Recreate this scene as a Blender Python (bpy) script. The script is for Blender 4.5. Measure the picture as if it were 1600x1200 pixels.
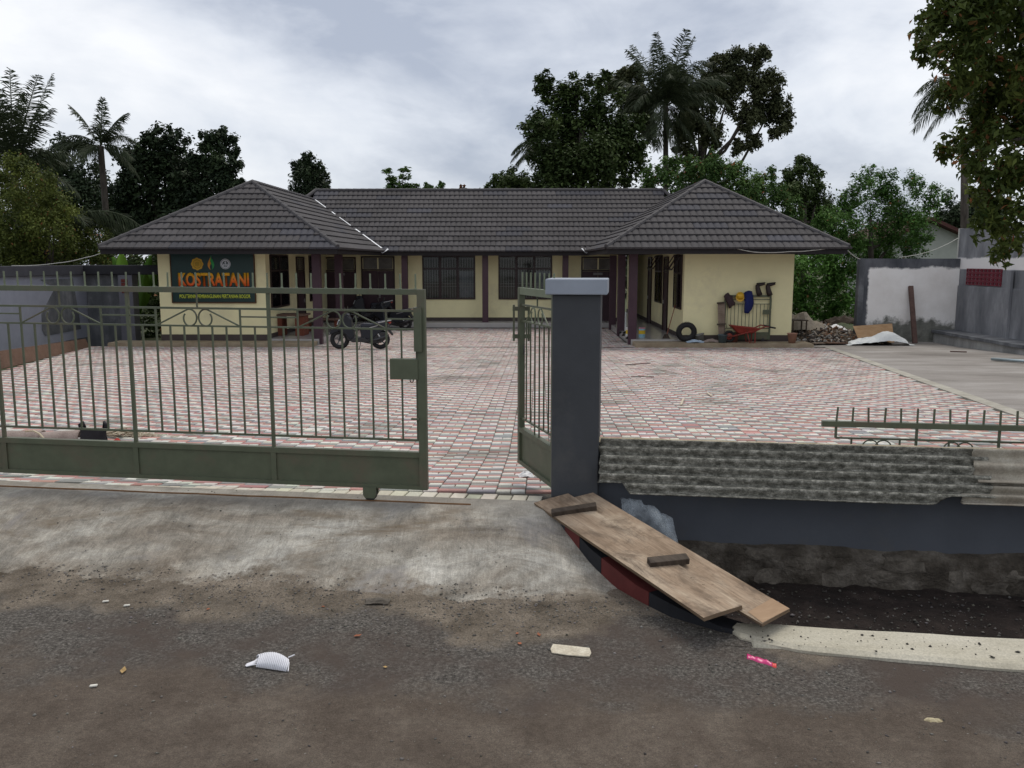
import bpy, bmesh, math, random
import numpy as np
from mathutils import Vector, Matrix
from math import sin, cos, tan, pi, radians, sqrt, atan2

random.seed(7)
rng = np.random.default_rng(7)
sc = bpy.context.scene
for o in list(bpy.data.objects):
    bpy.data.objects.remove(o)

# ------------------------------------------------------------------ camera
PITCH, YAW, FPX = radians(8.196), radians(0.855), 1340.0
CAM = np.array([0.0, 0.0, 1.6])
FW = np.array([-sin(YAW)*cos(PITCH), cos(YAW)*cos(PITCH), -sin(PITCH)])
RT = np.array([cos(YAW), sin(YAW), 0.0])
UP = np.cross(RT, FW)
cd = bpy.data.cameras.new('camera')
cd.sensor_width = 36.0
cd.lens = 36.0*FPX/1600.0
cd.clip_start, cd.clip_end = 0.05, 2000
cam = bpy.data.objects.new('camera', cd)
sc.collection.objects.link(cam)
cam.matrix_world = Matrix(((RT[0], UP[0], -FW[0], CAM[0]), (RT[1], UP[1], -FW[1], CAM[1]), (RT[2], UP[2], -FW[2], CAM[2]), (0, 0, 0, 1)))
sc.camera = cam

# ------------------------------------------------------------------ sky, sun, exposure
SUN_EL, SUN_AZ = radians(62), radians(20)      # high, thinly veiled, a little behind the building
world = bpy.data.worlds.new('World')
sc.world = world
world.use_nodes = True
wn, wl = world.node_tree.nodes, world.node_tree.links
wn.clear()
wo = wn.new('ShaderNodeOutputWorld'); bg = wn.new('ShaderNodeBackground')
sky = wn.new('ShaderNodeTexSky'); sky.sky_type = 'NISHITA'; sky.sun_disc = False
sky.sun_elevation = SUN_EL; sky.sun_rotation = SUN_AZ
tc = wn.new('ShaderNodeTexCoord')
mp = wn.new('ShaderNodeMapping'); mp.inputs['Scale'].default_value = (1.0, 1.0, 2.2); mp.inputs['Location'].default_value = (3.1, 1.7, 0.3)
n1 = wn.new('ShaderNodeTexNoise'); n1.inputs['Scale'].default_value = 1.9; n1.inputs['Detail'].default_value = 7; n1.inputs['Roughness'].default_value = 0.52; n1.inputs['Distortion'].default_value = 0.35
rp = wn.new('ShaderNodeValToRGB')
el = rp.color_ramp.elements
el[0].position = 0.39; el[0].color = (4.2, 4.6, 5.5, 1)
el[1].position = 0.59; el[1].color = (9.5, 9.55, 9.7, 1)
e = el.new(0.49); e.color = (7.3, 7.6, 8.2, 1)
mx = wn.new('ShaderNodeMixRGB'); mx.inputs['Fac'].default_value = 0.88
bg.inputs['Strength'].default_value = 0.1
wl.new(tc.outputs['Generated'], mp.inputs['Vector']); wl.new(mp.outputs[0], n1.inputs['Vector'])
n2 = wn.new('ShaderNodeTexNoise'); n2.inputs['Scale'].default_value = 5.5; n2.inputs['Detail'].default_value = 9; n2.inputs['Roughness'].default_value = 0.6; n2.inputs['Distortion'].default_value = 0.6
wl.new(mp.outputs[0], n2.inputs['Vector'])
am = wn.new('ShaderNodeMixRGB'); am.inputs['Fac'].default_value = 0.16
wl.new(n1.outputs['Fac'], am.inputs['Color1']); wl.new(n2.outputs['Fac'], am.inputs['Color2']); wl.new(am.outputs[0], rp.inputs['Fac']); wl.new(sky.outputs[0], mx.inputs['Color1']); wl.new(rp.outputs['Color'], mx.inputs['Color2'])
wl.new(mx.outputs[0], bg.inputs['Color']); wl.new(bg.outputs[0], wo.inputs['Surface'])

sl = bpy.data.lights.new('sun', 'SUN'); sl.energy = 1.5; sl.angle = radians(30); sl.color = (1.0, 0.93, 0.82)
sun = bpy.data.objects.new('sun', sl); sc.collection.objects.link(sun)
sdir = Vector((sin(SUN_AZ)*cos(SUN_EL), cos(SUN_AZ)*cos(SUN_EL), sin(SUN_EL)))
sun.rotation_euler = sdir.to_track_quat('Z', 'Y').to_euler(); sun.location = (0, 0, 30)

sc.view_settings.view_transform = 'Standard'; sc.view_settings.look = 'None'
sc.view_settings.exposure = 0.15; sc.view_settings.gamma = 1.0; sc.view_settings.use_curve_mapping = False
sc.render.engine = 'CYCLES'
sc.cycles.max_bounces = 6; sc.cycles.transparent_max_bounces = 12
sc.cycles.use_denoising = True

# ------------------------------------------------------------------ measuring helpers
def P(x, y, d):
    """the point of the place that the photograph shows at (x, y), d metres in front of the camera"""
    v = FW*FPX + RT*(x-800) - UP*(y-600)
    return CAM + v*(d/v[1])
def PZ(x, y, z):
    v = FW*FPX + RT*(x-800) - UP*(y-600)
    return CAM + v*((z-CAM[2])/v[2])
def g(y):
    """height of the courtyard, which falls from the gate to the building"""
    return float(np.interp(y, [5.4, 5.9, 8.6, 26.5, 34.6, 60], [0, -0.015, -0.355, -1.06, -1.10, -1.2]))
GP = P(577, 785, 5.6); GP[2] = 0.0
GU = np.array([0.9925, -0.1219, 0.0]); GN = np.array([0.1219, 0.9925, 0.0])   # along the gate line, and back from it
def gl(s, t, z=0.0):
    return GP + GU*s + GN*t + np.array([0, 0, z])

# ------------------------------------------------------------------ object helpers
col = sc.collection
def origin_of(o):
    v = Vector((0, 0, 0))
    while o:
        v += o.location; o = o.parent
    return v
def tag(o, label=None, cat=None, group=None, kind=None):
    if label: o['label'] = label
    if cat: o['category'] = cat
    if group: o['group'] = group
    if kind: o['kind'] = kind
    return o
def thing(name, label, cat, loc, rz=0.0, group=None):
    o = bpy.data.objects.new(name, None); col.objects.link(o)
    o.empty_display_size = 0.1
    o.location = Vector([float(c) for c in loc]); o.rotation_euler = (0, 0, rz)
    return tag(o, label, cat, group)
def copy_tree(o, parent=None):
    c = o.copy(); col.objects.link(c); c.parent = parent
    for ch in list(o.children):
        copy_tree(ch, c)
    return c

class MB:
    """collects shapes and links them as ONE mesh object"""
    def __init__(s):
        s.v, s.f, s.m, s.c = [], [], [], []
    def add(s, verts, faces, mi=0, colr=None):
        b = len(s.v)
        s.v.extend([tuple(float(q) for q in p) for p in verts])
        for f in faces:
            s.f.append([i+b for i in f]); s.m.append(mi); s.c.append(colr)
        return s
    def hexa(s, c8, mi=0, colr=None):
        return s.add(c8, [(3, 2, 1, 0), (4, 5, 6, 7), (0, 1, 5, 4), (1, 2, 6, 5), (2, 3, 7, 6), (3, 0, 4, 7)], mi, colr)
    def box(s, x0, x1, y0, y1, z0, z1, mi=0, M=None, colr=None):
        p = [(x0, y0, z0), (x1, y0, z0), (x1, y1, z0), (x0, y1, z0), (x0, y0, z1), (x1, y0, z1), (x1, y1, z1), (x0, y1, z1)]
        if M is not None:
            p = [M @ Vector(q) for q in p]
            if M.determinant() < 0: p = [p[k] for k in (1, 0, 3, 2, 5, 4, 7, 6)]
        return s.hexa(p, mi, colr)
    def beam(s, p, q, w, h, mi=0, up=(0, 0, 1), colr=None):
        """rectangular bar from p to q; w across, h along up"""
        p, q = Vector(p), Vector(q); d = (q-p).normalized(); up = Vector(up)
        a = d.cross(up)
        if a.length < 1e-5: a = d.cross(Vector((0, 1, 0)))
        a.normalize(); b = a.cross(d).normalized()
        a, b = a*w/2, b*h/2
        return s.hexa([p-a-b, q-a-b, q+a-b, p+a-b, p-a+b, q-a+b, q+a+b, p+a+b], mi, colr)
    def tube(s, pts, rad, n=6, mi=0, cap=True, colr=None):
        pts = [Vector([float(c) for c in p]) for p in pts]; k = len(pts)
        if not hasattr(rad, '__len__'): rad = [rad]*k
        vs, fs = [], []; ref = None
        for i, p in enumerate(pts):
            d = (pts[min(i+1, k-1)]-pts[max(i-1, 0)])
            d = d.normalized() if d.length > 1e-9 else Vector((0, 0, 1))
            if ref is None:
                ref = d.cross(Vector((0, 0, 1)))
                if ref.length < 1e-3: ref = d.cross(Vector((0, 1, 0)))
            ref = (ref - d*ref.dot(d))
            if ref.length < 1e-6: ref = d.orthogonal()
            ref.normalize(); b = d.cross(ref)
            for j in range(n):
                a = 2*pi*j/n
                vs.append(p + (ref*cos(a)+b*sin(a))*rad[i])
        for i in range(k-1):
            for j in range(n):
                fs.append((i*n+j, i*n+(j+1) % n, (i+1)*n+(j+1) % n, (i+1)*n+j))
        if cap:
            fs.append(tuple(range(n-1, -1, -1))); fs.append(tuple(range((k-1)*n, k*n)))
        return s.add(vs, fs, mi, colr)
    def lathe(s, prof, c=(0, 0, 0), n=16, mi=0, M=None, colr=None):
        vs, fs = [], []; k = len(prof)
        for r, z in prof:
            for j in range(n):
                a = 2*pi*j/n; p = Vector((r*cos(a), r*sin(a), z))
                if M is not None: p = M @ p
                vs.append(p+Vector(c))
        for i in range(k-1):
            for j in range(n):
                fs.append((i*n+j, i*n+(j+1) % n, (i+1)*n+(j+1) % n, (i+1)*n+j))
        return s.add(vs, fs, mi, colr)
    def prism(s, poly, ax0, ax1, f, mi=0, colr=None):
        """poly of (a, b) points swept between two offsets; f(a, b, t) gives the point"""
        n = len(poly)
        vs = [f(a, b, ax0) for a, b in poly]+[f(a, b, ax1) for a, b in poly]
        fs = [tuple(range(n-1, -1, -1)), tuple(range(n, 2*n))]+[(i, (i+1) % n, n+(i+1) % n, n+i) for i in range(n)]
        return s.add(vs, fs, mi, colr)
    def grid(s, nu, nv, f, mi=0, colr=None):
        vs = [f(i/(nu-1), j/(nv-1)) for j in range(nv) for i in range(nu)]
        fs = [(j*nu+i, j*nu+i+1, (j+1)*nu+i+1, (j+1)*nu+i) for j in range(nv-1) for i in range(nu-1)]
        return s.add(vs, fs, mi, colr)
    def torus(s, c, R, r, M=None, n=28, k=10, mi=0, flat=1.0):
        vs, fs = [], []
        for i in range(n):
            a = 2*pi*i/n
            for j in range(k):
                b = 2*pi*j/k
                p = Vector(((R+r*cos(b))*cos(a), (R+r*cos(b))*sin(a), r*flat*sin(b)))
                if M is not None: p = M @ p
                vs.append(p+Vector(c))
        for i in range(n):
            for j in range(k):
                fs.append((i*k+j, ((i+1) % n)*k+j, ((i+1) % n)*k+(j+1) % k, i*k+(j+1) % k))
        return s.add(vs, fs, mi)
    def build(s, name, mat, parent=None, smooth=False, local=False, bevel=0.0, origin=None, solid=0.0):
        me = bpy.data.meshes.new(name)
        if parent is not None and not local: og = origin_of(parent)
        elif origin is not None: og = Vector([float(c) for c in origin])
        elif local or parent is not None: og = Vector((0, 0, 0))
        else:
            a = np.array(s.v); og = Vector(((a[:, 0].min()+a[:, 0].max())/2, (a[:, 1].min()+a[:, 1].max())/2, a[:, 2].min()))
        a = np.array(s.v, dtype=float)-np.array(og)
        me.from_pydata([tuple(p) for p in a], [], s.f)
        mats = mat if isinstance(mat, (list, tuple)) else [mat]
        for m in mats: me.materials.append(m)
        if len(mats) > 1: me.polygons.foreach_set('material_index', s.m)
        if any(c is not None for c in s.c):
            at = me.color_attributes.new('tint', 'FLOAT_COLOR', 'CORNER')
            cols = []
            for f, c in zip(s.f, s.c):
                cc = c if c is not None else (0.5, 0.5, 0.5)
                for _ in f: cols.extend((cc[0], cc[1], cc[2], 1.0))
            at.data.foreach_set('color', cols)
        if smooth: me.polygons.foreach_set('use_smooth', [True]*len(me.polygons))
        me.update()
        o = bpy.data.objects.new(name, me); col.objects.link(o)
        if parent is not None: o.parent = parent
        elif not local or origin is not None: o.location = og
        if bevel > 0:
            b = o.modifiers.new('edge', 'BEVEL'); b.width = bevel; b.segments = 2; b.limit_method = 'ANGLE'
        if solid:
            b = o.modifiers.new('thick', 'SOLIDIFY'); b.thickness = solid; b.offset = 0
        return o

def fast_mesh(name, V, Fq, mat, tint=None, parent=None, loc=None):
    """a big mesh from numpy arrays: V (n,3), Fq (m,k), tint (m,) one value per face"""
    me = bpy.data.meshes.new(name)
    og = np.array(origin_of(parent)) if parent is not None else (np.array(loc) if loc is not None else np.zeros(3))
    V = (np.asarray(V, dtype=np.float64)-og).astype(np.float32); Fq = np.asarray(Fq, dtype=np.int32)
    m, k = Fq.shape
    me.vertices.add(len(V)); me.vertices.foreach_set('co', V.ravel())
    me.loops.add(m*k); me.loops.foreach_set('vertex_index', Fq.ravel())
    me.polygons.add(m); me.polygons.foreach_set('loop_start', np.arange(0, m*k, k, dtype=np.int32))
    try: me.polygons.foreach_set('loop_total', np.full(m, k, dtype=np.int32))
    except Exception: pass
    me.materials.append(mat)
    me.update(calc_edges=True)
    if tint is not None:
        tint = np.asarray(tint, dtype=np.float32)
        if tint.ndim == 1: tint = np.stack([tint]*3, 1)
        c = np.ones((m, k, 4), dtype=np.float32); c[:, :, :3] = tint[:, None, :]
        at = me.color_attributes.new('tint', 'FLOAT_COLOR', 'CORNER'); at.data.foreach_set('color', c.ravel())
    me.validate()
    o = bpy.data.objects.new(name, me); col.objects.link(o)
    if parent is not None: o.parent = parent
    else: o.location = og
    return o

# ------------------------------------------------------------------ materials
def nodes_of(name, rough=0.7, spec=0.3, metal=0.0):
    m = bpy.data.materials.new(name); m.use_nodes = True
    nt = m.node_tree; b = nt.nodes['Principled BSDF']
    b.inputs['Roughness'].default_value = rough; b.inputs['Metallic'].default_value = metal
    b.inputs['Specular IOR Level'].default_value = spec
    return m, nt, b
def noise(nt, scale, detail=5, rough=0.6, stretch=None, vec=None, dist=0.0):
    t = nt.nodes.new('ShaderNodeTexNoise'); t.inputs['Scale'].default_value = scale
    t.inputs['Detail'].default_value = detail; t.inputs['Roughness'].default_value = rough; t.inputs['Distortion'].default_value = dist
    if vec is None:
        gm = nt.nodes.new('ShaderNodeNewGeometry'); vec = gm.outputs['Position']
    if stretch:
        mpn = nt.nodes.new('ShaderNodeMapping'); mpn.inputs['Scale'].default_value = stretch
        if len(stretch) == 3: pass
        nt.links.new(vec, mpn.inputs['Vector']); vec = mpn.outputs[0]
    nt.links.new(vec, t.inputs['Vector'])
    return t.outputs['Fac']
def ramp(nt, fac, stops):
    r = nt.nodes.new('ShaderNodeValToRGB'); e = r.color_ramp.elements
    while len(e) < len(stops): e.new(0.5)
    for k, (p, c) in enumerate(stops):
        e[k].position = p; e[k].color = (*c, 1) if len(c) == 3 else c
    nt.links.new(fac, r.inputs['Fac']); return r.outputs['Color']
def grey(nt, fac, a, b):
    if a > b: return ramp(nt, fac, [(b, (1, 1, 1)), (a, (0, 0, 0))])
    return ramp(nt, fac, [(a, (0, 0, 0)), (b, (1, 1, 1))])
def mix(nt, fac, a, b, mode='MIX'):
    n = nt.nodes.new('ShaderNodeMixRGB'); n.blend_type = mode
    for s, v in ((n.inputs['Fac'], fac), (n.inputs['Color1'], a), (n.inputs['Color2'], b)):
        if hasattr(v, 'is_linked') or hasattr(v, 'links'): nt.links.new(v, s)
        elif isinstance(v, (int, float)): s.default_value = v
        else: s.default_value = (*v, 1) if len(v) == 3 else v
    return n.outputs['Color']
def bump(nt, b, h, strength=0.3, dist=0.01):
    n = nt.nodes.new('ShaderNodeBump'); n.inputs['Strength'].default_value = strength; n.inputs['Distance'].default_value = dist
    nt.links.new(h, n.inputs['Height']); nt.links.new(n.outputs[0], b.inputs['Normal'])
def paint(name, c, rough=0.5, var=0.12, scale=6, bmp=0.0, bscale=80, spec=0.3, metal=0.0, dirt=None, dirt_amt=0.3):
    """one colour with faint unevenness and optional dirt patches"""
    m, nt, b = nodes_of(name, rough, spec, metal)
    c = np.array(c); f = noise(nt, scale, 6, 0.65)
    colr = ramp(nt, f, [(0.3, tuple(c*(1-var))), (0.7, tuple(np.minimum(c*(1+var), 1)))])
    if dirt is not None:
        f2 = noise(nt, scale*0.37, 8, 0.7)
        colr = mix(nt, grey(nt, f2, 0.62-dirt_amt*0.3, 0.78-dirt_amt*0.2), colr, dirt)
    nt.links.new(colr, b.inputs['Base Color'])
    if bmp: bump(nt, b, noise(nt, bscale, 4, 0.6), bmp, 0.004)
    return m
def mottled(name, stops, scale, rough=0.85, detail=8, bmp=0.3, bscale=60, stretch=None, fine=0.35, fscale=90, dist=0.01, spec=0.25):
    m, nt, b = nodes_of(name, rough, spec)
    colr = ramp(nt, noise(nt, scale, detail, 0.62, stretch), stops)
    fn = noise(nt, fscale, 3, 0.7)
    colr = mix(nt, fine, colr, ramp(nt, fn, [(0.3, (0.25, 0.25, 0.25)), (0.7, (0.85, 0.85, 0.85))]), 'OVERLAY')
    nt.links.new(colr, b.inputs['Base Color'])
    if bmp: bump(nt, b, noise(nt, bscale, 5, 0.65), bmp, dist)
    return m
def wood(name, c1, c2, rough=0.75, stretch=(3, 3, 40), scale=3.0, bmp=0.25):
    m, nt, b = nodes_of(name, rough, 0.2)
    tcn = nt.nodes.new('ShaderNodeTexCoord')
    f = noise(nt, scale, 6, 0.6, stretch, tcn.outputs['Object'], 0.4)
    f2 = noise(nt, 4.0, 5, 0.6)
    colr = mix(nt, 0.45, ramp(nt, f, [(0.3, c1), (0.7, c2)]), ramp(nt, f2, [(0.3, c1), (0.7, c2)]))
    nt.links.new(colr, b.inputs['Base Color']); bump(nt, b, f, bmp, 0.004)
    return m
def tinted(name, rough=0.8, fine=0.3, fscale=120, bmp=0.25, stain=None, stain_range=(0.6, 0.75), sscale=0.9, spec=0.25):
    """piece colours come from the 'tint' attribute"""
    m, nt, b = nodes_of(name, rough, spec)
    at = nt.nodes.new('ShaderNodeAttribute'); at.attribute_name = 'tint'
    c = at.outputs['Color']
    c = mix(nt, fine, c, ramp(nt, noise(nt, fscale, 4, 0.7), [(0.3, (0.28, 0.28, 0.28)), (0.7, (0.8, 0.8, 0.8))]), 'OVERLAY')
    if stain is not None:
        f = noise(nt, sscale, 7, 0.65); k = grey(nt, f, *stain_range)
        c = mix(nt, k, c, mix(nt, 0.6, c, stain))
    nt.links.new(c, b.inputs['Base Color'])
    if bmp: bump(nt, b, noise(nt, 150, 4, 0.6), bmp, 0.003)
    return m
def leaf(name, dark, light, rough=0.5, trans=0.25):
    m, nt, b = nodes_of(name, rough+0.1, 0.12)
    at = nt.nodes.new('ShaderNodeAttribute'); at.attribute_name = 'tint'
    sp = nt.nodes.new('ShaderNodeSeparateColor'); nt.links.new(at.outputs['Color'], sp.inputs[0])
    c = ramp(nt, sp.outputs[0], [(0.0, dark), (0.65, tuple((np.array(dark)+np.array(light))/2)), (1.0, light)])
    # the green channel of the attribute marks young or dry leaves
    c = mix(nt, sp.outputs[1], c, (0.26, 0.10, 0.045))
    nt.links.new(c, b.inputs['Base Color'])
    tr = nt.nodes.new('ShaderNodeBsdfTranslucent'); nt.links.new(c, tr.inputs['Color'])
    ms = nt.nodes.new('ShaderNodeMixShader'); ms.inputs[0].default_value = trans
    nt.links.new(b.outputs[0], ms.inputs[1]); nt.links.new(tr.outputs[0], ms.inputs[2])
    nt.links.new(ms.outputs[0], nt.nodes['Material Output'].inputs['Surface'])
    return m
def glass_mat(name, tintc=(0.9, 0.93, 0.92), refl=0.12):
    m = bpy.data.materials.new(name); m.use_nodes = True; nt = m.node_tree
    nt.nodes.remove(nt.nodes['Principled BSDF'])
    t = nt.nodes.new('ShaderNodeBsdfTransparent'); t.inputs[0].default_value = (*tintc, 1)
    gsh = nt.nodes.new('ShaderNodeBsdfGlossy'); gsh.inputs['Roughness'].default_value = 0.04
    fr = nt.nodes.new('ShaderNodeFresnel'); fr.inputs['IOR'].default_value = 1.28
    ms = nt.nodes.new('ShaderNodeMixShader')
    nt.links.new(fr.outputs[0], ms.inputs[0]); nt.links.new(t.outputs[0], ms.inputs[1]); nt.links.new(gsh.outputs[0], ms.inputs[2])
    nt.links.new(ms.outputs[0], nt.nodes['Material Output'].inputs['Surface'])
    return m

M = {}
M['gate'] = paint('gate_green', (0.092, 0.105, 0.067), 0.5, 0.13, 9, 0.08, 60, dirt=(0.12, 0.10, 0.07), dirt_amt=0.35)
M['gate_pale'] = paint('gate_green_pale', (0.15, 0.175, 0.115), 0.5, 0.12, 9, 0.05, 60)  # paler mix of the gate green for spikes, a top rail and scrolls
M['dark_paint'] = paint('charcoal_wall_paint', (0.050, 0.054, 0.060), 0.62, 0.12, 3.0, 0.2, 45, dirt=(0.085, 0.085, 0.083), dirt_amt=0.25)
M['wall_paint'] = paint('charcoal_paint_lit', (0.078, 0.086, 0.102), 0.65, 0.12, 2.2, 0.25, 40, dirt=(0.10, 0.095, 0.085), dirt_amt=0.3)  # the pillar's paint lightened: extra light on the wall put into its colour
M['grey_paint'] = paint('pale_grey_paint', (0.27, 0.30, 0.35), 0.6, 0.06, 5, 0.1, 60)
M['mauve_paint'] = paint('left_wall_paint', (0.25, 0.26, 0.31), 0.7, 0.08, 3)
M['render_dark'] = mottled('raw_dark_render', [(0.3, (0.060, 0.064, 0.072)), (0.5, (0.10, 0.105, 0.115)), (0.72, (0.20, 0.205, 0.22))], 2.2, 0.85, stretch=(1, 1, 0.6))
M['cream'] = paint('cream_wall_paint', (0.79, 0.73, 0.44), 0.75, 0.06, 1.2, 0.12, 40, dirt=(0.62, 0.56, 0.36), dirt_amt=0.3)
M['maroon'] = paint('maroon_paint', (0.050, 0.026, 0.034), 0.45, 0.15, 6)
M['maroon_dark'] = paint('dark_brown_joinery', (0.028, 0.014, 0.014), 0.4, 0.2, 8)
M['fascia'] = paint('dark_fascia_board', (0.013, 0.010, 0.011), 0.6, 0.2, 6)
M['plinth'] = paint('plinth_grey_brown', (0.07, 0.055, 0.05), 0.7, 0.15, 4)
M['glass'] = glass_mat('window_glass')
M['interior'] = paint('painted_dark_interior', (0.05, 0.045, 0.04), 0.9, 0.2, 3)
M['curtain'] = paint('pale_curtain', (0.11, 0.11, 0.125), 0.9, 0.2, 8)
M['grille'] = paint('window_grille', (0.20, 0.19, 0.19), 0.5)
M['rooftile'] = tinted('stone_coated_roof', 0.8, 0.3, 260, 0.25, stain=(0.05, 0.05, 0.055), stain_range=(0.55, 0.8), sscale=0.7)
M['ridge'] = paint('ridge_capping', (0.070, 0.066, 0.068), 0.75, 0.15, 8, 0.2, 120)
M['zinc'] = paint('bright_zinc', (0.84, 0.86, 0.88), 0.5, 0.05, 8)
M['floor_tile'] = paint('porch_floor_tile', (0.40, 0.385, 0.37), 0.2, 0.08, 2, spec=0.5)
M['apron'] = mottled('apron_concrete', [(0.3, (0.20, 0.15, 0.10)), (0.7, (0.36, 0.30, 0.21))], 2.0, 0.85)
M['paver'] = tinted('concrete_paver', 0.85, 0.42, 170, 0.4, stain=(0.11, 0.11, 0.088), stain_range=(0.54, 0.66), sscale=0.8)
M['joint'] = mottled('joint_sand', [(0.3, (0.05, 0.047, 0.04)), (0.7, (0.10, 0.09, 0.075))], 30, 0.95)
M['trunk'] = mottled('bark', [(0.3, (0.022, 0.018, 0.014)), (0.7, (0.075, 0.064, 0.052))], 8, 0.9, stretch=(1, 1, 0.3))
M['black_plastic'] = paint('black_plastic', (0.018, 0.018, 0.021), 0.35, 0.2, 10, spec=0.5)
M['rubber'] = paint('black_rubber', (0.020, 0.020, 0.021), 0.7, 0.2, 12)
M['steel'] = paint('grey_steel', (0.42, 0.42, 0.42), 0.35, 0.1, 12, metal=0.8)
M['white'] = paint('white_plaster', (0.74, 0.72, 0.70), 0.8, 0.05, 3)
M['soil'] = mottled('dark_soil', [(0.3, (0.012, 0.009, 0.008)), (0.55, (0.028, 0.02, 0.017)), (0.75, (0.055, 0.042, 0.036))], 6, 0.95, bmp=0.8, bscale=45, dist=0.03, fscale=60)
M['grass'] = mottled('rough_ground', [(0.3, (0.03, 0.045, 0.015)), (0.7, (0.08, 0.085, 0.04))], 1.2, 0.95, bmp=0.8)
from mathutils import noise as mn
def nz(x, y, s=1.0, o=0.0):
    return mn.noise(Vector((x*s+o, y*s-o, o*1.7)))
def fbm(x, y, s=1.0, o=0.0):
    return nz(x, y, s, o)*0.55+nz(x, y, s*2.1, o+3)*0.28+nz(x, y, s*4.3, o+7)*0.17

ROAD_Z = -0.25
# ------------------------------------------------------------------ terrain, road, ramp, ditch
def terr(u, v):
    x = -260+520*u; y = 6.6+(v**2.2)*420
    return (x, y, g(y)-0.35+0.0*x)
mb = MB(); mb.grid(41, 41, terr)
tag(mb.build('terrain', M['grass'], smooth=True), kind='structure')

def gl_dot(nt):
    """distance in front of the gate line, as a shader value"""
    gm = nt.nodes.new('ShaderNodeNewGeometry')
    sb = nt.nodes.new('ShaderNodeVectorMath'); sb.operation = 'SUBTRACT'; sb.inputs[1].default_value = tuple(GP)
    dt = nt.nodes.new('ShaderNodeVectorMath'); dt.operation = 'DOT_PRODUCT'; dt.inputs[1].default_value = tuple(-GN)
    nt.links.new(gm.outputs['Position'], sb.inputs[0]); nt.links.new(sb.outputs[0], dt.inputs[0])
    return dt.outputs['Value']
def math_node(nt, op, a, b=None, clamp=False):
    n = nt.nodes.new('ShaderNodeMath'); n.operation = op; n.use_clamp = clamp
    for k, v in enumerate((a, b)):
        if v is None: continue
        if isinstance(v, (int, float)): n.inputs[k].default_value = v
        else: nt.links.new(v, n.inputs[k])
    return n.outputs[0]

# asphalt: smooth brownish carriageway, a loose gravelly edge nearer the ramp
m, nt, b = nodes_of('worn_asphalt', 0.92, 0.2)
t = gl_dot(nt)
wob = math_node(nt, 'MULTIPLY', math_node(nt, 'SUBTRACT', noise(nt, 1.3, 7, 0.6), 0.5), 1.7)
tt = math_node(nt, 'ADD', t, wob)
zone = grey(nt, math_node(nt, 'MULTIPLY', tt, 0.25), 0.455, 0.52)
dirtz = grey(nt, math_node(nt, 'MULTIPLY', tt, 0.25), 0.345, 0.30)
grav = ramp(nt, noise(nt, 70, 6, 0.75), [(0.34, (0.030, 0.027, 0.024)), (0.50, (0.098, 0.088, 0.077)), (0.70, (0.27, 0.25, 0.225))])
grav = mix(nt, grey(nt, noise(nt, 2.2, 6, 0.6), 0.45, 0.65), grav, (0.085, 0.066, 0.055), 'MIX')
road = ramp(nt, noise(nt, 3.5, 8, 0.62), [(0.3, (0.086, 0.067, 0.052)), (0.5, (0.114, 0.091, 0.072)), (0.72, (0.158, 0.131, 0.105))])
road = mix(nt, 0.62, road, ramp(nt, noise(nt, 190, 5, 0.85), [(0.34, (0.12, 0.12, 0.12)), (0.66, (0.9, 0.9, 0.9))]), 'OVERLAY')
road = mix(nt, 0.4, road, ramp(nt, noise(nt, 24, 8, 0.8), [(0.34, (0.2, 0.2, 0.2)), (0.66, (0.82, 0.82, 0.82))]), 'OVERLAY')
road = mix(nt, grey(nt, noise(nt, 55, 3, 0.6), 0.70, 0.76), road, (0.30, 0.29, 0.27))
c = mix(nt, zone, grav, road)
dirt = mix(nt, 0.75, ramp(nt, noise(nt, 5, 8, 0.65), [(0.3, (0.085, 0.068, 0.05)), (0.7, (0.25, 0.21, 0.165))]), ramp(nt, noise(nt, 110, 6, 0.85), [(0.36, (0.12, 0.12, 0.12)), (0.64, (0.9, 0.9, 0.9))]), 'OVERLAY')
c = mix(nt, dirtz, c, dirt)
nt.links.new(c, b.inputs['Base Color'])
hh = math_node(nt, 'ADD', noise(nt, 75, 6, 0.75), math_node(nt, 'MULTIPLY', noise(nt, 14, 5, 0.6), 0.8))
bump(nt, b, hh, 0.9, 0.014)
M['asphalt'] = m

m, nt, b = nodes_of('brushed_ramp_concrete', 0.88, 0.2)
c = ramp(nt, noise(nt, 1.3, 10, 0.68, (0.75, 1.5, 1), None, 0.6), [(0.30, (0.150, 0.122, 0.092)), (0.44, (0.245, 0.215, 0.175)), (0.54, (0.33, 0.305, 0.26)), (0.68, (0.50, 0.48, 0.43))])
st = noise(nt, 7, 6, 0.62, (7, 0.8, 1), None, 1.6)
c = mix(nt, 0.24, c, ramp(nt, st, [(0.36, (0.24, 0.24, 0.24)), (0.66, (0.82, 0.82, 0.82))]), 'OVERLAY')
c = mix(nt, 0.5, c, ramp(nt, noise(nt, 130, 5, 0.75), [(0.3, (0.2, 0.2, 0.2)), (0.7, (0.82, 0.82, 0.82))]), 'OVERLAY')
c = mix(nt, 0.55, c, ramp(nt, noise(nt, 4.5, 9, 0.74, None, None, 0.8), [(0.36, (0.2, 0.2, 0.2)), (0.64, (0.84, 0.84, 0.84))]), 'OVERLAY')
f = noise(nt, 0.9, 9, 0.68, None, None, 0.4)
c = mix(nt, grey(nt, f, 0.54, 0.66), c, (0.235, 0.225, 0.225))
c = mix(nt, grey(nt, noise(nt, 2.1, 8, 0.7, (0.5, 1.2, 1), None, .5), 0.58, 0.70), c, (0.19, 0.15, 0.105))
c = mix(nt, grey(nt, noise(nt, 26, 4, 0.6), 0.72, 0.77), c, (0.05, 0.04, 0.032))
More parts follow.
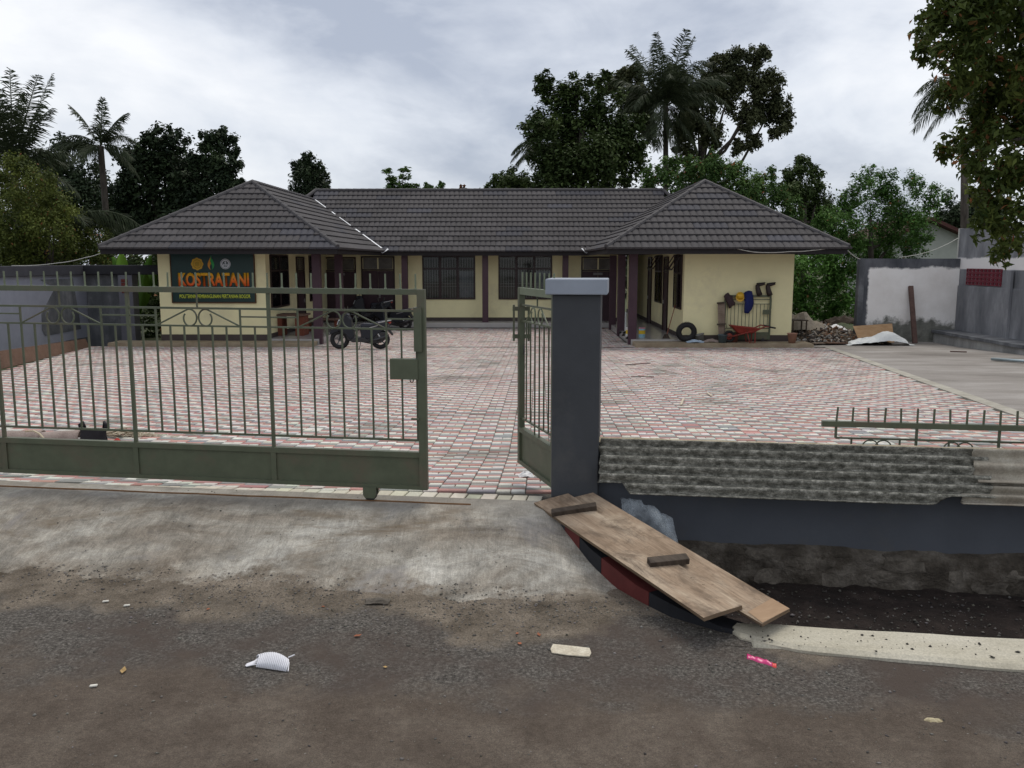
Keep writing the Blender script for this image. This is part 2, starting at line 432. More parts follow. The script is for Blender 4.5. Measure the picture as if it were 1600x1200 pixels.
# bluish grey where the newer strip meets the gate
tz = math_node(nt, 'ADD', gl_dot(nt), math_node(nt, 'MULTIPLY', math_node(nt, 'SUBTRACT', noise(nt, 2.5, 6), 0.5), 0.5))
k = grey(nt, tz, 0.26, 0.08)
c = mix(nt, k, c, mix(nt, 0.5, c, (0.24, 0.225, 0.20)))
# the slab thins out into trodden dirt along its lower edge
te = math_node(nt, 'ADD', gl_dot(nt), math_node(nt, 'MULTIPLY', math_node(nt, 'SUBTRACT', noise(nt, 2.3, 12, 0.75), 0.5), 1.5))
dk = mix(nt, 0.75, ramp(nt, noise(nt, 5, 8, 0.65), [(0.3, (0.085, 0.068, 0.05)), (0.7, (0.25, 0.21, 0.165))]), ramp(nt, noise(nt, 110, 6, 0.85), [(0.36, (0.12, 0.12, 0.12)), (0.64, (0.9, 0.9, 0.9))]), 'OVERLAY')
c = mix(nt, grey(nt, te, 0.86, 1.02), c, dk)
nt.links.new(c, b.inputs['Base Color'])
bump(nt, b, math_node(nt, 'ADD', st, math_node(nt, 'MULTIPLY', noise(nt, 60, 6, 0.7), 0.9)), 0.6, 0.012)
M['ramp'] = m

KP = np.array([(0.19, 5.62), (0.235, 5.22), (0.40, 4.90), (0.62, 4.52), (0.78, 4.28), (1.00, 4.10), (1.12, 4.06)])
def to_st(p):
    r = np.array([p[0]-GP[0], p[1]-GP[1]])
    return float(r @ GU[:2]), float(r @ GN[:2])
KST = np.array([to_st(p) for p in KP])
def sK(t):                     # right limit of ramp and road at a distance t behind (+) or before (-) the gate line
    return float(np.interp(t, KST[::-1, 1], KST[::-1, 0]))
def ramp_z(s, t):
    q = max(0.0, min(1.0, (-t-0.06)/1.05))
    z = -0.262*(0.30*q+0.70*q*q*(3-2*q))
    if -t > 1.11: z -= (-t-1.11)*0.06
    z += 0.010*fbm(s, t, 1.6, 2.0)+0.003*nz(s, t, 9, 1)
    if t > -0.05: z = min(z, 0.0)*0.3
    dd = max(0.0, sK(t)-s); w_ = max(0.0, min(1.0, (-t-0.08)/0.98))
    z -= 0.080*math.exp(-(dd/0.24)**2)*sin(pi*w_)
    k = max(0.0, min(1.0, (-t-0.62)/0.3))
    z += k*(0.034*fbm(s, t*0.55, 2.3, 9.0)+0.010*nz(s, t, 13, 4)+0.004*nz(s, t, 33, 4))
    return z
def rampf(u, v):
    t = 0.135-1.50*v; s = -9+(sK(t)+9)*u
    return tuple(gl(s, t, ramp_z(s, t)))
mb = MB(); mb.grid(420, 70, rampf)
tag(mb.build('concrete_ramp', M['ramp'], smooth=True), kind='structure')
# rusty rail groove in the ramp
mb = MB()
pts = [gl(s, -0.02+0.004*sin(s*9), ramp_z(s, -0.02)+0.001) for s in np.linspace(-7, 0.7, 40)]
mb.tube(pts, 0.008, 6)
M['rust'] = paint('rust', (0.14, 0.075, 0.035), 0.9, 0.3, 20)
tag(mb.build('gate_track', M['rust']), 'thin rusty rail set in the concrete under the sliding gate', 'track')

def road_z(s, t):
    return ROAD_Z+0.010*fbm(s, t, 0.9, 4)+0.004*nz(s, t, 5, 2)
def roadA(u, v):
    t = -0.6-0.79*v; s = -12+(sK(t)+12)*u
    return tuple(gl(s, t, road_z(s, t)))
def roadB(u, v):
    t = -1.39-(v**1.5)*9.0; s = -14+28*u
    return tuple(gl(s, t, road_z(s, t)-0.004*max(0, min(1, (s-2.0)*2))))
mb = MB(); mb.grid(200, 16, roadA); mb.grid(300, 90, roadB)
tag(mb.build('road', M['asphalt'], smooth=True), kind='structure')

# loose gravel on the road edge: nobody could count it
def stones(n, fpos, size, name, mat, lo=0.15, hi=0.9):
    V, Fq, T = [], [], []
    base = np.array([(1, 0, 0), (-1, 0, 0), (0, 1, 0), (0, -1, 0), (0, 0, 1), (0, 0, -1)], float)
    tri = np.array([(0, 2, 4), (2, 1, 4), (1, 3, 4), (3, 0, 4), (2, 0, 5), (1, 2, 5), (3, 1, 5), (0, 3, 5)])
    for k in range(n):
        p = fpos()
        if p is None: continue
        r = size[0]*(size[1]/size[0])**(rng.random()**2.2)
        q = base*(rng.uniform(0.6, 1.2, (6, 1)))*r*np.array([rng.uniform(.7, 1.4), rng.uniform(.6, 1.1), rng.uniform(.45, .8)])
        a = rng.uniform(0, 6.28); R2 = np.array([[cos(a), -sin(a), 0], [sin(a), cos(a), 0], [0, 0, 1]])
        V.append(q @ R2.T+np.array(p)+np.array([0, 0, r*0.25])); Fq.append(tri+6*(len(V)-1))
        w = rng.uniform(lo, hi); T.append(np.repeat(np.array([[w, w*rng.uniform(.90, .98), w*rng.uniform(.76, .92)]]), 8, 0))
    return fast_mesh(name, np.concatenate(V), np.concatenate(Fq), mat, np.concatenate(T), loc=V[0].mean(0))
M['stone'] = tinted('loose_stone', 0.9, 0.3, 80)
def gravel_pos():
    s = rng.uniform(-4.2, 4.0); t = -0.86-abs(rng.normal(0, 0.36))
    if rng.random() < 0.22: t = rng.uniform(-2.9, -0.95)
    if nz(s, t, 1.6, 5) < -0.12 and rng.random() < 0.75: return None
    if s > sK(t)-0.03 and t > -1.50: return None
    return gl(s, t, ramp_z(s, t)-.001) if (t > -1.3 and ramp_z(s, t) > road_z(s, t)) else gl(s, t, road_z(s, t)-0.004*max(0, min(1, (s-2.0)*2)))
tag(stones(13000, gravel_pos, (0.0026, 0.0105), 'gravel', M['stone'], 0.06, 0.23), kind='stuff')

# dug ditch between the wall and the kerb
def ditchf(u, v):
    t = 0.12-1.36*v; s0 = sK(t)+0.02; s = s0+(12-s0)*(u**1.4)
    z = -0.47+0.10*max(0.0, (v-0.80)/0.20)**2*2.1+0.035*fbm(s, t, 3.0, 1)+0.018*nz(s, t, 14, 3)
    return tuple(gl(s, t, z))
mb = MB(); mb.grid(220, 40, ditchf)
tag(mb.build('ditch_soil', M['soil'], smooth=True), kind='structure')
def ditch_pos():
    t = rng.uniform(-1.1, 0.0); s = rng.uniform(sK(t)+0.03, 5.5)
    return gl(s, t, -0.465+0.035*fbm(s, t, 3.0, 1)+0.06*max(0, (-t-0.85)))
tag(stones(2600, ditch_pos, (0.003, 0.016), 'ditch_rubble', M['stone'], 0.015, 0.17), kind='stuff')

# pale kerb beam beside the road
M['kerb'] = mottled('pale_kerb', [(0.25, (0.20, 0.18, 0.14)), (0.5, (0.42, 0.39, 0.31)), (0.75, (0.52, 0.49, 0.41))], 2.6, 0.9, bmp=0.4, stretch=(0.5, 1.5, 1))
mb = MB()
N_ = 90
rows = []
for i in range(N_):
    s = 2.26+(12.0-2.26)*(i/(N_-1))**1.3
    f1 = 0.006*nz(s, 0, 6, 1); f0 = 0.005*nz(s, 1, 7, 2)
    tf = -1.385-0.09*min(1, max(0, (s-2.1)/1.3))
    if i < 6: tf += 0.10*(1-i/6)
    if i == 0: tf, tb = -1.25, -1.22
    else: tb = -1.165
    zt = -0.226+0.004*nz(s, 2, 3, 1)
    rows.append([gl(s, tf+f1, -0.42), gl(s, tf+f1, zt-0.014), gl(s, tf+f1+0.03, zt), gl(s, tb+f0-0.012, zt+0.004), gl(s, tb+f0, zt-0.012), gl(s, tb+f0, -0.6)])
vs = [p for r in rows for p in r]; fs = []
for i in range(N_-1):
    for j in range(5): fs.append((i*6+j, (i+1)*6+j, (i+1)*6+j+1, i*6+j+1))
fs.append((0, 1, 2, 3, 4, 5))
mb.add(vs, fs)
tag(mb.build('kerb', M['kerb']), kind='structure')
def drop_pos():
    s = 2.2+rng.random()**1.6*1.7; t = rng.uniform(-1.42, -1.20)
    return gl(s, t, -0.224)
tag(stones(110, drop_pos, (0.003, 0.012), 'mud_crumbs', M['stone'], 0.02, 0.06), kind='stuff')

# red and black painted kerb stones curving from the pillar to the road
M['kerb_red'] = paint('faded_red_kerb_paint', (0.115, 0.024, 0.022), 0.7, 0.2, 6, 0.15)
M['kerb_black'] = paint('black_kerb_paint', (0.016, 0.017, 0.021), 0.65, 0.2, 6, 0.15)
KZ = [0.0, -0.10, -0.19, -0.255, -0.26, -0.26, -0.26]
kb = thing('painted_kerb', 'low curved kerb painted in red and black bands under the plywood plank', 'kerb', (KP[3][0], KP[3][1], -0.26))
cl_ = np.concatenate([[0], np.cumsum(np.linalg.norm(np.diff(KP, axis=0), axis=1))])
Lk = cl_[-1]
def kpt(l):
    p = np.array([np.interp(l, cl_, KP[:, 0]), np.interp(l, cl_, KP[:, 1])])
    q = np.array([np.interp(min(l+.05, Lk), cl_, KP[:, 0]), np.interp(min(l+.05, Lk), cl_, KP[:, 1])]); q0 = np.array([np.interp(max(l-.05, 0), cl_, KP[:, 0]), np.interp(max(l-.05, 0), cl_, KP[:, 1])])
    d = (q-q0)/np.linalg.norm(q-q0); return p, np.array([-d[1], d[0]]), float(np.interp(l, cl_, KZ))
cuts = [0.44, 0.62, 0.86, 1.30, Lk]
cols_ = ['kerb_red', 'kerb_black', 'kerb_red', 'kerb_black']
for a, bq, cm in zip(cuts[:-1], cuts[1:], cols_):
    mb = MB(); n = 5; vs = []
    for i in range(n):
        l = a+0.002+(bq-a-0.004)*i/(n-1); p, nn, z = kpt(l); h = np.interp(l, [0, Lk*0.75, Lk], [0.10, 0.080, 0.02]); wd = 0.12
        vs += [(p[0], p[1], z-0.25), (p[0], p[1], z+h), (p[0]+nn[0]*wd, p[1]+nn[1]*wd, z+h), (p[0]+nn[0]*wd, p[1]+nn[1]*wd, z-0.25)]
    fs = [(i*4+j, i*4+(j+1) % 4, (i+1)*4+(j+1) % 4, (i+1)*4+j) for i in range(n-1) for j in range(4)]+[(3, 2, 1, 0), ((n-1)*4, (n-1)*4+1, (n-1)*4+2, (n-1)*4+3)]
    mb.add(vs, fs); mb.build('kerb_stone', M[cm], kb)

# ------------------------------------------------------------------ paving blocks
WP, CP = 0.21, 0.105
PA = radians(0.9)                       # the courses run almost square to the building
PX, PY = np.array([cos(PA), -sin(PA)]), np.array([sin(PA), cos(PA)])
PO = np.array([GP[0], GP[1]])
def right_border(y): return float(np.interp(y, [5.9, 11.25, 26.3, 26.9], [5.65, 6.55, 9.22, 9.3]))
def left_border(y): return float(np.interp(y, [5.9, 17.6, 26.4, 28], [-8.6, -11.0, -13.5, -14]))
def inside(x, y):
    if (x-PO[0])*GN[0]+(y-PO[1])*GN[1] < 0.14+0.165: return False
    if y > 34.45: return False
    if y > 26.42 and not (-6.55 < x < 3.4): return False
    return left_border(min(y, 27)) < x < right_border(min(y, 27))
def fpix(p):
    v = np.asarray(p)-CAM; f = v @ FW
    return 800+FPX*(v @ RT)/f, 600-FPX*(v @ UP)/f, f
C_RED = np.array([0.41, 0.225, 0.20]); C_GREY = np.array([0.26, 0.262, 0.255]); C_LIGHT = np.array([0.58, 0.565, 0.51])
pieces = []
for ia in range(-75, 60):
    for ib in range(0, 285):
        a0, b0 = ia*WP, 0.30+ib*CP
        c = PO+PX*(a0+WP/2)+PY*(b0+CP/2)
        if not inside(c[0], c[1]): continue
        k = (ib+ia) % 3
        if rng.random() < 0.012: k = int(rng.integers(0, 3))
        if k == 1:
            pieces.append((a0, a0+WP/2, b0, b0+CP, C_LIGHT)); pieces.append((a0+WP/2, a0+WP, b0, b0+CP, C_LIGHT))
        else:
            pieces.append((a0, a0+WP, b0, b0+CP, C_RED if k == 2 else C_GREY))
def paver_geo(pc, gate=False):
    a0, a1, b0, b1, cbase = pc
    jt = 0.0035
    q = []
    for (aa, bb) in ((a0+jt, b0+jt), (a1-jt, b0+jt), (a1-jt, b1-jt), (a0+jt, b1-jt)):
        q.append((gl(aa, bb)[:2] if gate else PO+PX*aa+PY*bb))
    q = np.array(q); cen = q.mean(0); inn = cen+(q-cen)*np.array([1-0.010/(abs(a1-a0)), 1-0.010/abs(b1-b0)]) if not gate else cen+(q-cen)*0.93
    dz = rng.normal(0, 0.0022)+0.010*fbm(cen[0], cen[1], 0.7, 3); tx, ty = rng.normal(0, 0.010, 2)
    zt = [g(p[1])+dz+tx*(p[0]-cen[0])+ty*(p[1]-cen[1]) for p in inn]; zb = [g(p[1])-0.030 for p in q]; zs = [g(p[1])+dz-0.005 for p in q]
    V = [(p[0], p[1], z) for p, z in zip(q, zb)]+[(p[0], p[1], z) for p, z in zip(q, zs)]+[(p[0], p[1], z) for p, z in zip(inn, zt)]
    dm = 1-0.22*max(0.0, fbm(cen[0], cen[1], 0.55, 6))-0.10*abs(nz(cen[0], cen[1], 1.9, 2))
    c = np.clip(cbase*dm*(1+rng.normal(0, 0.10))*(1+rng.normal(0, 0.03, 3)), 0.02, 0.8)
    return V, c
PF = [(8, 9, 10, 11)]+[(4+j, 4+(j+1) % 4, 8+(j+1) % 4, 8+j) for j in range(4)]+[(j, (j+1) % 4, 4+(j+1) % 4, 4+j) for j in range(4)]
geo = [paver_geo(p) for p in pieces]
# cut pieces and the pale soldier row that closes the paving at the gate
s = -8.6
while s < 1.10:
    geo.append(paver_geo((s, s+0.105, 0.135, 0.30, C_LIGHT*np.array([1.02, 0.98, 0.90])), True)); s += 0.106
def vis(gq):
    c = np.array(gq[0])[8:].mean(0); x, y, f = fpix(c)
    ok = -5 < x < 1605 and y < 1205 and not (865 < x < 945 and y > 435) and not (x > 945 and y > 676)
    return f if ok else 1e3+f
order = sorted(range(len(geo)), key=lambda i: vis(geo[i]))
pav = MB()
def basef(u, v):
    y = 5.70+(36-5.70)*v; xl, xr = left_border(min(y, 27))-0.1, right_border(min(y, 27))+0.1
    if y > 26.6: xl, xr = -6.8, 3.6
    x = xl+(xr-xl)*u
    if y < 8:                       # follow the slanting gate line
        y = max(y, PO[1]+(0.14-(x-PO[0])*GN[0])/GN[1])
    return (x, y, g(y)-0.012)
pav.grid(30, 120, basef)
paving = tag(pav.build('paving', M['joint'], smooth=True, origin=(0, 12, g(12))), kind='structure')
for i in order[:300]:
    V, c = geo[i]; mb = MB(); mb.add(V, PF, 0, tuple(c)); mb.build('paver', M['paver'], paving)
rest = [geo[i] for i in order[300:]]
V = np.array([q[0] for q in rest]).reshape(-1, 3); T = np.repeat(np.array([q[1] for q in rest]), 9, 0)
Fq = (np.array(PF)[None]+12*np.arange(len(rest))[:, None, None]).reshape(-1, 4)
tag(fast_mesh('small_pavers', V, Fq, M['paver'], T, paving), kind='stuff')
print('pavers', len(geo))

# pale edging strip and the concrete yard on the right
M['edging'] = mottled('edging_concrete', [(0.3, (0.26, 0.24, 0.20)), (0.7, (0.44, 0.42, 0.36))], 3, 0.9)
mb = MB(); ys = np.linspace(6.2, 26.45, 40); vs = []
for y in ys:
    x = right_border(y); z = g(y)
    vs += [(x, y, z-0.06), (x, y, z+0.012), (x+0.22, y, z+0.014), (x+0.22, y, z-0.06)]
fs = [(i*4+j, (i+1)*4+j, (i+1)*4+j+1, i*4+j+1) for i in range(39) for j in range(3)]
mb.add(vs, fs); tag(mb.build('edging_strip', M['edging']), kind='structure')
M['yard'] = mottled('stained_yard_concrete', [(0.28, (0.15, 0.135, 0.12)), (0.5, (0.245, 0.225, 0.205)), (0.72, (0.36, 0.34, 0.32))], 0.55, 0.9, stretch=(0.7, 1.5, 1), bmp=0.3)
def yardf(u, v):
    y = 6.1+22.6*v; xl = right_border(min(y, 26.4))+0.2
    if y > 26.5: xl = 8.2
    return (xl+(14.6-xl)*u, y, g(y)+0.008+0.012*fbm(u*8, v*22, 0.6, 3))
mb = MB(); mb.grid(24, 60, yardf); tag(mb.build('concrete_yard', M['yard'], smooth=True), kind='structure')
# thin dark strip across the courtyard in line with the apron
mb = MB(); mb.box(-6.5, 3.35, 26.36, 26.42, g(26.4)-0.03, g(26.4)+0.012)
tag(mb.build('dark_strip', M['plinth']), kind='structure')
# ------------------------------------------------------------------ low front wall on the right, with its rubble footing
WZ = 0.405
fw = thing('front_wall', 'low dark grey front wall right of the pillar on a rough rubble footing', 'wall', gl(2.6, 0.23, -0.45))
def wallpt(a, b, t): return tuple(gl(a, t, b))
mb = MB(); mb.prism([(1.50, -0.62), (9.5, -0.62), (9.5, WZ), (1.50, WZ)], 0.16, 0.31, wallpt)
mb.build('wall', M['wall_paint'], fw, bevel=0.006)
M['mortar_top'] = mottled('raw_wall_top', [(0.3, (0.22, 0.18, 0.12)), (0.7, (0.42, 0.37, 0.27))], 9, 0.95, bmp=0.6)
mb = MB()
def topf(u, v):
    s = 1.52+7.9*u; t = 0.165+0.14*v
    return tuple(gl(s, t, WZ+0.006+0.012*fbm(s, t*4, 5, 1)+0.01*(1 if 0.2 < v < 0.8 else 0)))
mb.grid(120, 5, topf); mb.build('mortar_bed', M['mortar_top'], fw)
M['footing'] = mottled('rubble_footing', [(0.28, (0.030, 0.025, 0.020)), (0.5, (0.080, 0.068, 0.054)), (0.72, (0.19, 0.17, 0.145))], 5, 0.95, bmp=0.9, bscale=26, dist=0.04, fscale=50)
mb = MB()
def footf(u, v):
    s = 1.45+8.0*u; r = 0.06*fbm(s, v*0.5, 3.0, 3)+0.03*nz(s, v*.4, 9, 1)
    z = -0.60+0.385*v+0.022*nz(s, 3, 3, 2)*v+0.012*nz(s, 5, 9, 2)*v
    t = 0.10-0.05*(1-v)+r
    if v > 0.9: t = 0.165
    return tuple(gl(s, t, z))
mb.grid(260, 16, footf); mb.build('footing', M['footing'], fw, smooth=True)
M['footstone'] = mottled('footing_stone', [(0.3, (0.045, 0.038, 0.030)), (0.7, (0.17, 0.15, 0.125))], 9, 0.95, bmp=0.7, bscale=30, dist=0.02)
for k in range(26):
    s = 1.72+k*0.135+rng.uniform(-.06, .06); z = -0.40+rng.uniform(-0.07, 0.12); rx, rz_ = rng.uniform(.05, .12), rng.uniform(.03, .06)
    mb = MB(); vs = []; nn = 9; sd_ = rng.uniform(0, 50)
    for j in range(3):
        for i in range(nn):
            a = 2*pi*i/nn+0.2; cr = (abs(cos(a))**3.5+abs(sin(a))**3.5)**(-1/3.5); rr = (1.0, 0.88, 0.5)[j]*cr*(1+0.5*nz(sd_, i*1.7, 1, 2))
            ss, zz_ = s+rx*rr*cos(a), z+rz_*rr*sin(a)
            v_ = (zz_+0.60)/0.385
            vs.append(gl(ss, 0.10-0.05*(1-v_)+0.06*fbm(ss, v_*0.5, 3.0, 3)+0.03*nz(ss, v_*.4, 9, 1)-(-0.03, 0.003, 0.006)[j]+0.008*nz(ss*9, zz_*9, 1, 3), zz_))
    fs = [(j*nn+i, j*nn+(i+1) % nn, (j+1)*nn+(i+1) % nn, (j+1)*nn+i) for j in range(2) for i in range(nn)]+[tuple(range(2*nn, 3*nn))]
    mb.add(vs, fs); mb.build('stone', M['footstone'], fw)

# ------------------------------------------------------------------ gate pillar
gp = thing('gate_pillar', 'square charcoal gate pillar with a pale grey cap', 'pillar', gl(1.375, 0.25, -0.2))
PS0, PS1, PT0, PT1 = 1.222, 1.532, 0.086, 0.40
zc0 = float(P(905, 461, 5.47)[2]); zc1 = float(P(905, 436, 5.47)[2])
mb = MB(); mb.prism([(PS0, -0.45), (PS1, -0.45), (PS1, zc0), (PS0, zc0)], PT0, PT1, wallpt)
mb.build('shaft', M['dark_paint'], gp, bevel=0.008)
mb = MB(); mb.prism([(PS0-0.042, zc0+.001), (PS1+0.042, zc0+.001), (PS1+0.042, zc1), (PS0-0.042, zc1)], PT0-0.042, PT1+0.042, wallpt)
mb.build('cap', M['grey_paint'], gp, bevel=0.007)

# ------------------------------------------------------------------ the sliding gate
def zrow(y): return float(P(600, y, 5.6-0.005)[2])
H_TOP, H_TOPB, H_R2, H_R3, H_LOW, H_BT, H_BB = zrow(451.6), zrow(460.3), zrow(485.5), zrow(514), zrow(686), zrow(704), zrow(762)
H_SP = zrow(428)
def make_gate(root, fp, s0, s1, posts, barstep, first, mat, end_post=True, panel=True, scrolls=True, spike_len=None, s_order=1):
    """fp(s, t, z) -> point; builds rails, posts, bars, spikes and scrolls as children of root"""
    def bm(name, p, q, w, h, up=(0, 0, 1), mt=None):
        mb = MB(); mb.beam(fp(*p), fp(*q), w, h, up=up); return mb.build(name, mt or mat, root)
    bm('top_rail', (s0, 0, (H_TOP+H_TOPB)/2), (s1, 0, (H_TOP+H_TOPB)/2), 0.04, H_TOP-H_TOPB)
    for z, w in ((H_R2, 0.014), (H_R3, 0.012), (H_LOW, 0.014)):
        bm('rail', (s0, 0, z), (s1-0.02, 0, z), w, w)
    if panel:
        bm('panel_rail', (s0, 0, H_BT-0.018), (s1, 0, H_BT-0.018), 0.042, 0.036)
        bm('panel_rail', (s0, 0, H_BB+0.014), (s1, 0, H_BB+0.014), 0.042, 0.028)
    edges = [s0]+[p for p in posts if s0 < p < s1]+[s1]
    for a, b_ in zip(edges[:-1], edges[1:]):
        if panel:
            mb = MB(); mb.hexa([fp(a, -0.006, H_BB+0.028), fp(b_, -0.006, H_BB+0.028), fp(b_, 0.004, H_BB+0.028), fp(a, 0.004, H_BB+0.028),
                                fp(a, -0.006, H_BT-0.036), fp(b_, -0.006, H_BT-0.036), fp(b_, 0.004, H_BT-0.036), fp(a, 0.004, H_BT-0.036)])
            mb.build('bottom_panel', mat, root)
    for p in posts:
        bm('post', (p, 0, H_BT), (p, 0, H_TOPB), 0.022, 0.022)
        if panel: bm('panel_stile', (p, -0.004, H_BB+0.028), (p, -0.004, H_BT-0.036), 0.034, 0.03)
    # bars and spikes
    s = first; k = 0
    bars = []
    while s < s1-0.03:
        if s > s0+0.02: bars.append(s)
        s += barstep
    for s in bars:
        near_post = any(abs(s-p) < 0.03 for p in posts)
        idx = int(round((s-posts[0])/barstep)) % 10 if posts else 0
        if not near_post:
            bm('bar', (s, 0, H_LOW), (s, 0, H_R2 if idx in (2, 8) else H_R3), 0.0115, 0.0115)
        mb = MB(); sl_ = (spike_len or (H_SP-H_TOP))
        mb.tube([fp(s, 0, H_TOP-0.002), fp(s, 0, H_TOP+0.010)], [0.011, 0.006], 6)
        mb.tube([fp(s, 0, H_TOP+0.008), fp(s+rng.normal(0, .0015), 0, H_TOP+sl_)], 0.0058, 6)
        mb.build('spike', M['gate_pale'], root)
    if scrolls:
        for p in posts+[posts[-1]+10*barstep]:
            for cc in (p-5*barstep,):
                h = H_R2-H_R3
                if cc-2.9*barstep < s0-0.9 or cc > s1: continue
                for sg in (-1, 1):
                    A = (cc+sg*2.9*barstep, H_R3+0.004)
                    pts = [A]
                    # the straight runs up to the shoulder of the curl, which turns down beside the middle and hooks back
                    ccx, ccz, R_ = cc+sg*(h*0.42+0.005), H_R3+h*0.47, h*0.46
                    Ry = h*0.47
                    for q in np.linspace(115, -215, 22):
                        a = radians(q); sh = 1.0 if q > -120 else 1.0-0.22*(-120-q)/95
                        pts.append((ccx-sg*R_*0.92*cos(a)*sh, ccz+Ry*sin(a)*sh))
                    mb = MB(); mb.tube([fp(x, 0.004*sg, z) for x, z in pts], 0.0058, 6); mb.build('scroll', mat, root)
                bm('tie', (cc, 0, H_R2), (cc, 0, H_TOPB), 0.010, 0.010)
            for a, b_ in ((p-2*barstep, p), (p, p+2*barstep)):
                a, b_ = max(a, s0), min(b_, s1)
                if b_-a > 0.05: bm('short_rail', (a, 0, (H_R2+H_R3)/2+0.006), (b_, 0, (H_R2+H_R3)/2+0.006), 0.010, 0.010)

sg_ = thing('sliding_gate', 'long olive green sliding gate with spikes and scrolls, rolled open to the left', 'gate', gl(-1.2, 0, 0))
sEnd = to_st(P(667, 600, 5.56))[0]
BST = 0.0985
# posts measured in the photograph: x = 207 and x = 427
p427 = to_st(P(424, 600, 5.68))[0]; p207 = to_st(P(204, 600, 5.78))[0]
step10 = p427-p207
BST = step10/10
posts = [p427-step10*k for k in range(5)][::-1]
gfp = lambda s, t, z: tuple(gl(s, t, z+0.0048*(sEnd-s)))
make_gate(sg_, gfp, p427-step10*4.4, sEnd, posts, BST, p427-step10*4.4+0.4*step10, M['gate'])
mb = MB(); mb.beam(gl(sEnd-0.026, 0, H_BB), gl(sEnd-0.026, 0, H_TOP-0.002), 0.052, 0.05, up=tuple(GN)); mb.build('end_post', M['gate'], sg_, bevel=0.003)
# guide channel, latch box with shackle, small bolt
zz = lambda y: float(P(640, y, 5.57)[2])
xs = lambda x: to_st(P(x, 600, 5.57))[0]
mb = MB()
s_a = xs(651); zA, zB = zz(480), zz(548)
mb.prism([(s_a, zB), (s_a+0.052, zB), (s_a+0.052, zA), (s_a, zA)], -0.045, -0.028, wallpt)
mb.prism([(s_a-0.004, zB), (s_a+0.010, zB), (s_a+0.010, zA), (s_a-0.004, zA)], -0.030, 0.045, wallpt)
mb.build('guide_channel', M['gate'], sg_)
lb = MB(); lb.prism([(xs(611), zz(592)), (xs(656), zz(592)), (xs(656), zz(560)), (xs(611), zz(560))], -0.034, 0.03, wallpt)
latch = lb.build('latch_box', M['gate'], sg_, bevel=0.003)
mb = MB(); cx = xs(644); mb.tube([gl(cx+0.011*cos(a), 0, zz(592)+0.004-0.012+0.014*sin(a)) for a in np.linspace(pi*1.0, pi*2.0, 9)], 0.0035, 6)
mb.tube([gl(cx-0.011, 0, zz(592)+0.004), gl(cx-0.011, 0, zz(592)-0.008)], 0.0035, 6); mb.tube([gl(cx+0.011, 0, zz(592)+0.004), gl(cx+0.011, 0, zz(592)-0.008)], 0.0035, 6)
mb.build('shackle', M['black_plastic'], latch)
mb = MB(); mb.beam(gl(xs(644), -0.03, zz(653)), gl(xs(657), -0.03, zz(653)), 0.012, 0.012); mb.build('bolt', M['gate'], sg_)
# roller under the gate
rs = to_st(P(578, 700, 5.6))[0]
ro = MB()
for t_ in (-0.03, 0.03): ro.prism([(rs-0.045, 0.045), (rs-0.03, 0.022), (rs+0.03, 0.022), (rs+0.045, 0.045), (rs+0.045, H_BB+0.01), (rs-0.045, H_BB+0.01)], t_-0.004, t_+0.004, wallpt)
rol = ro.build('roller_bracket', M['gate'], sg_)
mb = MB()
Mw = Matrix.Rotation(pi/2, 4, 'X')
mb.lathe([(0.0, -0.02), (0.040, -0.02), (0.034, 0), (0.040, 0.02), (0.0, 0.02)], gl(rs, 0, 0.040), 20, M=Matrix.Rotation(-0.122, 4, 'Z') @ Mw)
mb.build('wheel', M['black_plastic'], rol)
for q in (2.95,):
    mb = MB()
    for t_ in (-0.03, 0.03): mb.prism([(rs-q-0.045, 0.045), (rs-q-0.03, 0.022), (rs-q+0.03, 0.022), (rs-q+0.045, 0.045), (rs-q+0.045, H_BB+0.01), (rs-q-0.045, H_BB+0.01)], t_-0.004, t_+0.004, wallpt)
    r2 = mb.build('roller_bracket', M['gate'], sg_)
    mb = MB(); mb.lathe([(0.0, -0.02), (0.040, -0.02), (0.034, 0), (0.040, 0.02), (0.0, 0.02)], gl(rs-q, 0, 0.040), 20, M=Matrix.Rotation(-0.122, 4, 'Z') @ Mw); mb.build('wheel', M['black_plastic'], r2)

# ------------------------------------------------------------------ hinged leaf standing open behind the pillar
A0 = np.array([P(868, 700, 5.66)[0], 5.66, 0]); dfar = 6.42
A1 = np.array([P(813, 600, dfar)[0], dfar, 0]); LL = np.linalg.norm(A1-A0); AU = (A1-A0)/LL; AN = np.array([-AU[1], AU[0], 0])
hfp = lambda s, t, z: tuple(A0+AU*s+AN*t+np.array([0, 0, z]))
hg = thing('hinged_gate', 'narrow olive green gate leaf standing open behind the charcoal pillar', 'gate', A0+AU*LL/2)
def bar_h(name, p, q, w, h, up=(0, 0, 1), mt='gate'):
    mb = MB(); mb.beam(hfp(*p), hfp(*q), w, h, up=up); return mb.build(name, M[mt], hg)
bar_h('top_rail', (0, 0, 1.377), (LL, 0, 1.377), 0.04, 0.05, mt='gate_pale')
for z in (H_R2, H_R3, H_LOW): bar_h('rail', (0, 0, z), (LL, 0, z), 0.013, 0.013)
bar_h('panel_rail', (0, 0, 0.335), (LL, 0, 0.335), 0.045, 0.036); bar_h('panel_rail', (0, 0, 0.085), (LL, 0, 0.085), 0.045, 0.03)
mb = MB(); mb.hexa([hfp(0, -.006, .1), hfp(LL, -.006, .1), hfp(LL, .004, .1), hfp(0, .004, .1), hfp(0, -.006, .317), hfp(LL, -.006, .317), hfp(LL, .004, .317), hfp(0, .004, .317)])
mb.build('bottom_panel', M['gate'], hg)
for s in (0.022, LL-0.022): bar_h('end_post', (s, 0, 0.07), (s, 0, 1.40), 0.044, 0.044, up=tuple(AN))
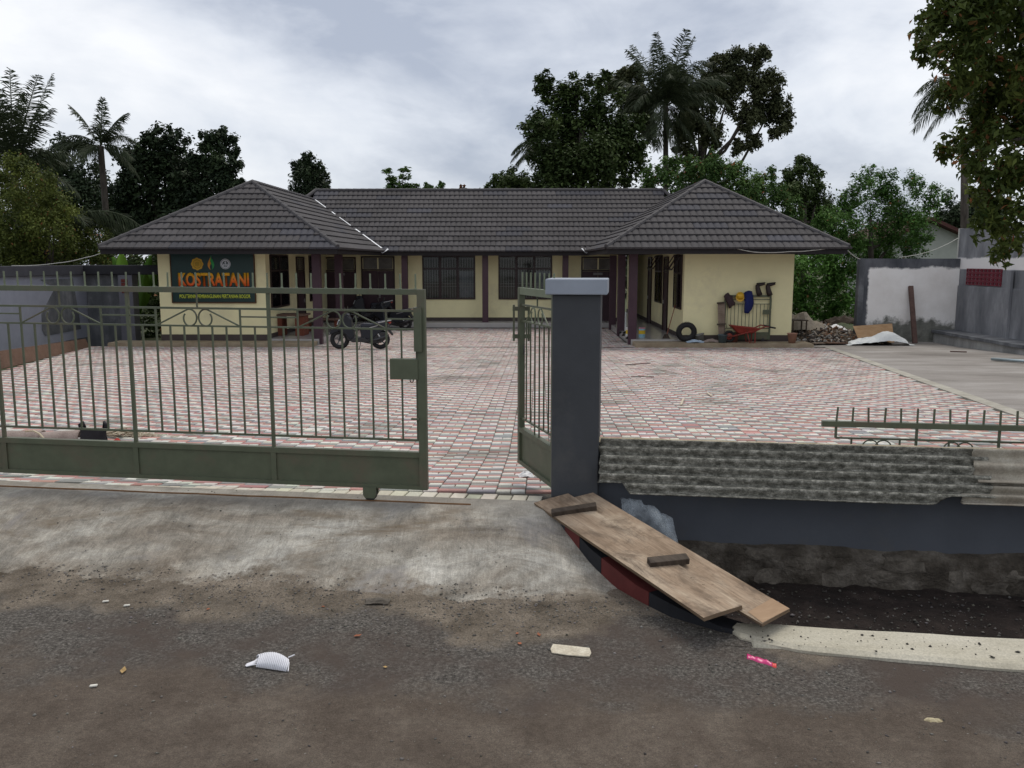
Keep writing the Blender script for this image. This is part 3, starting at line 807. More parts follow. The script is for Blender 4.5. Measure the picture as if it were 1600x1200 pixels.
for k in range(8):
    s = 0.05+k*(LL-0.10)/7
    if 0 < k < 7: bar_h('bar', (s, 0, 0.345 if k in (3, 4) else H_LOW), (s, 0, H_R3), 0.0115, 0.0115)
    mb = MB(); mb.tube([hfp(s, 0, 1.40), hfp(s, 0, 1.515)], 0.0058, 6); mb.build('spike', M['gate_pale'], hg)
cc = LL/2
for sgn in (-1, 1):
    pts = [(cc+sgn*0.25, H_R3+0.004)]
    h = H_R2-H_R3
    for q in np.linspace(115, -215, 20):
        a = radians(q); sh = 1.0 if q > -120 else 1.0-0.22*(-120-q)/95
        pts.append((cc+sgn*0.08-sgn*h*0.42*cos(a)*sh, H_R3+h*0.47+h*0.47*sin(a)*sh))
    mb = MB(); mb.tube([hfp(x, 0.004, z) for x, z in pts], 0.0058, 6); mb.build('scroll', M['gate_pale'], hg)
bar_h('tie', (cc, 0, H_R2), (cc, 0, 1.355), 0.010, 0.010)
# catch frame on the free end
ca = MB()
zc = lambda y: float(P(812, y, dfar)[2])
xq = lambda x: float(P(x, 520, dfar)[0])
for x in (803, 826): ca.beam((xq(x), dfar-0.03, zc(532)), (xq(x), dfar-0.03, zc(476)), 0.016, 0.03, up=(0, 1, 0))
for y in (482, 525): ca.beam((xq(801), dfar-0.02, zc(y)), (xq(828), dfar-0.02, zc(y)), 0.03, 0.03)
ca.build('catch', M['gate'], hg)
mb = MB(); mb.torus((xq(819), dfar-0.05, zc(546)), 0.030, 0.006, Matrix.Rotation(pi/2, 4, 'Y'), 18, 6); mb.build('pull_ring', M['black_plastic'], hg)

# ------------------------------------------------------------------ fence panel set behind the low wall
fp_ = thing('fence_panel', 'dark green spiked fence panel rising behind the low wall at right', 'fence', gl(4.0, 0.42, 0.0))
zF = float(P(1430, 659, 5.55)[2]); LOWER = H_TOP-zF
sF0 = to_st(P(1286, 660, 5.62))[0]; sF1 = sF0+3.6
def ffp(s, t, z): return tuple(gl(s, 0.42+t, z-LOWER))
def fbeam(name, p, q, w, h, up=(0, 0, 1)):
    mb = MB(); mb.beam(ffp(*p), ffp(*q), w, h, up=up); return mb.build(name, M['gate'], fp_)
fbeam('top_rail', (sF0, 0, 1.385), (sF1, 0, 1.385), 0.04, 0.036)
f_s = to_st(P(1308, 660, 5.62))[0]
zr2 = 1.385-0.095
fbeam('rail', (f_s, 0, zr2), (sF1, 0, zr2), 0.012, 0.012); fbeam('rail', (f_s, 0, zr2-0.14), (sF1, 0, zr2-0.14), 0.012, 0.012)
k = 0; s = f_s
while s < sF1:
    mb = MB(); mb.beam(ffp(s, 0, 1.40), ffp(s+rng.normal(0, .003), 0, 1.40+0.098), 0.011, 0.011); mb.build('spike', M['gate'], fp_)
    if k % 5 == 0: fbeam('post', (s, 0, zr2 if k == 0 else 0.95), (s, 0, 1.37), 0.014, 0.014)
    if k % 5 in (2, 3) and k < 16:
        mb = MB(); c0 = s+(0.02 if k % 5 == 2 else 0.0)
        mb.tube([ffp(c0+0.05*cos(a), 0, zr2-0.055+0.045*sin(a)) for a in np.linspace(0.3, pi-0.3, 10)], 0.005, 6); mb.build('scroll', M['gate'], fp_)
    if k % 3 == 1: fbeam('bar', (s, 0, zr2-0.14), (s, 0, zr2), 0.010, 0.010)
    s += 0.102; k += 1

# ------------------------------------------------------------------ corrugated fibre-cement sheets laid over the low wall
m, nt, b = nodes_of('mossy_fibre_cement', 0.95, 0.15)
f = noise(nt, 26, 10, 0.8, (0.7, 1, 1))
c = ramp(nt, f, [(0.36, (0.047, 0.046, 0.038)), (0.48, (0.14, 0.137, 0.116)), (0.57, (0.28, 0.272, 0.235)), (0.70, (0.52, 0.505, 0.45))])
c = mix(nt, 0.5, c, ramp(nt, noise(nt, 90, 4, 0.7), [(0.3, (0.2, 0.2, 0.2)), (0.7, (0.85, 0.85, 0.85))]), 'OVERLAY')
nt.links.new(c, b.inputs['Base Color']); bump(nt, b, noise(nt, 90, 6, 0.75), 0.35, 0.004)
M['sheet'] = m
M['sheet_clean'] = mottled('weathered_fibre_cement', [(0.3, (0.22, 0.19, 0.15)), (0.55, (0.36, 0.33, 0.27)), (0.75, (0.50, 0.47, 0.42))], 5, 0.9, bmp=0.3)
def corr(name, label, s0, s1, top, bot, ncorr, mat, seed, notch=None, amp=0.021):
    mb = MB(); nu, nv = 60, ncorr*10+1
    top, bot = np.array(top), np.array(bot)
    dirv = (bot-top); L_ = np.linalg.norm(dirv); nrm = np.array([-dirv[1], dirv[0]])/L_
    def f(u, v):
        a0 = s0+0.015*nz(v*9, seed, 1, 1); a1 = s1+0.02*nz(v*9, seed+4, 1, 2)
        s = a0+(a1-a0)*u
        vv = v
        if notch: vv = min(v, notch(s)+0.008*nz(s, seed, 16, 2))
        p = top+dirv*vv+nrm*(-amp*cos(2*pi*vv*ncorr)+0.0025*fbm(s, vv, 1.2, seed))
        return tuple(gl(s, p[0], p[1]))
    mb.grid(nu, nv, f)
    o = mb.build(name, mat, smooth=True, solid=0.007)
    return tag(o, label, 'roof sheet', 'corrugated sheets on the low wall')
sA0 = PS1+0.008
sMid = to_st(P(1455, 740, 5.2))[0]
corr('corrugated_sheet', 'long blackened mossy corrugated sheet laid along the low wall', sA0, sMid+0.35, (0.150, 0.430), (-0.060, 0.118), 6, M['sheet'], 1,
     notch=lambda s: 0.78 if s < sA0+0.17 else (1.0 if s < sMid-0.02 else max(0.84, 1.0-(s-sMid+0.02)*1.6)))
corr('corrugated_sheet', 'cleaner tan corrugated sheet at the right end of the low wall, under the mossy one', sMid+0.17, sMid+2.4, (0.165, 0.408), (-0.035, 0.125), 6, M['sheet_clean'], 2)
corr('corrugated_sheet', 'narrow grey corrugated offcut lapped over both sheets near the right edge', sMid+0.26, sMid+2.3, (0.120, 0.440), (0.030, 0.250), 2, M['sheet_clean'], 3, amp=0.020)

# ------------------------------------------------------------------ the plywood plank
m, nt, b = nodes_of('dirty_plywood', 0.85, 0.2)
tcn = nt.nodes.new('ShaderNodeTexCoord')
f = noise(nt, 2.2, 7, 0.65, (2.2, 0.8, 1), tcn.outputs['Object'], 0.3)
c = ramp(nt, f, [(0.30, (0.155, 0.105, 0.068)), (0.48, (0.30, 0.222, 0.155)), (0.68, (0.46, 0.375, 0.28))])
gr = noise(nt, 6, 6, 0.7, (16, 0.8, 1), tcn.outputs['Object'], 0.2)
c = mix(nt, 0.4, c, ramp(nt, gr, [(0.35, (0.25, 0.25, 0.25)), (0.7, (0.8, 0.8, 0.8))]), 'OVERLAY')
c = mix(nt, grey(nt, noise(nt, 3.2, 9, 0.72, (1.6, 1, 1), tcn.outputs['Object'], .6), 0.48, 0.66), c, (0.115, 0.085, 0.062))
c = mix(nt, grey(nt, noise(nt, 22, 7, 0.75, None, tcn.outputs['Object']), 0.62, 0.72), c, (0.06, 0.045, 0.033))
nt.links.new(c, b.inputs['Base Color']); bump(nt, b, gr, 0.3, 0.004)
M['plywood'] = m
M['ply_edge'] = wood('plywood_edge', (0.08, 0.055, 0.035), (0.28, 0.20, 0.13), stretch=(2, 2, 60), scale=6)
M['ply_bare'] = wood('bare_plywood', (0.27, 0.175, 0.105), (0.42, 0.29, 0.185), stretch=(3, 12, 3), scale=2)
TL, TR, BL, BR = P(834, 784, 5.50), P(926, 765, 5.47), PZ(1100, 976, -0.145), PZ(1234, 958, -0.165)
TH = 0.022
nP = np.cross(TR-TL, BL-TL); nP = nP/np.linalg.norm(nP); nP = nP if nP[2] > 0 else -nP
ctr = (TL+TR+BL+BR)/4
def quadp(u, v, off=0.0): return (TL*(1-u)*(1-v)+TR*u*(1-v)+BL*(1-u)*v+BR*u*v)+nP*off
ax_v = ((BL+BR)/2-(TL+TR)/2); ax_v = ax_v/np.linalg.norm(ax_v); ax_u = np.cross(ax_v, nP); ax_u = -ax_u if ax_u @ (TR-TL) < 0 else ax_u
MP = Matrix(((ax_u[0], ax_v[0], nP[0], ctr[0]), (ax_u[1], ax_v[1], nP[1], ctr[1]), (ax_u[2], ax_v[2], nP[2], ctr[2]), (0, 0, 0, 1)))
MPi = MP.inverted()
def plank_obj(name, corners, off0, off1, mats, seed, ends=None):
    """corners in (u, v) on the plank plane; mesh is authored in the plank's own axes"""
    o = MB(); nv = 14
    a, b_, c_, d_ = [np.array(q) for q in corners]     # top-left, top-right, bottom-right, bottom-left
    def ring(v):
        l = a*(1-v)+d_*v; r = b_*(1-v)+c_*v
        j = 0.006*nz(v*7, seed, 1, 3); wv = 0.004*nz(v*3, seed, 1, 5)
        l = l+np.array([j, 0]); r = r+np.array([0.006*nz(v*6, seed+9, 1, 1), 0])
        m1 = (l*2+r)/3; m2 = (l+r*2)/3
        top = [quadp(*q, off1+wv+w_) for q, w_ in ((l, 0), (m1, .002), (m2, .001), (r, 0))]; bot = [quadp(*q, off0+wv) for q in (r, l)]
        return [tuple(MPi @ Vector(q)) for q in top+bot]
    rings = [ring(i/(nv-1)) for i in range(nv)]
    vs = [p for r in rings for p in r]
    for i in range(nv-1):
        for j in range(6):
            o.f.append([i*6+j, i*6+(j+1) % 6, (i+1)*6+(j+1) % 6, (i+1)*6+j]); o.m.append(0 if j < 3 else 1); o.c.append(None)
    o.f.append(list(range(5, -1, -1))); o.m.append(1); o.c.append(None)
    o.f.append([(nv-1)*6+j for j in range(6)]); o.m.append(1); o.c.append(None)
    o.v = vs
    ob = o.build(name, mats, local=True); ob.matrix_world = MP
    return ob
bA = plank_obj('plywood_board', [(-0.002, 0.005), (0.62, -0.01), (0.54, 0.965), (0.0, 1.0)], 0.0, TH, [M['plywood'], M['ply_edge']], 1)
tag(bA, 'dirty plywood board sloping from the pillar foot, carrying two dark wood cleats', 'plywood board', 'plywood boards at the pillar foot')
bB = plank_obj('plywood_board', [(0.34, 0.01), (1.0, 0.0), (1.0, 1.0), (0.505, 1.055)], -0.019, -0.0025, [M['plywood'], M['ply_edge']], 2)
tag(bB, 'lower plywood board with a bare end, tucked under the cleated board over the ditch', 'plywood board', 'plywood boards at the pillar foot')
mb = MB()
mb.add([tuple(MPi @ Vector(quadp(*q, off))) for q, off in (((0.545, 0.985), 0.0005), ((1.0, 0.93), 0.0005), ((1.003, 1.0), 0.0005), ((0.52, 1.052), 0.0005))], [(0, 1, 2, 3)])
mb.build('bare_end', M['ply_bare'], bB, local=True)
M['cleat'] = wood('dark_old_wood', (0.022, 0.016, 0.012), (0.11, 0.085, 0.065), stretch=(14, 2, 2), scale=4)
_g = [(u, v) for u in np.linspace(0, 1, 90) for v in np.linspace(0, 1, 180)]
_q = np.array([quadp(u, v, TH) for u, v in _g])-CAM
_f = _q @ FW; _xy = np.stack([800+FPX*(_q @ RT)/_f, 600-FPX*(_q @ UP)/_f], 1)
def on_plank(x, y, off):
    k = int(np.argmin(((_xy-np.array([x, y]))**2).sum(1))); return quadp(*_g[k], TH+off)
for q, (pa, pb) in enumerate((((862, 802), (932, 791)), ((1014, 884), (1076, 879)))):
    mb = MB(); mb.beam(MPi @ Vector(on_plank(*pa, 0.016)), MPi @ Vector(on_plank(*pb, 0.016)), 0.062 if q else 0.05, 0.036, up=(0, 0, 1))
    mb.build('cleat', M['cleat'], bA, local=True, bevel=0.004)

# crumpled clear plastic sheet behind the plank
m = bpy.data.materials.new('clear_plastic'); m.use_nodes = True; nt = m.node_tree; b = nt.nodes['Principled BSDF']
b.inputs['Base Color'].default_value = (0.62, 0.70, 0.76, 1); b.inputs['Roughness'].default_value = 0.25; b.inputs['Specular IOR Level'].default_value = 0.6
f = noise(nt, 7, 6, 0.65); al = nt.nodes.new('ShaderNodeMapRange'); al.inputs['From Min'].default_value = 0.3; al.inputs['From Max'].default_value = 0.7; al.inputs['To Min'].default_value = 0.02; al.inputs['To Max'].default_value = 0.22
nt.links.new(f, al.inputs[0]); nt.links.new(al.outputs[0], b.inputs['Alpha'])
bump(nt, b, noise(nt, 16, 5, 0.6), 0.5, 0.02)
M['plastic'] = m
mb = MB()
pl = [P(975, 776, 5.36), P(1046, 806, 5.22), P(1063, 850, 5.12), P(958, 815, 5.22), P(1062, 890, 5.05)]
def plf(u, v):
    a = P(970+80*u, 778+8*u+22*u*u, 5.40-0.16*u); b_ = P(972+93*u, 822+74*u, 5.26-0.20*u)
    p = a*(1-v)+b_*v
    if u > 0.7: p = p+np.array([0.02, 0, 0.0])*(v if v < .7 else .5)
    return tuple(p+np.array([0, -0.04*sin(pi*v)-0.075*fbm(u*2.2, v*1.4, 1.3, 2), 0.05*fbm(u*4, v*2, 1.1, 6)]))
mb.grid(24, 14, plf)
tag(mb.build('plastic_sheet', M['plastic'], smooth=True, solid=0.002), 'crumpled bluish clear plastic sheet between the plank and the dark wall', 'plastic sheet')
# ------------------------------------------------------------------ the office building
CX = -1.6
Z_FL, Z_AP, Z_WT, Z_E0, Z_E1 = -0.885, -0.935, 1.84, 1.79, 1.965
Y_EW, Y_WW, Y_EM, Y_MW, Y_COL = 26.0, 27.3, 34.3, 35.7, 34.75
RI, RO, WI, WO = 4.03, 11.25, 6.62, 10.05
SL = 0.617; YR = 38.6; ZR = 4.62
bld = thing('office_building', 'low cream office building with two hipped wings and a dark tiled roof', 'building', (CX, 33, Z_AP))
def bpart(name, mat, boxes, bevel=0, parent=None):
    mb = MB()
    for q in boxes: mb.box(*q)
    return mb.build(name, mat, parent or bld, bevel=bevel)
# walls: the two wings and the main block, with an open passage beside the right wing
for sg in (-1, 1):
    x0, x1 = sorted((CX+sg*WI, CX+sg*WO))
    bpart('wing_wall', M['cream'], [(x0, x1, Y_WW, Y_WW+0.15, Z_FL+0.14, Z_WT)])
    bpart('wing_wall', M['cream'], [(x0+0.001, x1-0.001, Y_WW+0.151, 42.5, Z_FL+0.141, Z_WT-.002)])
    bpart('plinth', M['plinth'], [(x0-0.012, x1+0.012, Y_WW-0.012, 42.5, Z_AP-0.2, Z_FL+0.139)])
xm0, xm1 = CX-WI+0.002, 4.05
bpart('wall', M['cream'], [(xm0, xm1, Y_MW, 42.4, Z_FL+0.14, Z_WT-0.003)])
bpart('plinth', M['plinth'], [(xm0+.013, xm1, Y_MW-0.012, 42.3, Z_FL-0.1, Z_FL+0.138)])
# porch floors, apron, steps
pf = []
pf.append((CX-5.15-0.2, xm1+.9, 34.62, Y_MW-.013, Z_FL-0.2, Z_FL-0.002))
for sg in (-1, 1):
    a, b_ = sorted((CX+sg*(WI-0.013), CX+sg*4.98)); pf.append((a, b_, Y_WW-0.05, 34.61, Z_FL-0.2, Z_FL))
    a, b_ = sorted((CX+sg*(WI-0.013), CX+sg*(WI+0.0)));
pf.append((4.06, 5.0, Y_MW-0.012, 42, Z_FL-0.2, Z_FL-0.001))
for q in pf: bpart('porch_floor', M['floor_tile'], [q])
# columns
M['column'] = paint('maroon_column_paint', (0.060, 0.030, 0.042), 0.45, 0.12, 5)
for rx in (-3.25, 0.0, 3.23):
    bpart('column', M['column'], [(CX+rx-0.12, CX+rx+0.12, Y_COL, Y_COL+0.22, Z_FL-0.25, Z_E0+.01)], bevel=0.01)
for sg in (-1, 1):
    for y in (Y_WW+0.02, 30.6, 33.6):
        x = CX+sg*5.03
        if y > 33 and sg < 0: continue
        bpart('column', M['column'], [(x-0.13, x+0.13, y, y+0.24, Z_FL-0.2, Z_E0+.01)], bevel=0.01)

# joinery --------------------------------------------------------
def window(Mx, w, h, lights=3, transom=0.36, parent=None, open_top=False, grille=True, depth=0.10):
    """frame, panes and grille in a local frame: x along the wall, y out of the wall, z up; Mx maps to the world"""
    fr = MB(); fw_ = 0.055
    def bx(m_, *q): m_.box(*q, M=Mx)
    bx(fr, 0, w, -0.004, 0.045, 0, fw_); bx(fr, 0, w, -0.004, 0.045, h-fw_, h)
    bx(fr, 0, fw_, -0.003, 0.044, fw_, h-fw_); bx(fr, w-fw_, w, -0.003, 0.044, fw_, h-fw_)
    tz = h*(1-transom)
    if transom > 0: bx(fr, fw_, w-fw_, -0.002, 0.042, tz-0.03, tz+0.03)
    for k in range(1, lights):
        x = w*k/lights; bx(fr, x-0.05, x+0.05, -0.001, 0.040, fw_, tz-0.031 if transom > 0 else h-fw_)
        if transom > 0: bx(fr, x-0.05, x+0.05, -0.001, 0.040, tz+0.031, h-fw_)
    f = fr.build('window', M['maroon_dark'], parent or bld)
    mb = MB(); bx(mb, 0.02, w-0.02, 0.002, 0.006, 0.02, h-0.02); mb.build('dark_room_sheet', M['interior'], f)  # dark sheet painted in for the unlit room behind the panes
    for k in range(lights):
        xa, xb = w*k/lights+0.05, w*(k+1)/lights-0.05
        if not open_top or True:
            mb = MB(); bx(mb, xa, xb, 0.024, 0.029, 0.05, (tz-0.025 if transom > 0 else h-0.05)); mb.build('pane', M['glass'], f)
            if transom > 0 and not open_top:
                mb = MB(); bx(mb, xa, xb, 0.024, 0.029, tz+0.025, h-0.05); mb.build('pane', M['glass'], f)
        if lights == 3 and k == 2:
            mb = MB(); bx(mb, xa+0.02, xb-0.02, 0.0065, 0.0085, 0.08, tz-0.10); mb.build('curtain', M['curtain'], f)
        if grille:
            mb = MB(); nb = 6
            for q in range(nb):
                x = xa+(xb-xa)*(q+0.5)/nb; bx(mb, x-0.006, x+0.006, 0.009, 0.017, 0.06, tz-0.04 if transom > 0 else h-.06)
            for zq in (0.30, 0.36): bx(mb, xa, xb, 0.010, 0.016, h*zq-0.006, h*zq+0.006)
            if transom > 0:
                for q in range(nb):
                    x = xa+(xb-xa)*(q+0.5)/nb; bx(mb, x-0.005, x+0.005, 0.009, 0.017, tz+0.06, h-0.10)
                bx(mb, xa, xb, 0.010, 0.016, h-0.14, h-0.13)
            mb.build('grille', M['grille'], f)
    if open_top:
        for k in range(lights):
            xa, xb = w*k/lights+0.03, w*(k+1)/lights-0.03
            Ms = Mx @ Matrix.Translation((0, 0.045, h-0.04)) @ Matrix.Rotation(radians(32), 4, 'X')
            mb = MB(); hh = h*transom-0.05
            for q in ((xa, xb, 0, 0.03, -0.05, 0), (xa, xb, 0, 0.03, -hh, -hh+0.05), (xa, xa+.05, 0.001, 0.029, -hh+.05, -.05), (xb-.05, xb, 0.001, 0.029, -hh+.05, -.05)): mb.box(*q, M=Ms)
            sh = mb.build('sash', M['maroon_dark'], f)
    return f
def door(Mx, w, h, leaves=1, transom=0.0, parent=None, sign=False):
    fr = MB(); fw_ = 0.06
    def bx(m_, *q): m_.box(*q, M=Mx)
    bx(fr, 0, fw_, -0.003, 0.05, 0, h); bx(fr, w-fw_, w, -0.003, 0.05, 0, h); bx(fr, fw_, w-fw_, -0.002, 0.049, h-fw_, h)
    hd = h-transom if transom else h
    if transom: bx(fr, fw_, w-fw_, -0.002, 0.049, hd-0.04, hd+0.02)
    d = fr.build('door', M['maroon_dark'], parent or bld)
    lw = (w-2*fw_)/leaves
    for k in range(leaves):
        a = fw_+lw*k+0.004; b_ = a+lw-0.008; lf = MB()
        bx(lf, a, b_, 0.0, 0.022, 0.01, hd-0.05)
        for z0, z1 in ((0.15, 0.85), (1.0, hd-0.22)):
            bx(lf, a+0.10, b_-0.10, 0.0225, 0.030, z0, z1)
        lfo = lf.build('door_leaf', M['maroon'], d)
    mb = MB(); bx(mb, w/2+(0.05 if leaves > 1 else w*0.33), w/2+(0.07 if leaves > 1 else w*0.33+0.02), 0.03, 0.06, 0.95, 1.08); mb.build('handle', M['steel'], d)
    if transom:
        nl = 2
        for k in range(nl):
            a = fw_+(w-2*fw_)*k/nl+0.03; b_ = fw_+(w-2*fw_)*(k+1)/nl-0.03
            mb = MB(); bx(mb, a, b_, 0.0, 0.012, hd+0.03, h-fw_-0.01); mb.build('transom_pane', M['transom_glass'], d)
    if sign:
        mb = MB(); bx(mb, w*0.36, w*0.64, 0.031, 0.04, hd-0.20, hd-0.10); mb.build('door_plate', M['grille'], d)
    return d
m, nt, b = nodes_of('frosted_transom', 0.25, 0.5)
nt.links.new(ramp(nt, noise(nt, 5, 3), [(0.3, (0.06, 0.055, 0.045)), (0.7, (0.12, 0.11, 0.085))]), b.inputs['Base Color']); M['transom_glass'] = m
def Mfront(x, y, z): return Matrix.Translation((x, y, z)) @ Matrix.Rotation(pi, 4, 'Z') @ Matrix.Scale(1, 4)      # outward = -y, local x runs to -x
def MF(x0, y, z): return Matrix(((1, 0, 0, x0), (0, -1, 0, y), (0, 0, 1, z), (0, 0, 0, 1)))    # outward = -y (towards the road), x to the right
def MRt(x, y0, z): return Matrix(((0, 1, 0, x), (1, 0, 0, y0), (0, 0, 1, z), (0, 0, 0, 1)))     # wall facing +x, local x runs back
def MLt(x, y0, z): return Matrix(((0, -1, 0, x), (1, 0, 0, y0), (0, 0, 1, z), (0, 0, 0, 1)))    # wall facing -x
XM = lambda x: (x-820)*Y_MW/1340
zmw = lambda y: 1.6+(407-y)*Y_MW/1340
for xa, xb in ((661, 743), (779, 862)):
    z0 = zmw(467); window(MF(XM(xa), Y_MW, z0), XM(xb)-XM(xa), 1.80-z0, 3, 0.30)
door(MF(XM(509), Y_MW, Z_FL), XM(558)-XM(509), 2.62, 2, 0.55, sign=True)
door(MF(XM(566), Y_MW, Z_FL), XM(618)-XM(566), 2.66, 2, 0.55)
door(MF(XM(907), Y_MW, Z_FL), XM(959)-XM(907), 2.64, 2, 0.55, sign=True)
# left wing, wall towards the porch
XL_ = CX-WI
def yl(x, X): return X*1340/(x-820)
for xa, xb, kind in ((423, 451, 'w'), (464, 476, 'd'), (484, 501, 'w')):
    ya, yb = yl(xa, XL_), yl(xb, XL_)
    if kind == 'w': window(MRt(XL_, ya, 0.05), yb-ya, 1.74, 2 if yb-ya > 1.3 else 2, 0.30)
    else: door(MRt(XL_, ya, Z_FL), yb-ya, 2.62, 1, 0.5)
XR_ = CX+WI
for ya, yb, kind in ((27.62, 29.05, 'wo'), (30.25, 31.2, 'd'), (31.6, 33.2, 'wo'), (34.2, 35.1, 'd')):
    if kind[0] == 'w': window(MLt(XR_, ya, 0.04), yb-ya, 1.75, 2, 0.34, open_top=len(kind) > 1, grille=False)
    else: door(MLt(XR_, ya, Z_FL), yb-ya, 2.62, 1, 0.5)

# roof ----------------------------------------------------------
def clip_poly(mb_v, mb_f, planes):
    bm = bmesh.new()
    vs = [bm.verts.new(v) for v in mb_v]
    for f in mb_f:
        try: bm.faces.new([vs[i] for i in f])
        except ValueError: pass
    for co, no in planes:
        gm = bm.verts[:]+bm.edges[:]+bm.faces[:]
        bmesh.ops.bisect_plane(bm, geom=gm, plane_co=co, plane_no=no, clear_outer=True)
    bm.verts.index_update()
    v = [tuple(q.co) for q in bm.verts]; f = [[q.index for q in fc.verts] for fc in bm.faces]
    bm.free(); return v, f
roof = None
def roof_plane(O, e, up_xy, poly, detailed=True, exposure=0.405, pw=1.06, waves=5, amp=0.032):
    """O: eave start, e: unit vector along the eave, up_xy: unit horizontal vector up the slope, poly in (along, horizontal run)"""
    O, e, u = Vector(O), Vector(e), Vector((up_xy[0], up_xy[1], SL)).normalized()
    n = e.cross(u).normalized()
    if n.z < 0: n = -n
    k = 1/sqrt(1+SL*SL)
    pl2 = [(a, r/k) for a, r in poly]
    pts = [O+e*a+u*t for a, t in pl2]
    planes = []; cen = Vector((0, 0, 0))
    for p in pts: cen += p/len(pts)
    for i in range(len(pts)):
        p, q = pts[i], pts[(i+1) % len(pts)]
        no = (q-p).cross(n).normalized()
        if no.dot(cen-p) > 0: no = -no
        if abs(pl2[i][1]) < 1e-6 and abs(pl2[(i+1) % len(pts)][1]) < 1e-6: continue      # eave stays free
        planes.append((p, no))
    tmax = max(t for _, t in pl2); a0 = min(a for a, _ in pl2); a1 = max(a for a, _ in pl2)
    nrows = int(math.ceil(tmax/exposure)); exposure = tmax/nrows
    for r in range(nrows):
        t0 = r*exposure; offs = (0.37*pw if r % 2 else 0.0)
        s = a0-offs
        while s < a1:
            s0, s1 = s, s+pw; s += pw
            if s0 < a0-pw: continue
            ns = waves*6; V = []; F = []
            for j, (tt, lift) in enumerate(((t0-0.040, 0.030), (t0-0.036, 0.052), (t0+exposure*0.55, 0.026), (t0+exposure+0.01, 0.000))):
                for i in range(ns+1):
                    q = i/ns; ph = (q*waves) % 1.0
                    w_ = amp*(abs(sin(pi*ph))**0.7)
                    drop = -0.045 if j == 0 else 0
                    sc_ = -0.045*abs(sin(pi*ph)) if j < 2 else 0
                    V.append(O+e*(s0+0.003+(pw-0.006)*q)+u*(tt+sc_)+n*(lift+w_+drop))
            for j in range(3):
                for i in range(ns): F.append((j*(ns+1)+i, j*(ns+1)+i+1, (j+1)*(ns+1)+i+1, (j+1)*(ns+1)+i))
            V2, F2 = clip_poly(V, F, planes)
            if len(F2) < 3: continue
            base = np.array([0.056, 0.052, 0.054])*(1+rng.normal(0, 0.12))
            if rng.random() < 0.10: base = base*np.array([0.86, 0.92, 1.05])
            mb = MB(); mb.add(V2, F2, 0, tuple(base)); mb.build('roof_panel', M['rooftile'], roof)
W_ = RO-RI; hw = W_/2
Lw = 37.9-Y_EW
mb = MB()
def sheet(pts): mb.add(pts, [tuple(range(len(pts)))])
zt_w = Z_E1+SL*hw
for sg in (-1, 1):
    xi, xo, xc = CX+sg*RI, CX+sg*RO, CX+sg*(RI+RO)/2
    sheet([(xi, Y_EW, Z_E1), (xo, Y_EW, Z_E1), (xc, Y_EW+hw, zt_w)])
    sheet([(xo, Y_EW, Z_E1), (xo, 42.9, Z_E1), (xc, 42.9-hw, zt_w), (xc, Y_EW+hw, zt_w)])
    sheet([(xi, Y_EW, Z_E1), (xc, Y_EW+hw, zt_w), (xc, 38.0, zt_w), (xi, Y_EM, Z_E1)])
    sheet([(xo, 42.9, Z_E1), (xc+sg*0.02, 42.9-hw, zt_w), (CX+sg*7.66, YR, ZR), (CX+sg*7.0, 42.9, Z_E1)])
    # main hip end showing above the wing ridge
    sheet([(CX+sg*7.66, YR, ZR), (xc+sg*0.9, YR-2.0, ZR-1.1), (xc+sg*0.9, YR+2.0, ZR-1.1)])
sheet([(CX-RI, Y_EM, Z_E1), (CX+RI, Y_EM, Z_E1), (CX+7.66, YR-0.1, ZR-.05), (CX-7.66, YR-.1, ZR-.05)])
sheet([(CX-RO, 42.9, Z_E1), (CX+RO, 42.9, Z_E1), (CX+7.66, YR, ZR), (CX-7.66, YR, ZR)])
M['roof_under'] = paint('roof_underlay', (0.055, 0.052, 0.056), 0.8, 0.1, 4)
roof = mb.build('roof', M['roof_under'], bld)
rw = 8.15          # run of the main slope
runM = (ZR-Z_E1)/SL
for sg in (-1, 1):
    xi, xo, xc = CX+sg*RI, CX+sg*RO, CX+sg*(RI+RO)/2
    xa, xb = min(xi, xo), max(xi, xo)
    roof_plane((xa, Y_EW, Z_E1), (1, 0, 0), (0, 1), [(0, 0), (W_, 0), (hw, hw)])
    roof_plane((xi, Y_EW, Z_E1), (0, 1, 0), (sg, 0), [(0, 0), (Y_EM-Y_EW, 0), (37.9-Y_EW, hw), (hw, hw)])
roof_plane((CX-RI, Y_EM, Z_E1), (1, 0, 0), (0, 1), [(0, 0), (2*RI, 0), (RI+7.64, hw), (RI+7.66, YR-Y_EM), (RI-7.66, YR-Y_EM), (RI-7.64, hw)])
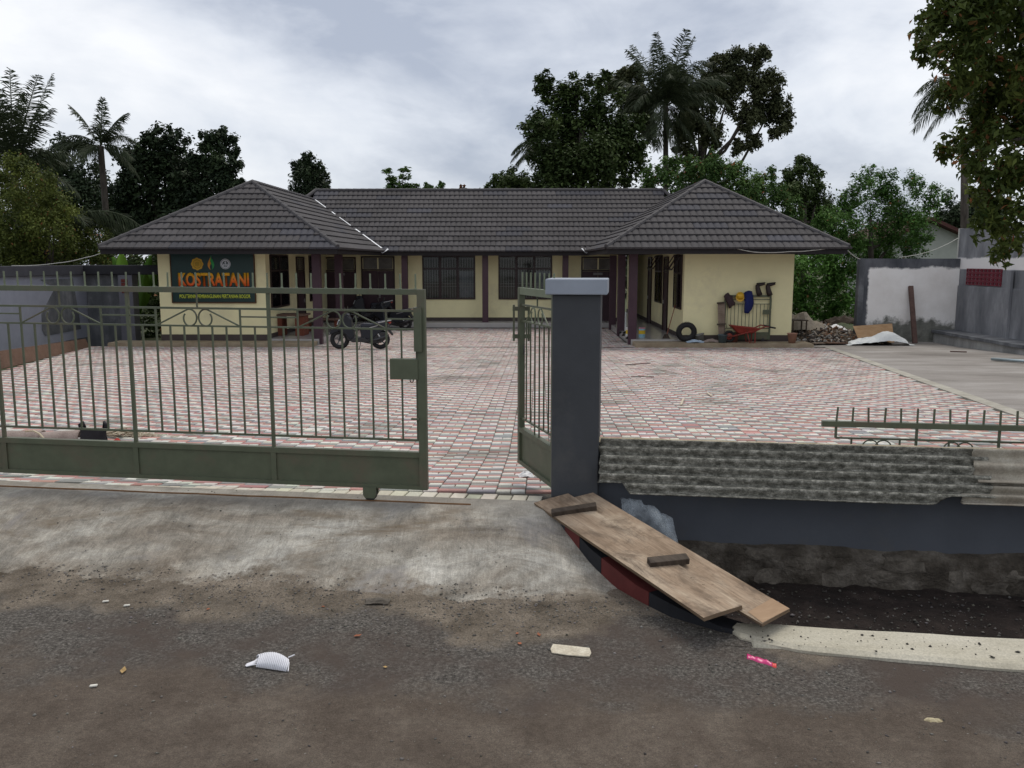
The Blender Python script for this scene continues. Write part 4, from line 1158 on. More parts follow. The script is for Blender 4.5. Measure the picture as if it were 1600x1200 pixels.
# ridge and hip caps, bright valley flashings
def cap_line(p, q, r=0.075, name='ridge_cap', lift=0.05):
    p, q = Vector(p), Vector(q); n = max(2, int((q-p).length/0.33)); d = (q-p)/n
    mb = MB()
    for i in range(n):
        a = p+d*i+Vector((0, 0, lift)); b_ = p+d*(i+1.06)+Vector((0, 0, lift))
        mb.tube([a, b_], [r*1.06, r*0.94], 8)
    return mb.build(name, M['ridge'], roof)
for sg in (-1, 1):
    xi, xo, xc = CX+sg*RI, CX+sg*RO, CX+sg*(RI+RO)/2
    ap = (xc, Y_EW+hw, zt_w)
    cap_line((xi, Y_EW, Z_E1), ap); cap_line((xo, Y_EW, Z_E1), ap); cap_line(ap, (xc, 37.7, zt_w))
    cap_line((CX+sg*7.66, YR, ZR), (xc+sg*0.85, YR-1.9, ZR-1.05))
    mb = MB()
    a = Vector((xi, Y_EM, Z_E1+0.035)); b_ = Vector((xc, 37.9, zt_w+0.055))
    for q0, q1, ww in ((0.02, 0.27, .045), (0.31, 0.37, .05), (0.44, 0.60, .03), (0.66, 0.71, .045), (0.80, 0.96, .035)) if sg < 0 else ():
        p0, p1 = a.lerp(b_, q0), a.lerp(b_, q1); mb = MB()
        mb.beam(p0+Vector((-sg*0.02, -0.03, 0.045)), p1+Vector((-sg*0.02, -0.03, 0.045)), ww*1.5, 0.012)
        mb.build('valley_flashing', M['zinc'], roof)
    mb = MB()
    tipx, tipy = xi-sg*0.02, Y_EM-0.10
    mb.add([(tipx-0.20, tipy-0.04, Z_E1+0.10), (tipx, tipy-0.14, Z_E1-0.09), (tipx+0.24, tipy-0.04, Z_E1+0.075), (tipx+0.12, tipy+0.25, Z_E1+0.12), (tipx-0.10, tipy+0.25, Z_E1+.12)], [(0, 1, 4), (1, 3, 4), (1, 2, 3)])
    mb.build('valley_outlet', M['zinc'], roof, solid=0.01)
cap_line((CX-7.66, YR, ZR), (CX+7.66, YR, ZR))
# fascia boards, gutters of the eaves and soffits
fb = []
for sg in (-1, 1):
    xi, xo = CX+sg*RI, CX+sg*RO; xa, xb = min(xi, xo), max(xi, xo)
    fb.append((xa+0.02, xb-0.02, Y_EW+0.03, Y_EW+0.07, Z_E0, Z_E1+0.0))
    fb.append((xi-0.03+(-sg)*-0.05, xi+0.01+(-sg)*-0.05, Y_EW+0.071, Y_EM-0.0, Z_E0+0.004, Z_E1))
    fb.append((xo-0.02-sg*0.05, xo+0.02-sg*0.05, Y_EW+0.071, 42.8, Z_E0+0.003, Z_E1))
fb.append((CX-RI-0.1, CX+RI+0.1, Y_EM+0.03, Y_EM+0.07, Z_E0, Z_E1))
for q in fb: bpart('fascia', M['fascia'], [q])
M['soffit'] = paint('dark_soffit', (0.07, 0.055, 0.05), 0.7, 0.15, 3)
for sg in (-1, 1):
    xi, xo = CX+sg*(RI+.05), CX+sg*(RO-.1); xa, xb = min(xi, xo), max(xi, xo)
    bpart('soffit', M['soffit'], [(xa, xb, Y_EW+0.075, 42.7, Z_E0+0.045, Z_E0+0.06)])
bpart('soffit', M['soffit'], [(CX-RI+.0, CX+RI-.0, Y_EM+0.075, 42.6, Z_E0+0.046, Z_E0+0.061)])

# apron of beige concrete in front of each wing
for x0, x1 in ((-13.0, -6.62), (3.42, 8.9)):
    mb = MB(); nn = 6; ww = (x1-x0)/nn
    for k in range(nn):
        mb.box(x0+ww*k+.004, x0+ww*(k+1)-.004, 26.45, Y_WW-0.055, g(26.4)-0.1, Z_AP+0.004*nz(k, 1, 1.3, 1)-0.004)
    mb.box(x0, x1, 26.43, 26.449, g(26.4)-0.1, Z_AP-0.03)
    ap_ = mb.build('apron', M['apron'], bevel=0.008); tag(ap_, kind='structure')

# ------------------------------------------------------------------ the green sign on the left wing
def text_mesh(body, x0, x1, z0, z1, y, name, mat, parent, off=0.0, ext=0.004):
    cu = bpy.data.curves.new('lettering', 'FONT'); cu.body = body; cu.size = 1.0; cu.extrude = 0.0; cu.offset = off; cu.resolution_u = 3
    to = bpy.data.objects.new('lettering', cu); col.objects.link(to)
    dg = bpy.context.evaluated_depsgraph_get(); dg.update()
    me = bpy.data.meshes.new_from_object(to.evaluated_get(dg)); bpy.data.objects.remove(to)
    a = np.array([v.co[:] for v in me.vertices]); mn_, mx_ = a.min(0), a.max(0)
    og = origin_of(parent)
    for v in me.vertices:
        v.co = Vector((x0+(v.co.x-mn_[0])/(mx_[0]-mn_[0])*(x1-x0), y, z0+(v.co.y-mn_[1])/(mx_[1]-mn_[1])*(z1-z0)))-og
    me.materials.clear(); me.materials.append(mat)
    o = bpy.data.objects.new(name, me); col.objects.link(o); o.parent = parent
    if ext:
        md = o.modifiers.new('depth', 'SOLIDIFY'); md.thickness = ext; md.offset = 0
    return o
SY = Y_WW-0.05
xs_ = lambda x: float(P(x, 430, SY)[0]); zs_ = lambda y: float(P(330, y, SY)[2])
sgn = thing('sign_board', 'dark green signboard with big orange lettering and three round emblems', 'sign', (xs_(332), SY, zs_(472)))
M['sign_green'] = paint('sign_green', (0.006, 0.030, 0.026), 0.35, 0.1, 3, spec=0.4)
M['sign_edge'] = wood('sign_frame_brown', (0.05, 0.025, 0.012), (0.12, 0.06, 0.03))
X0, X1, Z0, Z1 = xs_(268), xs_(397), zs_(472), zs_(396)
mb = MB(); mb.box(X0, X1, SY, SY+0.045, Z0, Z1); mb.build('panel', M['sign_green'], sgn)
for q in ((X0-0.03, X1+.03, SY-0.015, SY+0.04, Z0-0.035, Z0-0.001), (X0-0.03, X0-0.001, SY-0.014, SY+.04, Z0, Z1), (X1+0.001, X1+0.03, SY-0.014, SY+.04, Z0, Z1)):
    mb = MB(); mb.box(*q); mb.build('frame', M['sign_edge'], sgn)
m, nt, b = nodes_of('orange_lettering', 0.4, 0.3)
gm = nt.nodes.new('ShaderNodeNewGeometry'); sx = nt.nodes.new('ShaderNodeSeparateXYZ'); nt.links.new(gm.outputs['Position'], sx.inputs[0])
mr = nt.nodes.new('ShaderNodeMapRange'); za, zb = zs_(447), zs_(426); mr.inputs['From Min'].default_value = za; mr.inputs['From Max'].default_value = zb
nt.links.new(sx.outputs['Z'], mr.inputs[0])
nt.links.new(ramp(nt, mr.outputs[0], [(0.0, (0.62, 0.075, 0.02)), (0.5, (0.75, 0.19, 0.02)), (1.0, (0.72, 0.42, 0.02))]), b.inputs['Base Color']); M['orange'] = m
M['letter_shadow'] = paint('lettering_outline', (0.14, 0.10, 0.02), 0.5)
text_mesh('KOSTRATANI', xs_(277.6), xs_(387.4), zs_(447.5), zs_(426), SY-0.010, 'lettering_outline', M['letter_shadow'], sgn, 0.045, 0.004)
text_mesh('KOSTRATANI', xs_(279), xs_(389), zs_(447.5), zs_(426), SY-0.018, 'lettering', M['orange'], sgn, 0.035, 0.006)
M['lime'] = paint('lime_lettering', (0.55, 0.62, 0.06), 0.5)
text_mesh('POLITEKNIK PEMBANGUNAN PERTANIAN BOGOR', xs_(279), xs_(390), zs_(466), zs_(460), SY-0.008, 'lettering', M['lime'], sgn, 0.02, 0.004)
M['gold'] = paint('gold_print', (0.55, 0.32, 0.03), 0.5); M['gold_dark'] = paint('ochre_print', (0.35, 0.22, 0.02), 0.5)
M['pale_print'] = paint('pale_print', (0.55, 0.58, 0.62), 0.5); M['leaf_print'] = paint('leaf_green_print', (0.03, 0.28, 0.07), 0.5); M['flame_print'] = paint('flame_orange_print', (0.60, 0.25, 0.03), 0.5)
def disc(mb, cx, cz, r, y, n=24, wob=0.0, mi=0, r0=0.0):
    a = [2*pi*i/n for i in range(n)]
    o = [(cx+r*(1+wob*cos(8*t))*cos(t), y, cz+r*(1+wob*cos(8*t))*sin(t)) for t in a]
    if r0 == 0: mb.add(o, [tuple(range(n))], mi)
    else:
        i_ = [(cx+r0*cos(t), y, cz+r0*sin(t)) for t in a]
        mb.add(o+i_, [(k, (k+1) % n, n+(k+1) % n, n+k) for k in range(n)], mi)
pxm = Y_WW/1340
cz = zs_(412.5)
mb = MB(); cx = xs_(309); disc(mb, cx, cz, 9.3*pxm, SY-.004, 48, 0.06); disc(mb, cx, cz, 7.0*pxm, SY-.006, 32, 0, 1, 5.6*pxm); disc(mb, cx, cz, 3.6*pxm, SY-.006, 20, 0.1, 1)
for q in range(12): mb.add([(cx+pxm*r*cos(q*pi/6+d), SY-.008, cz+pxm*r*sin(q*pi/6+d)) for r, d in ((3.0, 0), (4.8, .12), (4.8, -.12))], [(0, 1, 2)], 1)
mb.build('gold_emblem', [M['gold'], M['gold_dark']], sgn)
mb = MB(); cx = xs_(330.5)
def teardrop(sgn_, mi, k=1.0):
    pts = []
    for t in np.linspace(0, 1, 14): pts.append((cx+sgn_*pxm*(0.4+6.3*k*sin(pi*min(1, t*1.02))**0.9*(1-0.55*t)), SY-.005, cz+pxm*(-9.5+20*t)))
    for t in np.linspace(1, 0, 10): pts.append((cx+sgn_*pxm*(0.5+1.6*sin(2*pi*t)), SY-.005, cz+pxm*(-9.5+19*t)))
    mb.add(pts, [tuple(range(len(pts)))], mi)
teardrop(-1, 0); teardrop(1, 1)
mb.add([(cx+pxm*a, SY-.0055, cz+pxm*c) for a, c in ((-1.2, 4), (0.6, 14), (1.4, 8), (3.4, 6), (1.2, 2))], [(0, 1, 2, 3, 4)], 1)
mb.build('flame_emblem', [M['flame_print'], M['leaf_print']], sgn)
mb = MB(); cx = xs_(353); disc(mb, cx, cz, 8.0*pxm, SY-.004, 32, 0, 0, 7.2*pxm); disc(mb, cx, cz, 6.6*pxm, SY-.004, 28, 0, 0, 4.6*pxm)
disc(mb, cx, cz+2*pxm, 1.5*pxm, SY-.004, 12); mb.box(cx-.5*pxm, cx+.5*pxm, SY-.005, SY-.003, cz-4*pxm, cz+4.4*pxm); mb.box(cx-3.6*pxm, cx+3.6*pxm, SY-.0055, SY-.0035, cz-1.0*pxm, cz)
for sg in (-1, 1): mb.add([(cx+sg*pxm*a, SY-.004, cz+pxm*c) for a, c in ((0.8, -3.6), (3.6, -2.6), (3.0, 1.5), (2.0, -1.5))], [(0, 1, 2, 3)])
mb.build('white_emblem', M['pale_print'], sgn)
# ------------------------------------------------------------------ walls on the right
def patchwork(name, base, over, axis_lo, axis_hi, wob, scale, fin=None):
    """two coats of plaster; the upper coat ends in a ragged edge at a height"""
    m, nt, b = nodes_of(name, 0.88, 0.2)
    gm = nt.nodes.new('ShaderNodeNewGeometry'); sx = nt.nodes.new('ShaderNodeSeparateXYZ'); nt.links.new(gm.outputs['Position'], sx.inputs[0])
    zw = math_node(nt, 'ADD', sx.outputs['Z'], math_node(nt, 'MULTIPLY', math_node(nt, 'SUBTRACT', noise(nt, scale, 8, 0.7), 0.5), wob))
    return m, nt, b, sx, zw
def P_at(x, y, d): return P(x, y, d)
YB = 28.5
bwx0, bwx1 = float(P(1341, 460, YB)[0]), float(P(1497, 460, YB)[0])
zbt = float(P(1400, 404, YB)[2]); zpt = float(P(1400, 421, YB)[2]); zlo = float(P(1400, 502, YB)[2]); zbot = g(YB)
m, nt, b, sx, zw = patchwork('old_white_wall_plaster', None, None, 0, 0, 0.35, 1.6)
f = math_node(nt, 'MULTIPLY', math_node(nt, 'SUBTRACT', zw, zpt), 14)
top = grey(nt, f, 0.0, 1.0)
whitec = ramp(nt, noise(nt, 1.1, 7), [(0.3, (0.70, 0.67, 0.64)), (0.6, (0.84, 0.82, 0.80))])
wet = ramp(nt, noise(nt, 3, 8, 0.7), [(0.3, (0.10, 0.105, 0.09)), (0.7, (0.30, 0.30, 0.27))])
sx_w = math_node(nt, 'ADD', sx.outputs['Z'], math_node(nt, 'MULTIPLY', math_node(nt, 'SUBTRACT', noise(nt, 1.5, 9, 0.75), 0.5), 1.7))
low = grey(nt, math_node(nt, 'MULTIPLY', math_node(nt, 'SUBTRACT', sx_w, zlo-0.9), 1.0), 1.02, 0.75)
c = mix(nt, low, whitec, wet)
dk = ramp(nt, noise(nt, 2.5, 7, 0.6, (1, 1, .4)), [(0.3, (0.055, 0.06, 0.07)), (0.7, (0.15, 0.155, 0.17))])
c = mix(nt, top, c, dk)
xl = math_node(nt, 'ADD', sx.outputs['X'], math_node(nt, 'MULTIPLY', math_node(nt, 'SUBTRACT', noise(nt, 2.4, 8, .7), 0.5), 0.3))
c = mix(nt, grey(nt, math_node(nt, 'MULTIPLY', math_node(nt, 'SUBTRACT', xl, bwx0), 1.0), 0.34, 0.28), c, dk)
nt.links.new(c, b.inputs['Base Color']); bump(nt, b, noise(nt, 30, 5), 0.3, 0.01)
M['backwall'] = m
bw = thing('rear_wall', 'white rear boundary wall with a grey top band, damp stained along its foot', 'wall', ((bwx0+bwx1)/2, YB, zbot))
mb = MB(); mb.box(bwx0, bwx1-0.002, YB, YB+0.18, zbot-0.3, zbt); mb.build('wall', M['backwall'], bw)
mb = MB(); mb.box(bwx0-0.02, bwx0+0.16, YB-0.03, YB+0.2, zbot-0.3, zbt+0.005); mb.build('wall_pier', M['render_dark'], bw)
# side wall running back towards the rear wall, tall end block, recessed panels, pierced red block vents, ledge
SX = bwx1
def yd(x):
    v = FW*FPX+RT*(x-800)-UP*(435-600); return float(SX*v[1]/v[0])
m, nt, b, sx, zw = patchwork('streaked_grey_render', None, None, 0, 0, 0.3, 1.2)
zwb0, zwb1 = float(P(1500, 421, YB)[2]), float(P(1500, 404, YB)[2])
c = ramp(nt, noise(nt, 1.4, 8, 0.65, (1, 1, 0.35)), [(0.3, (0.11, 0.115, 0.125)), (0.5, (0.19, 0.195, 0.21)), (0.72, (0.33, 0.335, 0.35))])
wf = mix(nt, 1.0, grey(nt, math_node(nt, 'MULTIPLY', math_node(nt, 'SUBTRACT', sx.outputs['Z'], zwb0), 40), 0, 1), grey(nt, math_node(nt, 'MULTIPLY', math_node(nt, 'SUBTRACT', zw, zwb1), 20), 1, 0), 'MULTIPLY')
c = mix(nt, wf, c, (0.72, 0.70, 0.69))
nt.links.new(c, b.inputs['Base Color']); bump(nt, b, noise(nt, 25, 5), 0.3, 0.01)
M['sidewall'] = m
sw = thing('side_wall', 'tall grey rendered side wall at right with a red pierced vent block panel', 'wall', (SX+0.1, 25, zbot))
ztall = float(P(1500, 357, YB)[2]); zmid = float(P(1500, 446, YB)[2]); zled = float(P(1468, 517, YB-0.6)[2])
mb = MB(); mb.box(SX, SX+0.2, 9.0, YB+0.18, zbot-0.3, ztall); mb.build('wall', M['sidewall'], sw)
mb = MB(); mb.box(SX-0.05, SX-0.001, 9.0, YB-0.03, zbot-0.3, zmid); mb.build('dado', M['render_dark'] if False else M['sidewall'], sw, bevel=0.01)
M['capline'] = paint('pale_edge', (0.5, 0.5, 0.46), 0.8, 0.1, 5)
mb = MB(); mb.box(SX-0.02, SX+0.22, YB+0.181, YB+0.24, zbot, ztall+.01); mb.build('end_trim', M['capline'], sw)
for x in (1583,):
    y = yd(x); mb = MB(); mb.box(SX-0.14, SX-0.051, y-0.12, y+0.16, zbot-0.2, zwb0); mb.build('pilaster', M['sidewall'], sw, bevel=0.01)
M['vent_red'] = paint('red_vent_block', (0.15, 0.018, 0.032), 0.6, 0.15, 5)
yv0, yv1 = yd(1566), yd(1511); zv0, zv1 = float(P(1540, 447, 26.5)[2]), float(P(1540, 420, 26.5)[2])
nc, nr = 9, 4
for i in range(nc):
    for j in range(nr):
        ya = yv0+(yv1-yv0)*i/nc+0.004; yb = yv0+(yv1-yv0)*(i+1)/nc-0.004; za = zv0+(zv1-zv0)*j/nr+0.004; zb = zv0+(zv1-zv0)*(j+1)/nr-.004
        mb = MB(); yc, zc_ = (ya+yb)/2, (za+zb)/2
        for q in ((ya, yb, za, za+0.028), (ya, yb, zb-0.028, zb), (ya, ya+0.028, za+0.028, zb-0.028), (yb-0.028, yb, za+0.028, zb-0.028)): mb.box(SX-0.035, SX-0.002, q[0], q[1], q[2], q[3])
        mb.box(SX-0.02, SX-0.003, yc-0.02, yc+0.02, zc_-0.02, zc_+.02)
        mb.build('vent_block', M['vent_red'], sw)
lx0 = float(P(1466, 520, YB-0.5)[0])
mb = MB(); mb.box(lx0-0.05, SX-0.052, 12.0, YB-0.12, zled-0.10, zled); mb.build('ledge', M['render_dark'], sw, bevel=0.01)
M['ledge_face'] = mottled('worn_ledge_face', [(0.3, (0.15, 0.15, 0.15)), (0.7, (0.36, 0.36, 0.35))], 1.6, 0.9, stretch=(1, 1, .5))
mb = MB(); mb.box(lx0+0.02, SX-0.053, 12.02, YB-0.14, zbot-0.3, zled-0.101); mb.build('ledge_base', M['ledge_face'], sw)

# leaning post, plywood offcut, white tarpaulin, pipes
M['old_post'] = wood('reddish_old_post', (0.06, 0.035, 0.03), (0.16, 0.10, 0.085), stretch=(3, 3, 20))
p0 = P(1430, 531, 27.9); p0[2] = g(27.9)+0.01; p1 = P(1423, 447, 28.42)
mb = MB(); mb.beam(p0, p1, 0.14, 0.10, up=(0, 1, 0)); tag(mb.build('timber_post', M['old_post'], bevel=0.008), 'reddish timber post leaning on the white rear wall', 'post')
M['ply_sheet'] = wood('orange_plywood', (0.34, 0.20, 0.10), (0.52, 0.34, 0.19), stretch=(2, 2, 9), scale=2)
a, b_, c_, d_ = P(1344, 533, 27.7), P(1398, 530, 27.75), P(1394, 506, 28.3), P(1333, 510, 28.25)
a[2] = g(27.7)+0.02; b_[2] = g(27.7)+0.05
mb = MB(); off = np.array([0.0, 0.018, 0.01]); mb.hexa([a, b_, b_+off, a+off, d_, c_, c_+off, d_+off])
tag(mb.build('plywood_sheet', M['ply_sheet']), 'orange plywood sheet propped at the left foot of the white wall', 'plywood sheet')
M['tarp'] = paint('white_tarpaulin', (0.66, 0.68, 0.67), 0.5, 0.06, 3)
def tarpf(u, v):
    x = 1325+106*u; edge = 540+2*sin(u*9)
    d = 27.0+0.55*v
    hgt = (0.42*math.exp(-((u-0.62)/0.28)**2)+0.14*math.exp(-((u-0.2)/0.16)**2))*sin(pi*min(1, 0.12+v*0.75))**1.1
    p = P(x, edge, 27.0); p[1] = d; p[2] = g(d)+0.02+hgt+0.05*abs(fbm(u*5, v*3, 1.3, 3))+0.025*fbm(u*16, v*6, 1.1, 8)
    if u > 0.9 or u < 0.05: p[2] = g(d)+0.015+0.2*(p[2]-g(d))
    return tuple(p)
mb = MB(); mb.grid(46, 14, tarpf); tag(mb.build('tarpaulin', M['tarp'], solid=0.004), 'crumpled white tarpaulin on the yard in front of the plywood sheet', 'tarpaulin')
M['galv'] = paint('galvanised_pipe', (0.30, 0.36, 0.38), 0.4, 0.1, 10, metal=0.5)
for k, (ya, yb) in enumerate(((565.5, 571), (568, 575), (570.5, 579))):
    mb = MB(); a = P(1549+3*k, ya, 21.0); b_ = P(1640, yb+3, 19.8); a[2] = g(21)+0.06; b_[2] = g(19.8)+0.06
    mb.tube([a, b_], 0.035, 8)
    tag(mb.build('metal_pipe', M['galv'], smooth=True), ('rearmost', 'middle', 'nearest')[k]+' of three metal pipes lying on the concrete yard', 'pipe', 'pipes lying on the yard')
mb = MB(); a = P(1484, 556, 24.3); a[2] = g(24.3)+.03; b_ = P(1510, 557.5, 24.1); b_[2] = g(24.1)+.03; mb.beam(a, b_, .05, .03)
tag(mb.build('wood_offcut', M['old_post']), 'short reddish wood stick on the yard below the grey ledge', 'wood stick')

# ------------------------------------------------------------------ walls on the left
lw = thing('left_wall', 'long grey left boundary wall with dark coping and raw render patches', 'wall', (-15, 25, g(25)))
YL = 28.7; lx1 = float(P(136, 480, YL)[0]); zcap = float(P(60, 415, 27)[2]); zcap0 = float(P(60, 430, 27)[2])
mb = MB(); mb.box(lx1-0.25, lx1, 9.0, YL+0.15, g(27)-0.3, zcap0); mb.build('wall', M['mauve_paint'], lw)
def rx(s0, s1, z0, z1): return [(0, s0, z0), (0, s1, z0), (0, s1, z1), (0, s0, z1)]
mb = MB(); Mloc = None
# raw render patch: an irregular thin coat proud of the paint
pp = [(26.0, zcap0-0.12), (27.9, zcap0-0.12), (28.2, g(28)+0.42), (26.05, g(26)+0.35), (25.9, g(26)+0.55), (25.95, 0.0), (26.8, 0.75)]
mb.prism(pp, lx1+0.001, lx1+0.012, lambda a, b_, t: (t, a, b_)); mb.build('render_patch', M['render_dark'], lw)
mb = MB(); mb.box(lx1-0.28, lx1+0.03, 9.0, YL+.151, g(27)-0.3, g(27.5)+0.12); mb.build('plinth', M['render_dark'], lw)
x2 = float(P(191, 470, YL)[0]); x3 = float(P(213, 470, YL)[0])
mb = MB(); mb.box(lx1+0.031, x2, YL, YL+0.15, g(28)-0.3, zcap0-.001); mb.build('return_wall', M['render_dark'], lw)
M['pier_mauve'] = paint('pier_paint', (0.13, 0.13, 0.155), 0.75, 0.1, 3)
mb = MB(); mb.box(x2+.001, x3, YL-0.22, YL+0.2, g(28)-0.3, zcap0-.002); mb.build('pier', M['pier_mauve'], lw, bevel=.01)
M['coping'] = paint('dark_coping', (0.045, 0.045, 0.055), 0.75, 0.15, 3)
mb = MB(); mb.box(lx1-0.33, lx1+0.10, 9.0, YL-0.26, zcap0, zcap); mb.build('coping', M['coping'], lw, bevel=.01)
M['lintel'] = paint('near_black_beam', (0.018, 0.018, 0.022), 0.7, 0.15, 3)
xl1 = float(P(256, 420, YL)[0]); mb = MB(); mb.box(lx1-0.33, xl1, YL-0.259, YL+0.21, zcap0-0.01, zcap+.01); mb.build('beam', M['lintel'], lw, bevel=.03)
M['brick'] = paint('exposed_brick', (0.13, 0.03, 0.025), 0.8, 0.2, 12)
for k in range(4):
    za = float(P(195, 452, YL-.22)[2])+0.118*k-0.12
    mb = MB(); mb.box(float(P(190, 450, YL-.22)[0]), float(P(200, 450, YL-.22)[0]), YL-0.235, YL-0.2201, za, za+0.10); mb.build('brick', M['brick'], lw)
# brown board at the foot of the wall, with scraps on it
M['brown_board'] = wood('brown_board', (0.075, 0.042, 0.028), (0.18, 0.11, 0.078), stretch=(2, 2, 30))
a0 = P(-30, 582, 17.3); a1 = P(140, 544, 26.2); a0[2] = g(17.3)-.01; a1[2] = g(26.2)-.01
lean = np.array([-0.14, 0.0, 0.36])
mb = MB(); thk = np.array([0.05, 0.0, 0.02]); mb.hexa([a0-thk, a0, a1, a1-thk, a0+lean*1.1-thk, a0+lean*1.1, a1+lean*0.75, a1+lean*0.75-thk])
tag(mb.build('brown_board', M['brown_board']), 'long brown board standing on edge along the foot of the left wall', 'board')
M['pale_wood'] = wood('pale_wood', (0.42, 0.36, 0.27), (0.60, 0.53, 0.42))
for k, (x, y, w_, lab) in enumerate(((92, 538, 13, 'left one of two pale planks behind the brown board'), (114, 537, 17, 'right one of two pale planks behind the brown board'))):
    a = P(x-w_/2, y, 25.6); b_ = P(x+w_/2, y, 26.0); z = a[2]
    mb = MB(); mb.hexa([a+np.array([-.02, 0, -0.55]), b_+np.array([-.02, 0, -0.55]), b_+np.array([-.3, .1, -0.55]), a+np.array([-.3, .1, -.55]), a, b_, b_+np.array([-.12, .1, 0]), a+np.array([-.12, .1, 0])])
    tag(mb.build('pale_plank', M['pale_wood']), lab, 'plank', 'pale planks by the left wall')

# ------------------------------------------------------------------ things lying behind the sliding gate
def groundpt(x, y):
    lo, hi = 5.0, 60.0
    for _ in range(40):
        d = (lo+hi)/2
        if P(x, y, d)[2] > g(d): lo = d
        else: hi = d
    p = P(x, y, d); p[2] = g(d); return p
M['clay'] = mottled('grey_brown_clay', [(0.3, (0.20, 0.155, 0.135)), (0.7, (0.33, 0.27, 0.24))], 6, 0.9)
def half_pipe(name, label, x0, x1, y, r, mat, group, dz=0.0, open_up=True):
    a = groundpt(x0, y); b_ = groundpt(x1, y-2); mb = MB(); n = 14
    ax = (b_-a); L_ = np.linalg.norm(ax); ax = ax/L_; sd = np.array([-ax[1], ax[0], 0])
    def f(u, v):
        t = pi*(0.02+0.96*v); k = 1.0+0.10*(u-0.5)
        return tuple(a+ax*L_*u+sd*(r*k*cos(t))+np.array([0, 0, dz+r*k*sin(t)*0.9+0.005]))
    mb.grid(16, n, f); return tag(mb.build(name, mat, smooth=True, solid=0.014), label, 'ridge tile', group)
half_pipe('clay_ridge_tile', 'brownish clay ridge tile at the left edge behind the sliding gate', -45, 68, 690, 0.11, M['clay'], 'ridge tiles behind the gate')
half_pipe('clay_ridge_tile', 'brownish clay ridge tile beside the black bag behind the sliding gate', 66, 126, 690, 0.11, M['clay'], 'ridge tiles behind the gate')
M['cord'] = paint('pale_cord', (0.52, 0.45, 0.32), 0.8)
mb = MB(); p = [P(40, 674, 7.25), P(52, 673, 7.2), P(62, 678, 7.15), P(73, 690, 7.1)]; mb.tube(p, 0.008, 6)
tag(mb.build('cord', M['cord'], smooth=True), 'pale cord draped over the clay ridge tiles', 'cord')
# black bag
bgp = groundpt(147, 690)
bag = thing('black_bag', 'small black fabric bag with two handles standing behind the sliding gate', 'bag', bgp)
M['bag'] = paint('black_fabric', (0.014, 0.013, 0.016), 0.7, 0.3, 12)
mb = MB()
def bagf(u, v):
    a = 2*pi*u; w = 0.145*(1-0.06*v)+0.01*nz(u*9, v*5, 1, 2); dpt = 0.06*(1-0.5*v)
    ca, sa = cos(a), sin(a); r = (abs(ca)**4+abs(sa)**4)**-0.25
    return (bgp[0]+w*ca*r, bgp[1]+dpt*sa*r, bgp[2]+0.145*v+0.008*nz(u*6, v*3, 1, 5))
mb.grid(33, 9, bagf); n = len(mb.v); mb.f.append([i for i in range(32)][::-1]); mb.m.append(0); mb.c.append(None)
mb.build('body', M['bag'], bag, smooth=True)
for sx_ in (-1, 1):
    mb = MB(); mb.tube([bgp+np.array([sx_*0.13, 0, 0.13]), bgp+np.array([sx_*0.15, 0.0, 0.19]), bgp+np.array([sx_*0.12, 0.02, 0.215]), bgp+np.array([sx_*0.105, 0.03, 0.15])], 0.018, 6); mb.build('handle', M['bag'], bag, smooth=True)
# straw rope heap beside it
def straw_obj(name, label, cat, cx, cy, spread, n, hgt, mat, lngth=0.25, thick=0.004):
    c = groundpt(cx, cy); mb = MB()
    for _ in range(n):
        a = rng.uniform(0, pi); l = lngth*rng.uniform(.4, 1.0); o = np.array([rng.normal(0, spread[0]), rng.normal(0, spread[1]), 0]); z = hgt*rng.random()*math.exp(-(o[0]/spread[0])**2*0.4)
        p = c+o+np.array([0, 0, z+0.006]); dv = np.array([cos(a), sin(a)*0.5, rng.normal(0, .08)])*l/2
        mb.tube([p-dv, p+np.array([0, 0, 0.012*rng.random()]), p+dv], thick, 4)
    return tag(mb.build(name, mat), label, cat)
M['straw'] = paint('straw_rope', (0.46, 0.40, 0.30), 0.9, 0.25, 20)
straw_obj('straw_heap', 'heap of pale straw rope beside the black bag', 'straw', 190, 682, (0.13, 0.06), 90, 0.085, M['straw'], 0.22, 0.007)
straw_obj('straw_wisp', 'thin wisp of straw trailing right of the straw heap on the paving', 'straw', 228, 682, (0.16, 0.04), 26, 0.02, M['straw'], 0.25, 0.004)
M['red_rag'] = paint('red_rag', (0.42, 0.05, 0.04), 0.8, 0.2, 20); 
def rag(name, label, cat, cx, cy, w, dpt, h, mat, seed, base=None):
    c = groundpt(cx, cy) if base is None else np.array(base); mb = MB()
    def f(u, v):
        x, y = (u-.5)*2, (v-.5)*2; e = max(0, 1-(x*x+y*y)*0.7)
        wob = 1+0.25*nz(u*3, v*3, 1, seed)
        return (c[0]+x*w/2*wob, c[1]+y*dpt/2*wob, c[2]+0.006+h*e*(0.6+0.8*abs(nz(u*4, v*4, 1, seed+2)))*0.9)
    mb.grid(14, 10, f); return tag(mb.build(name, mat, smooth=False, solid=0.003), label, cat)
rag('red_rag', 'scrap of red and white plastic beside the straw heap', 'scrap', 183, 690, 0.07, 0.05, 0.04, M['red_rag'], 3)
M['white_rag'] = paint('white_plastic_bag', (0.72, 0.72, 0.72), 0.5, 0.05, 20)
rag('plastic_bag', 'crumpled white plastic bag under the hinged gate leaf', 'plastic bag', 822, 745, 0.11, 0.10, 0.055, M['white_rag'], 5)

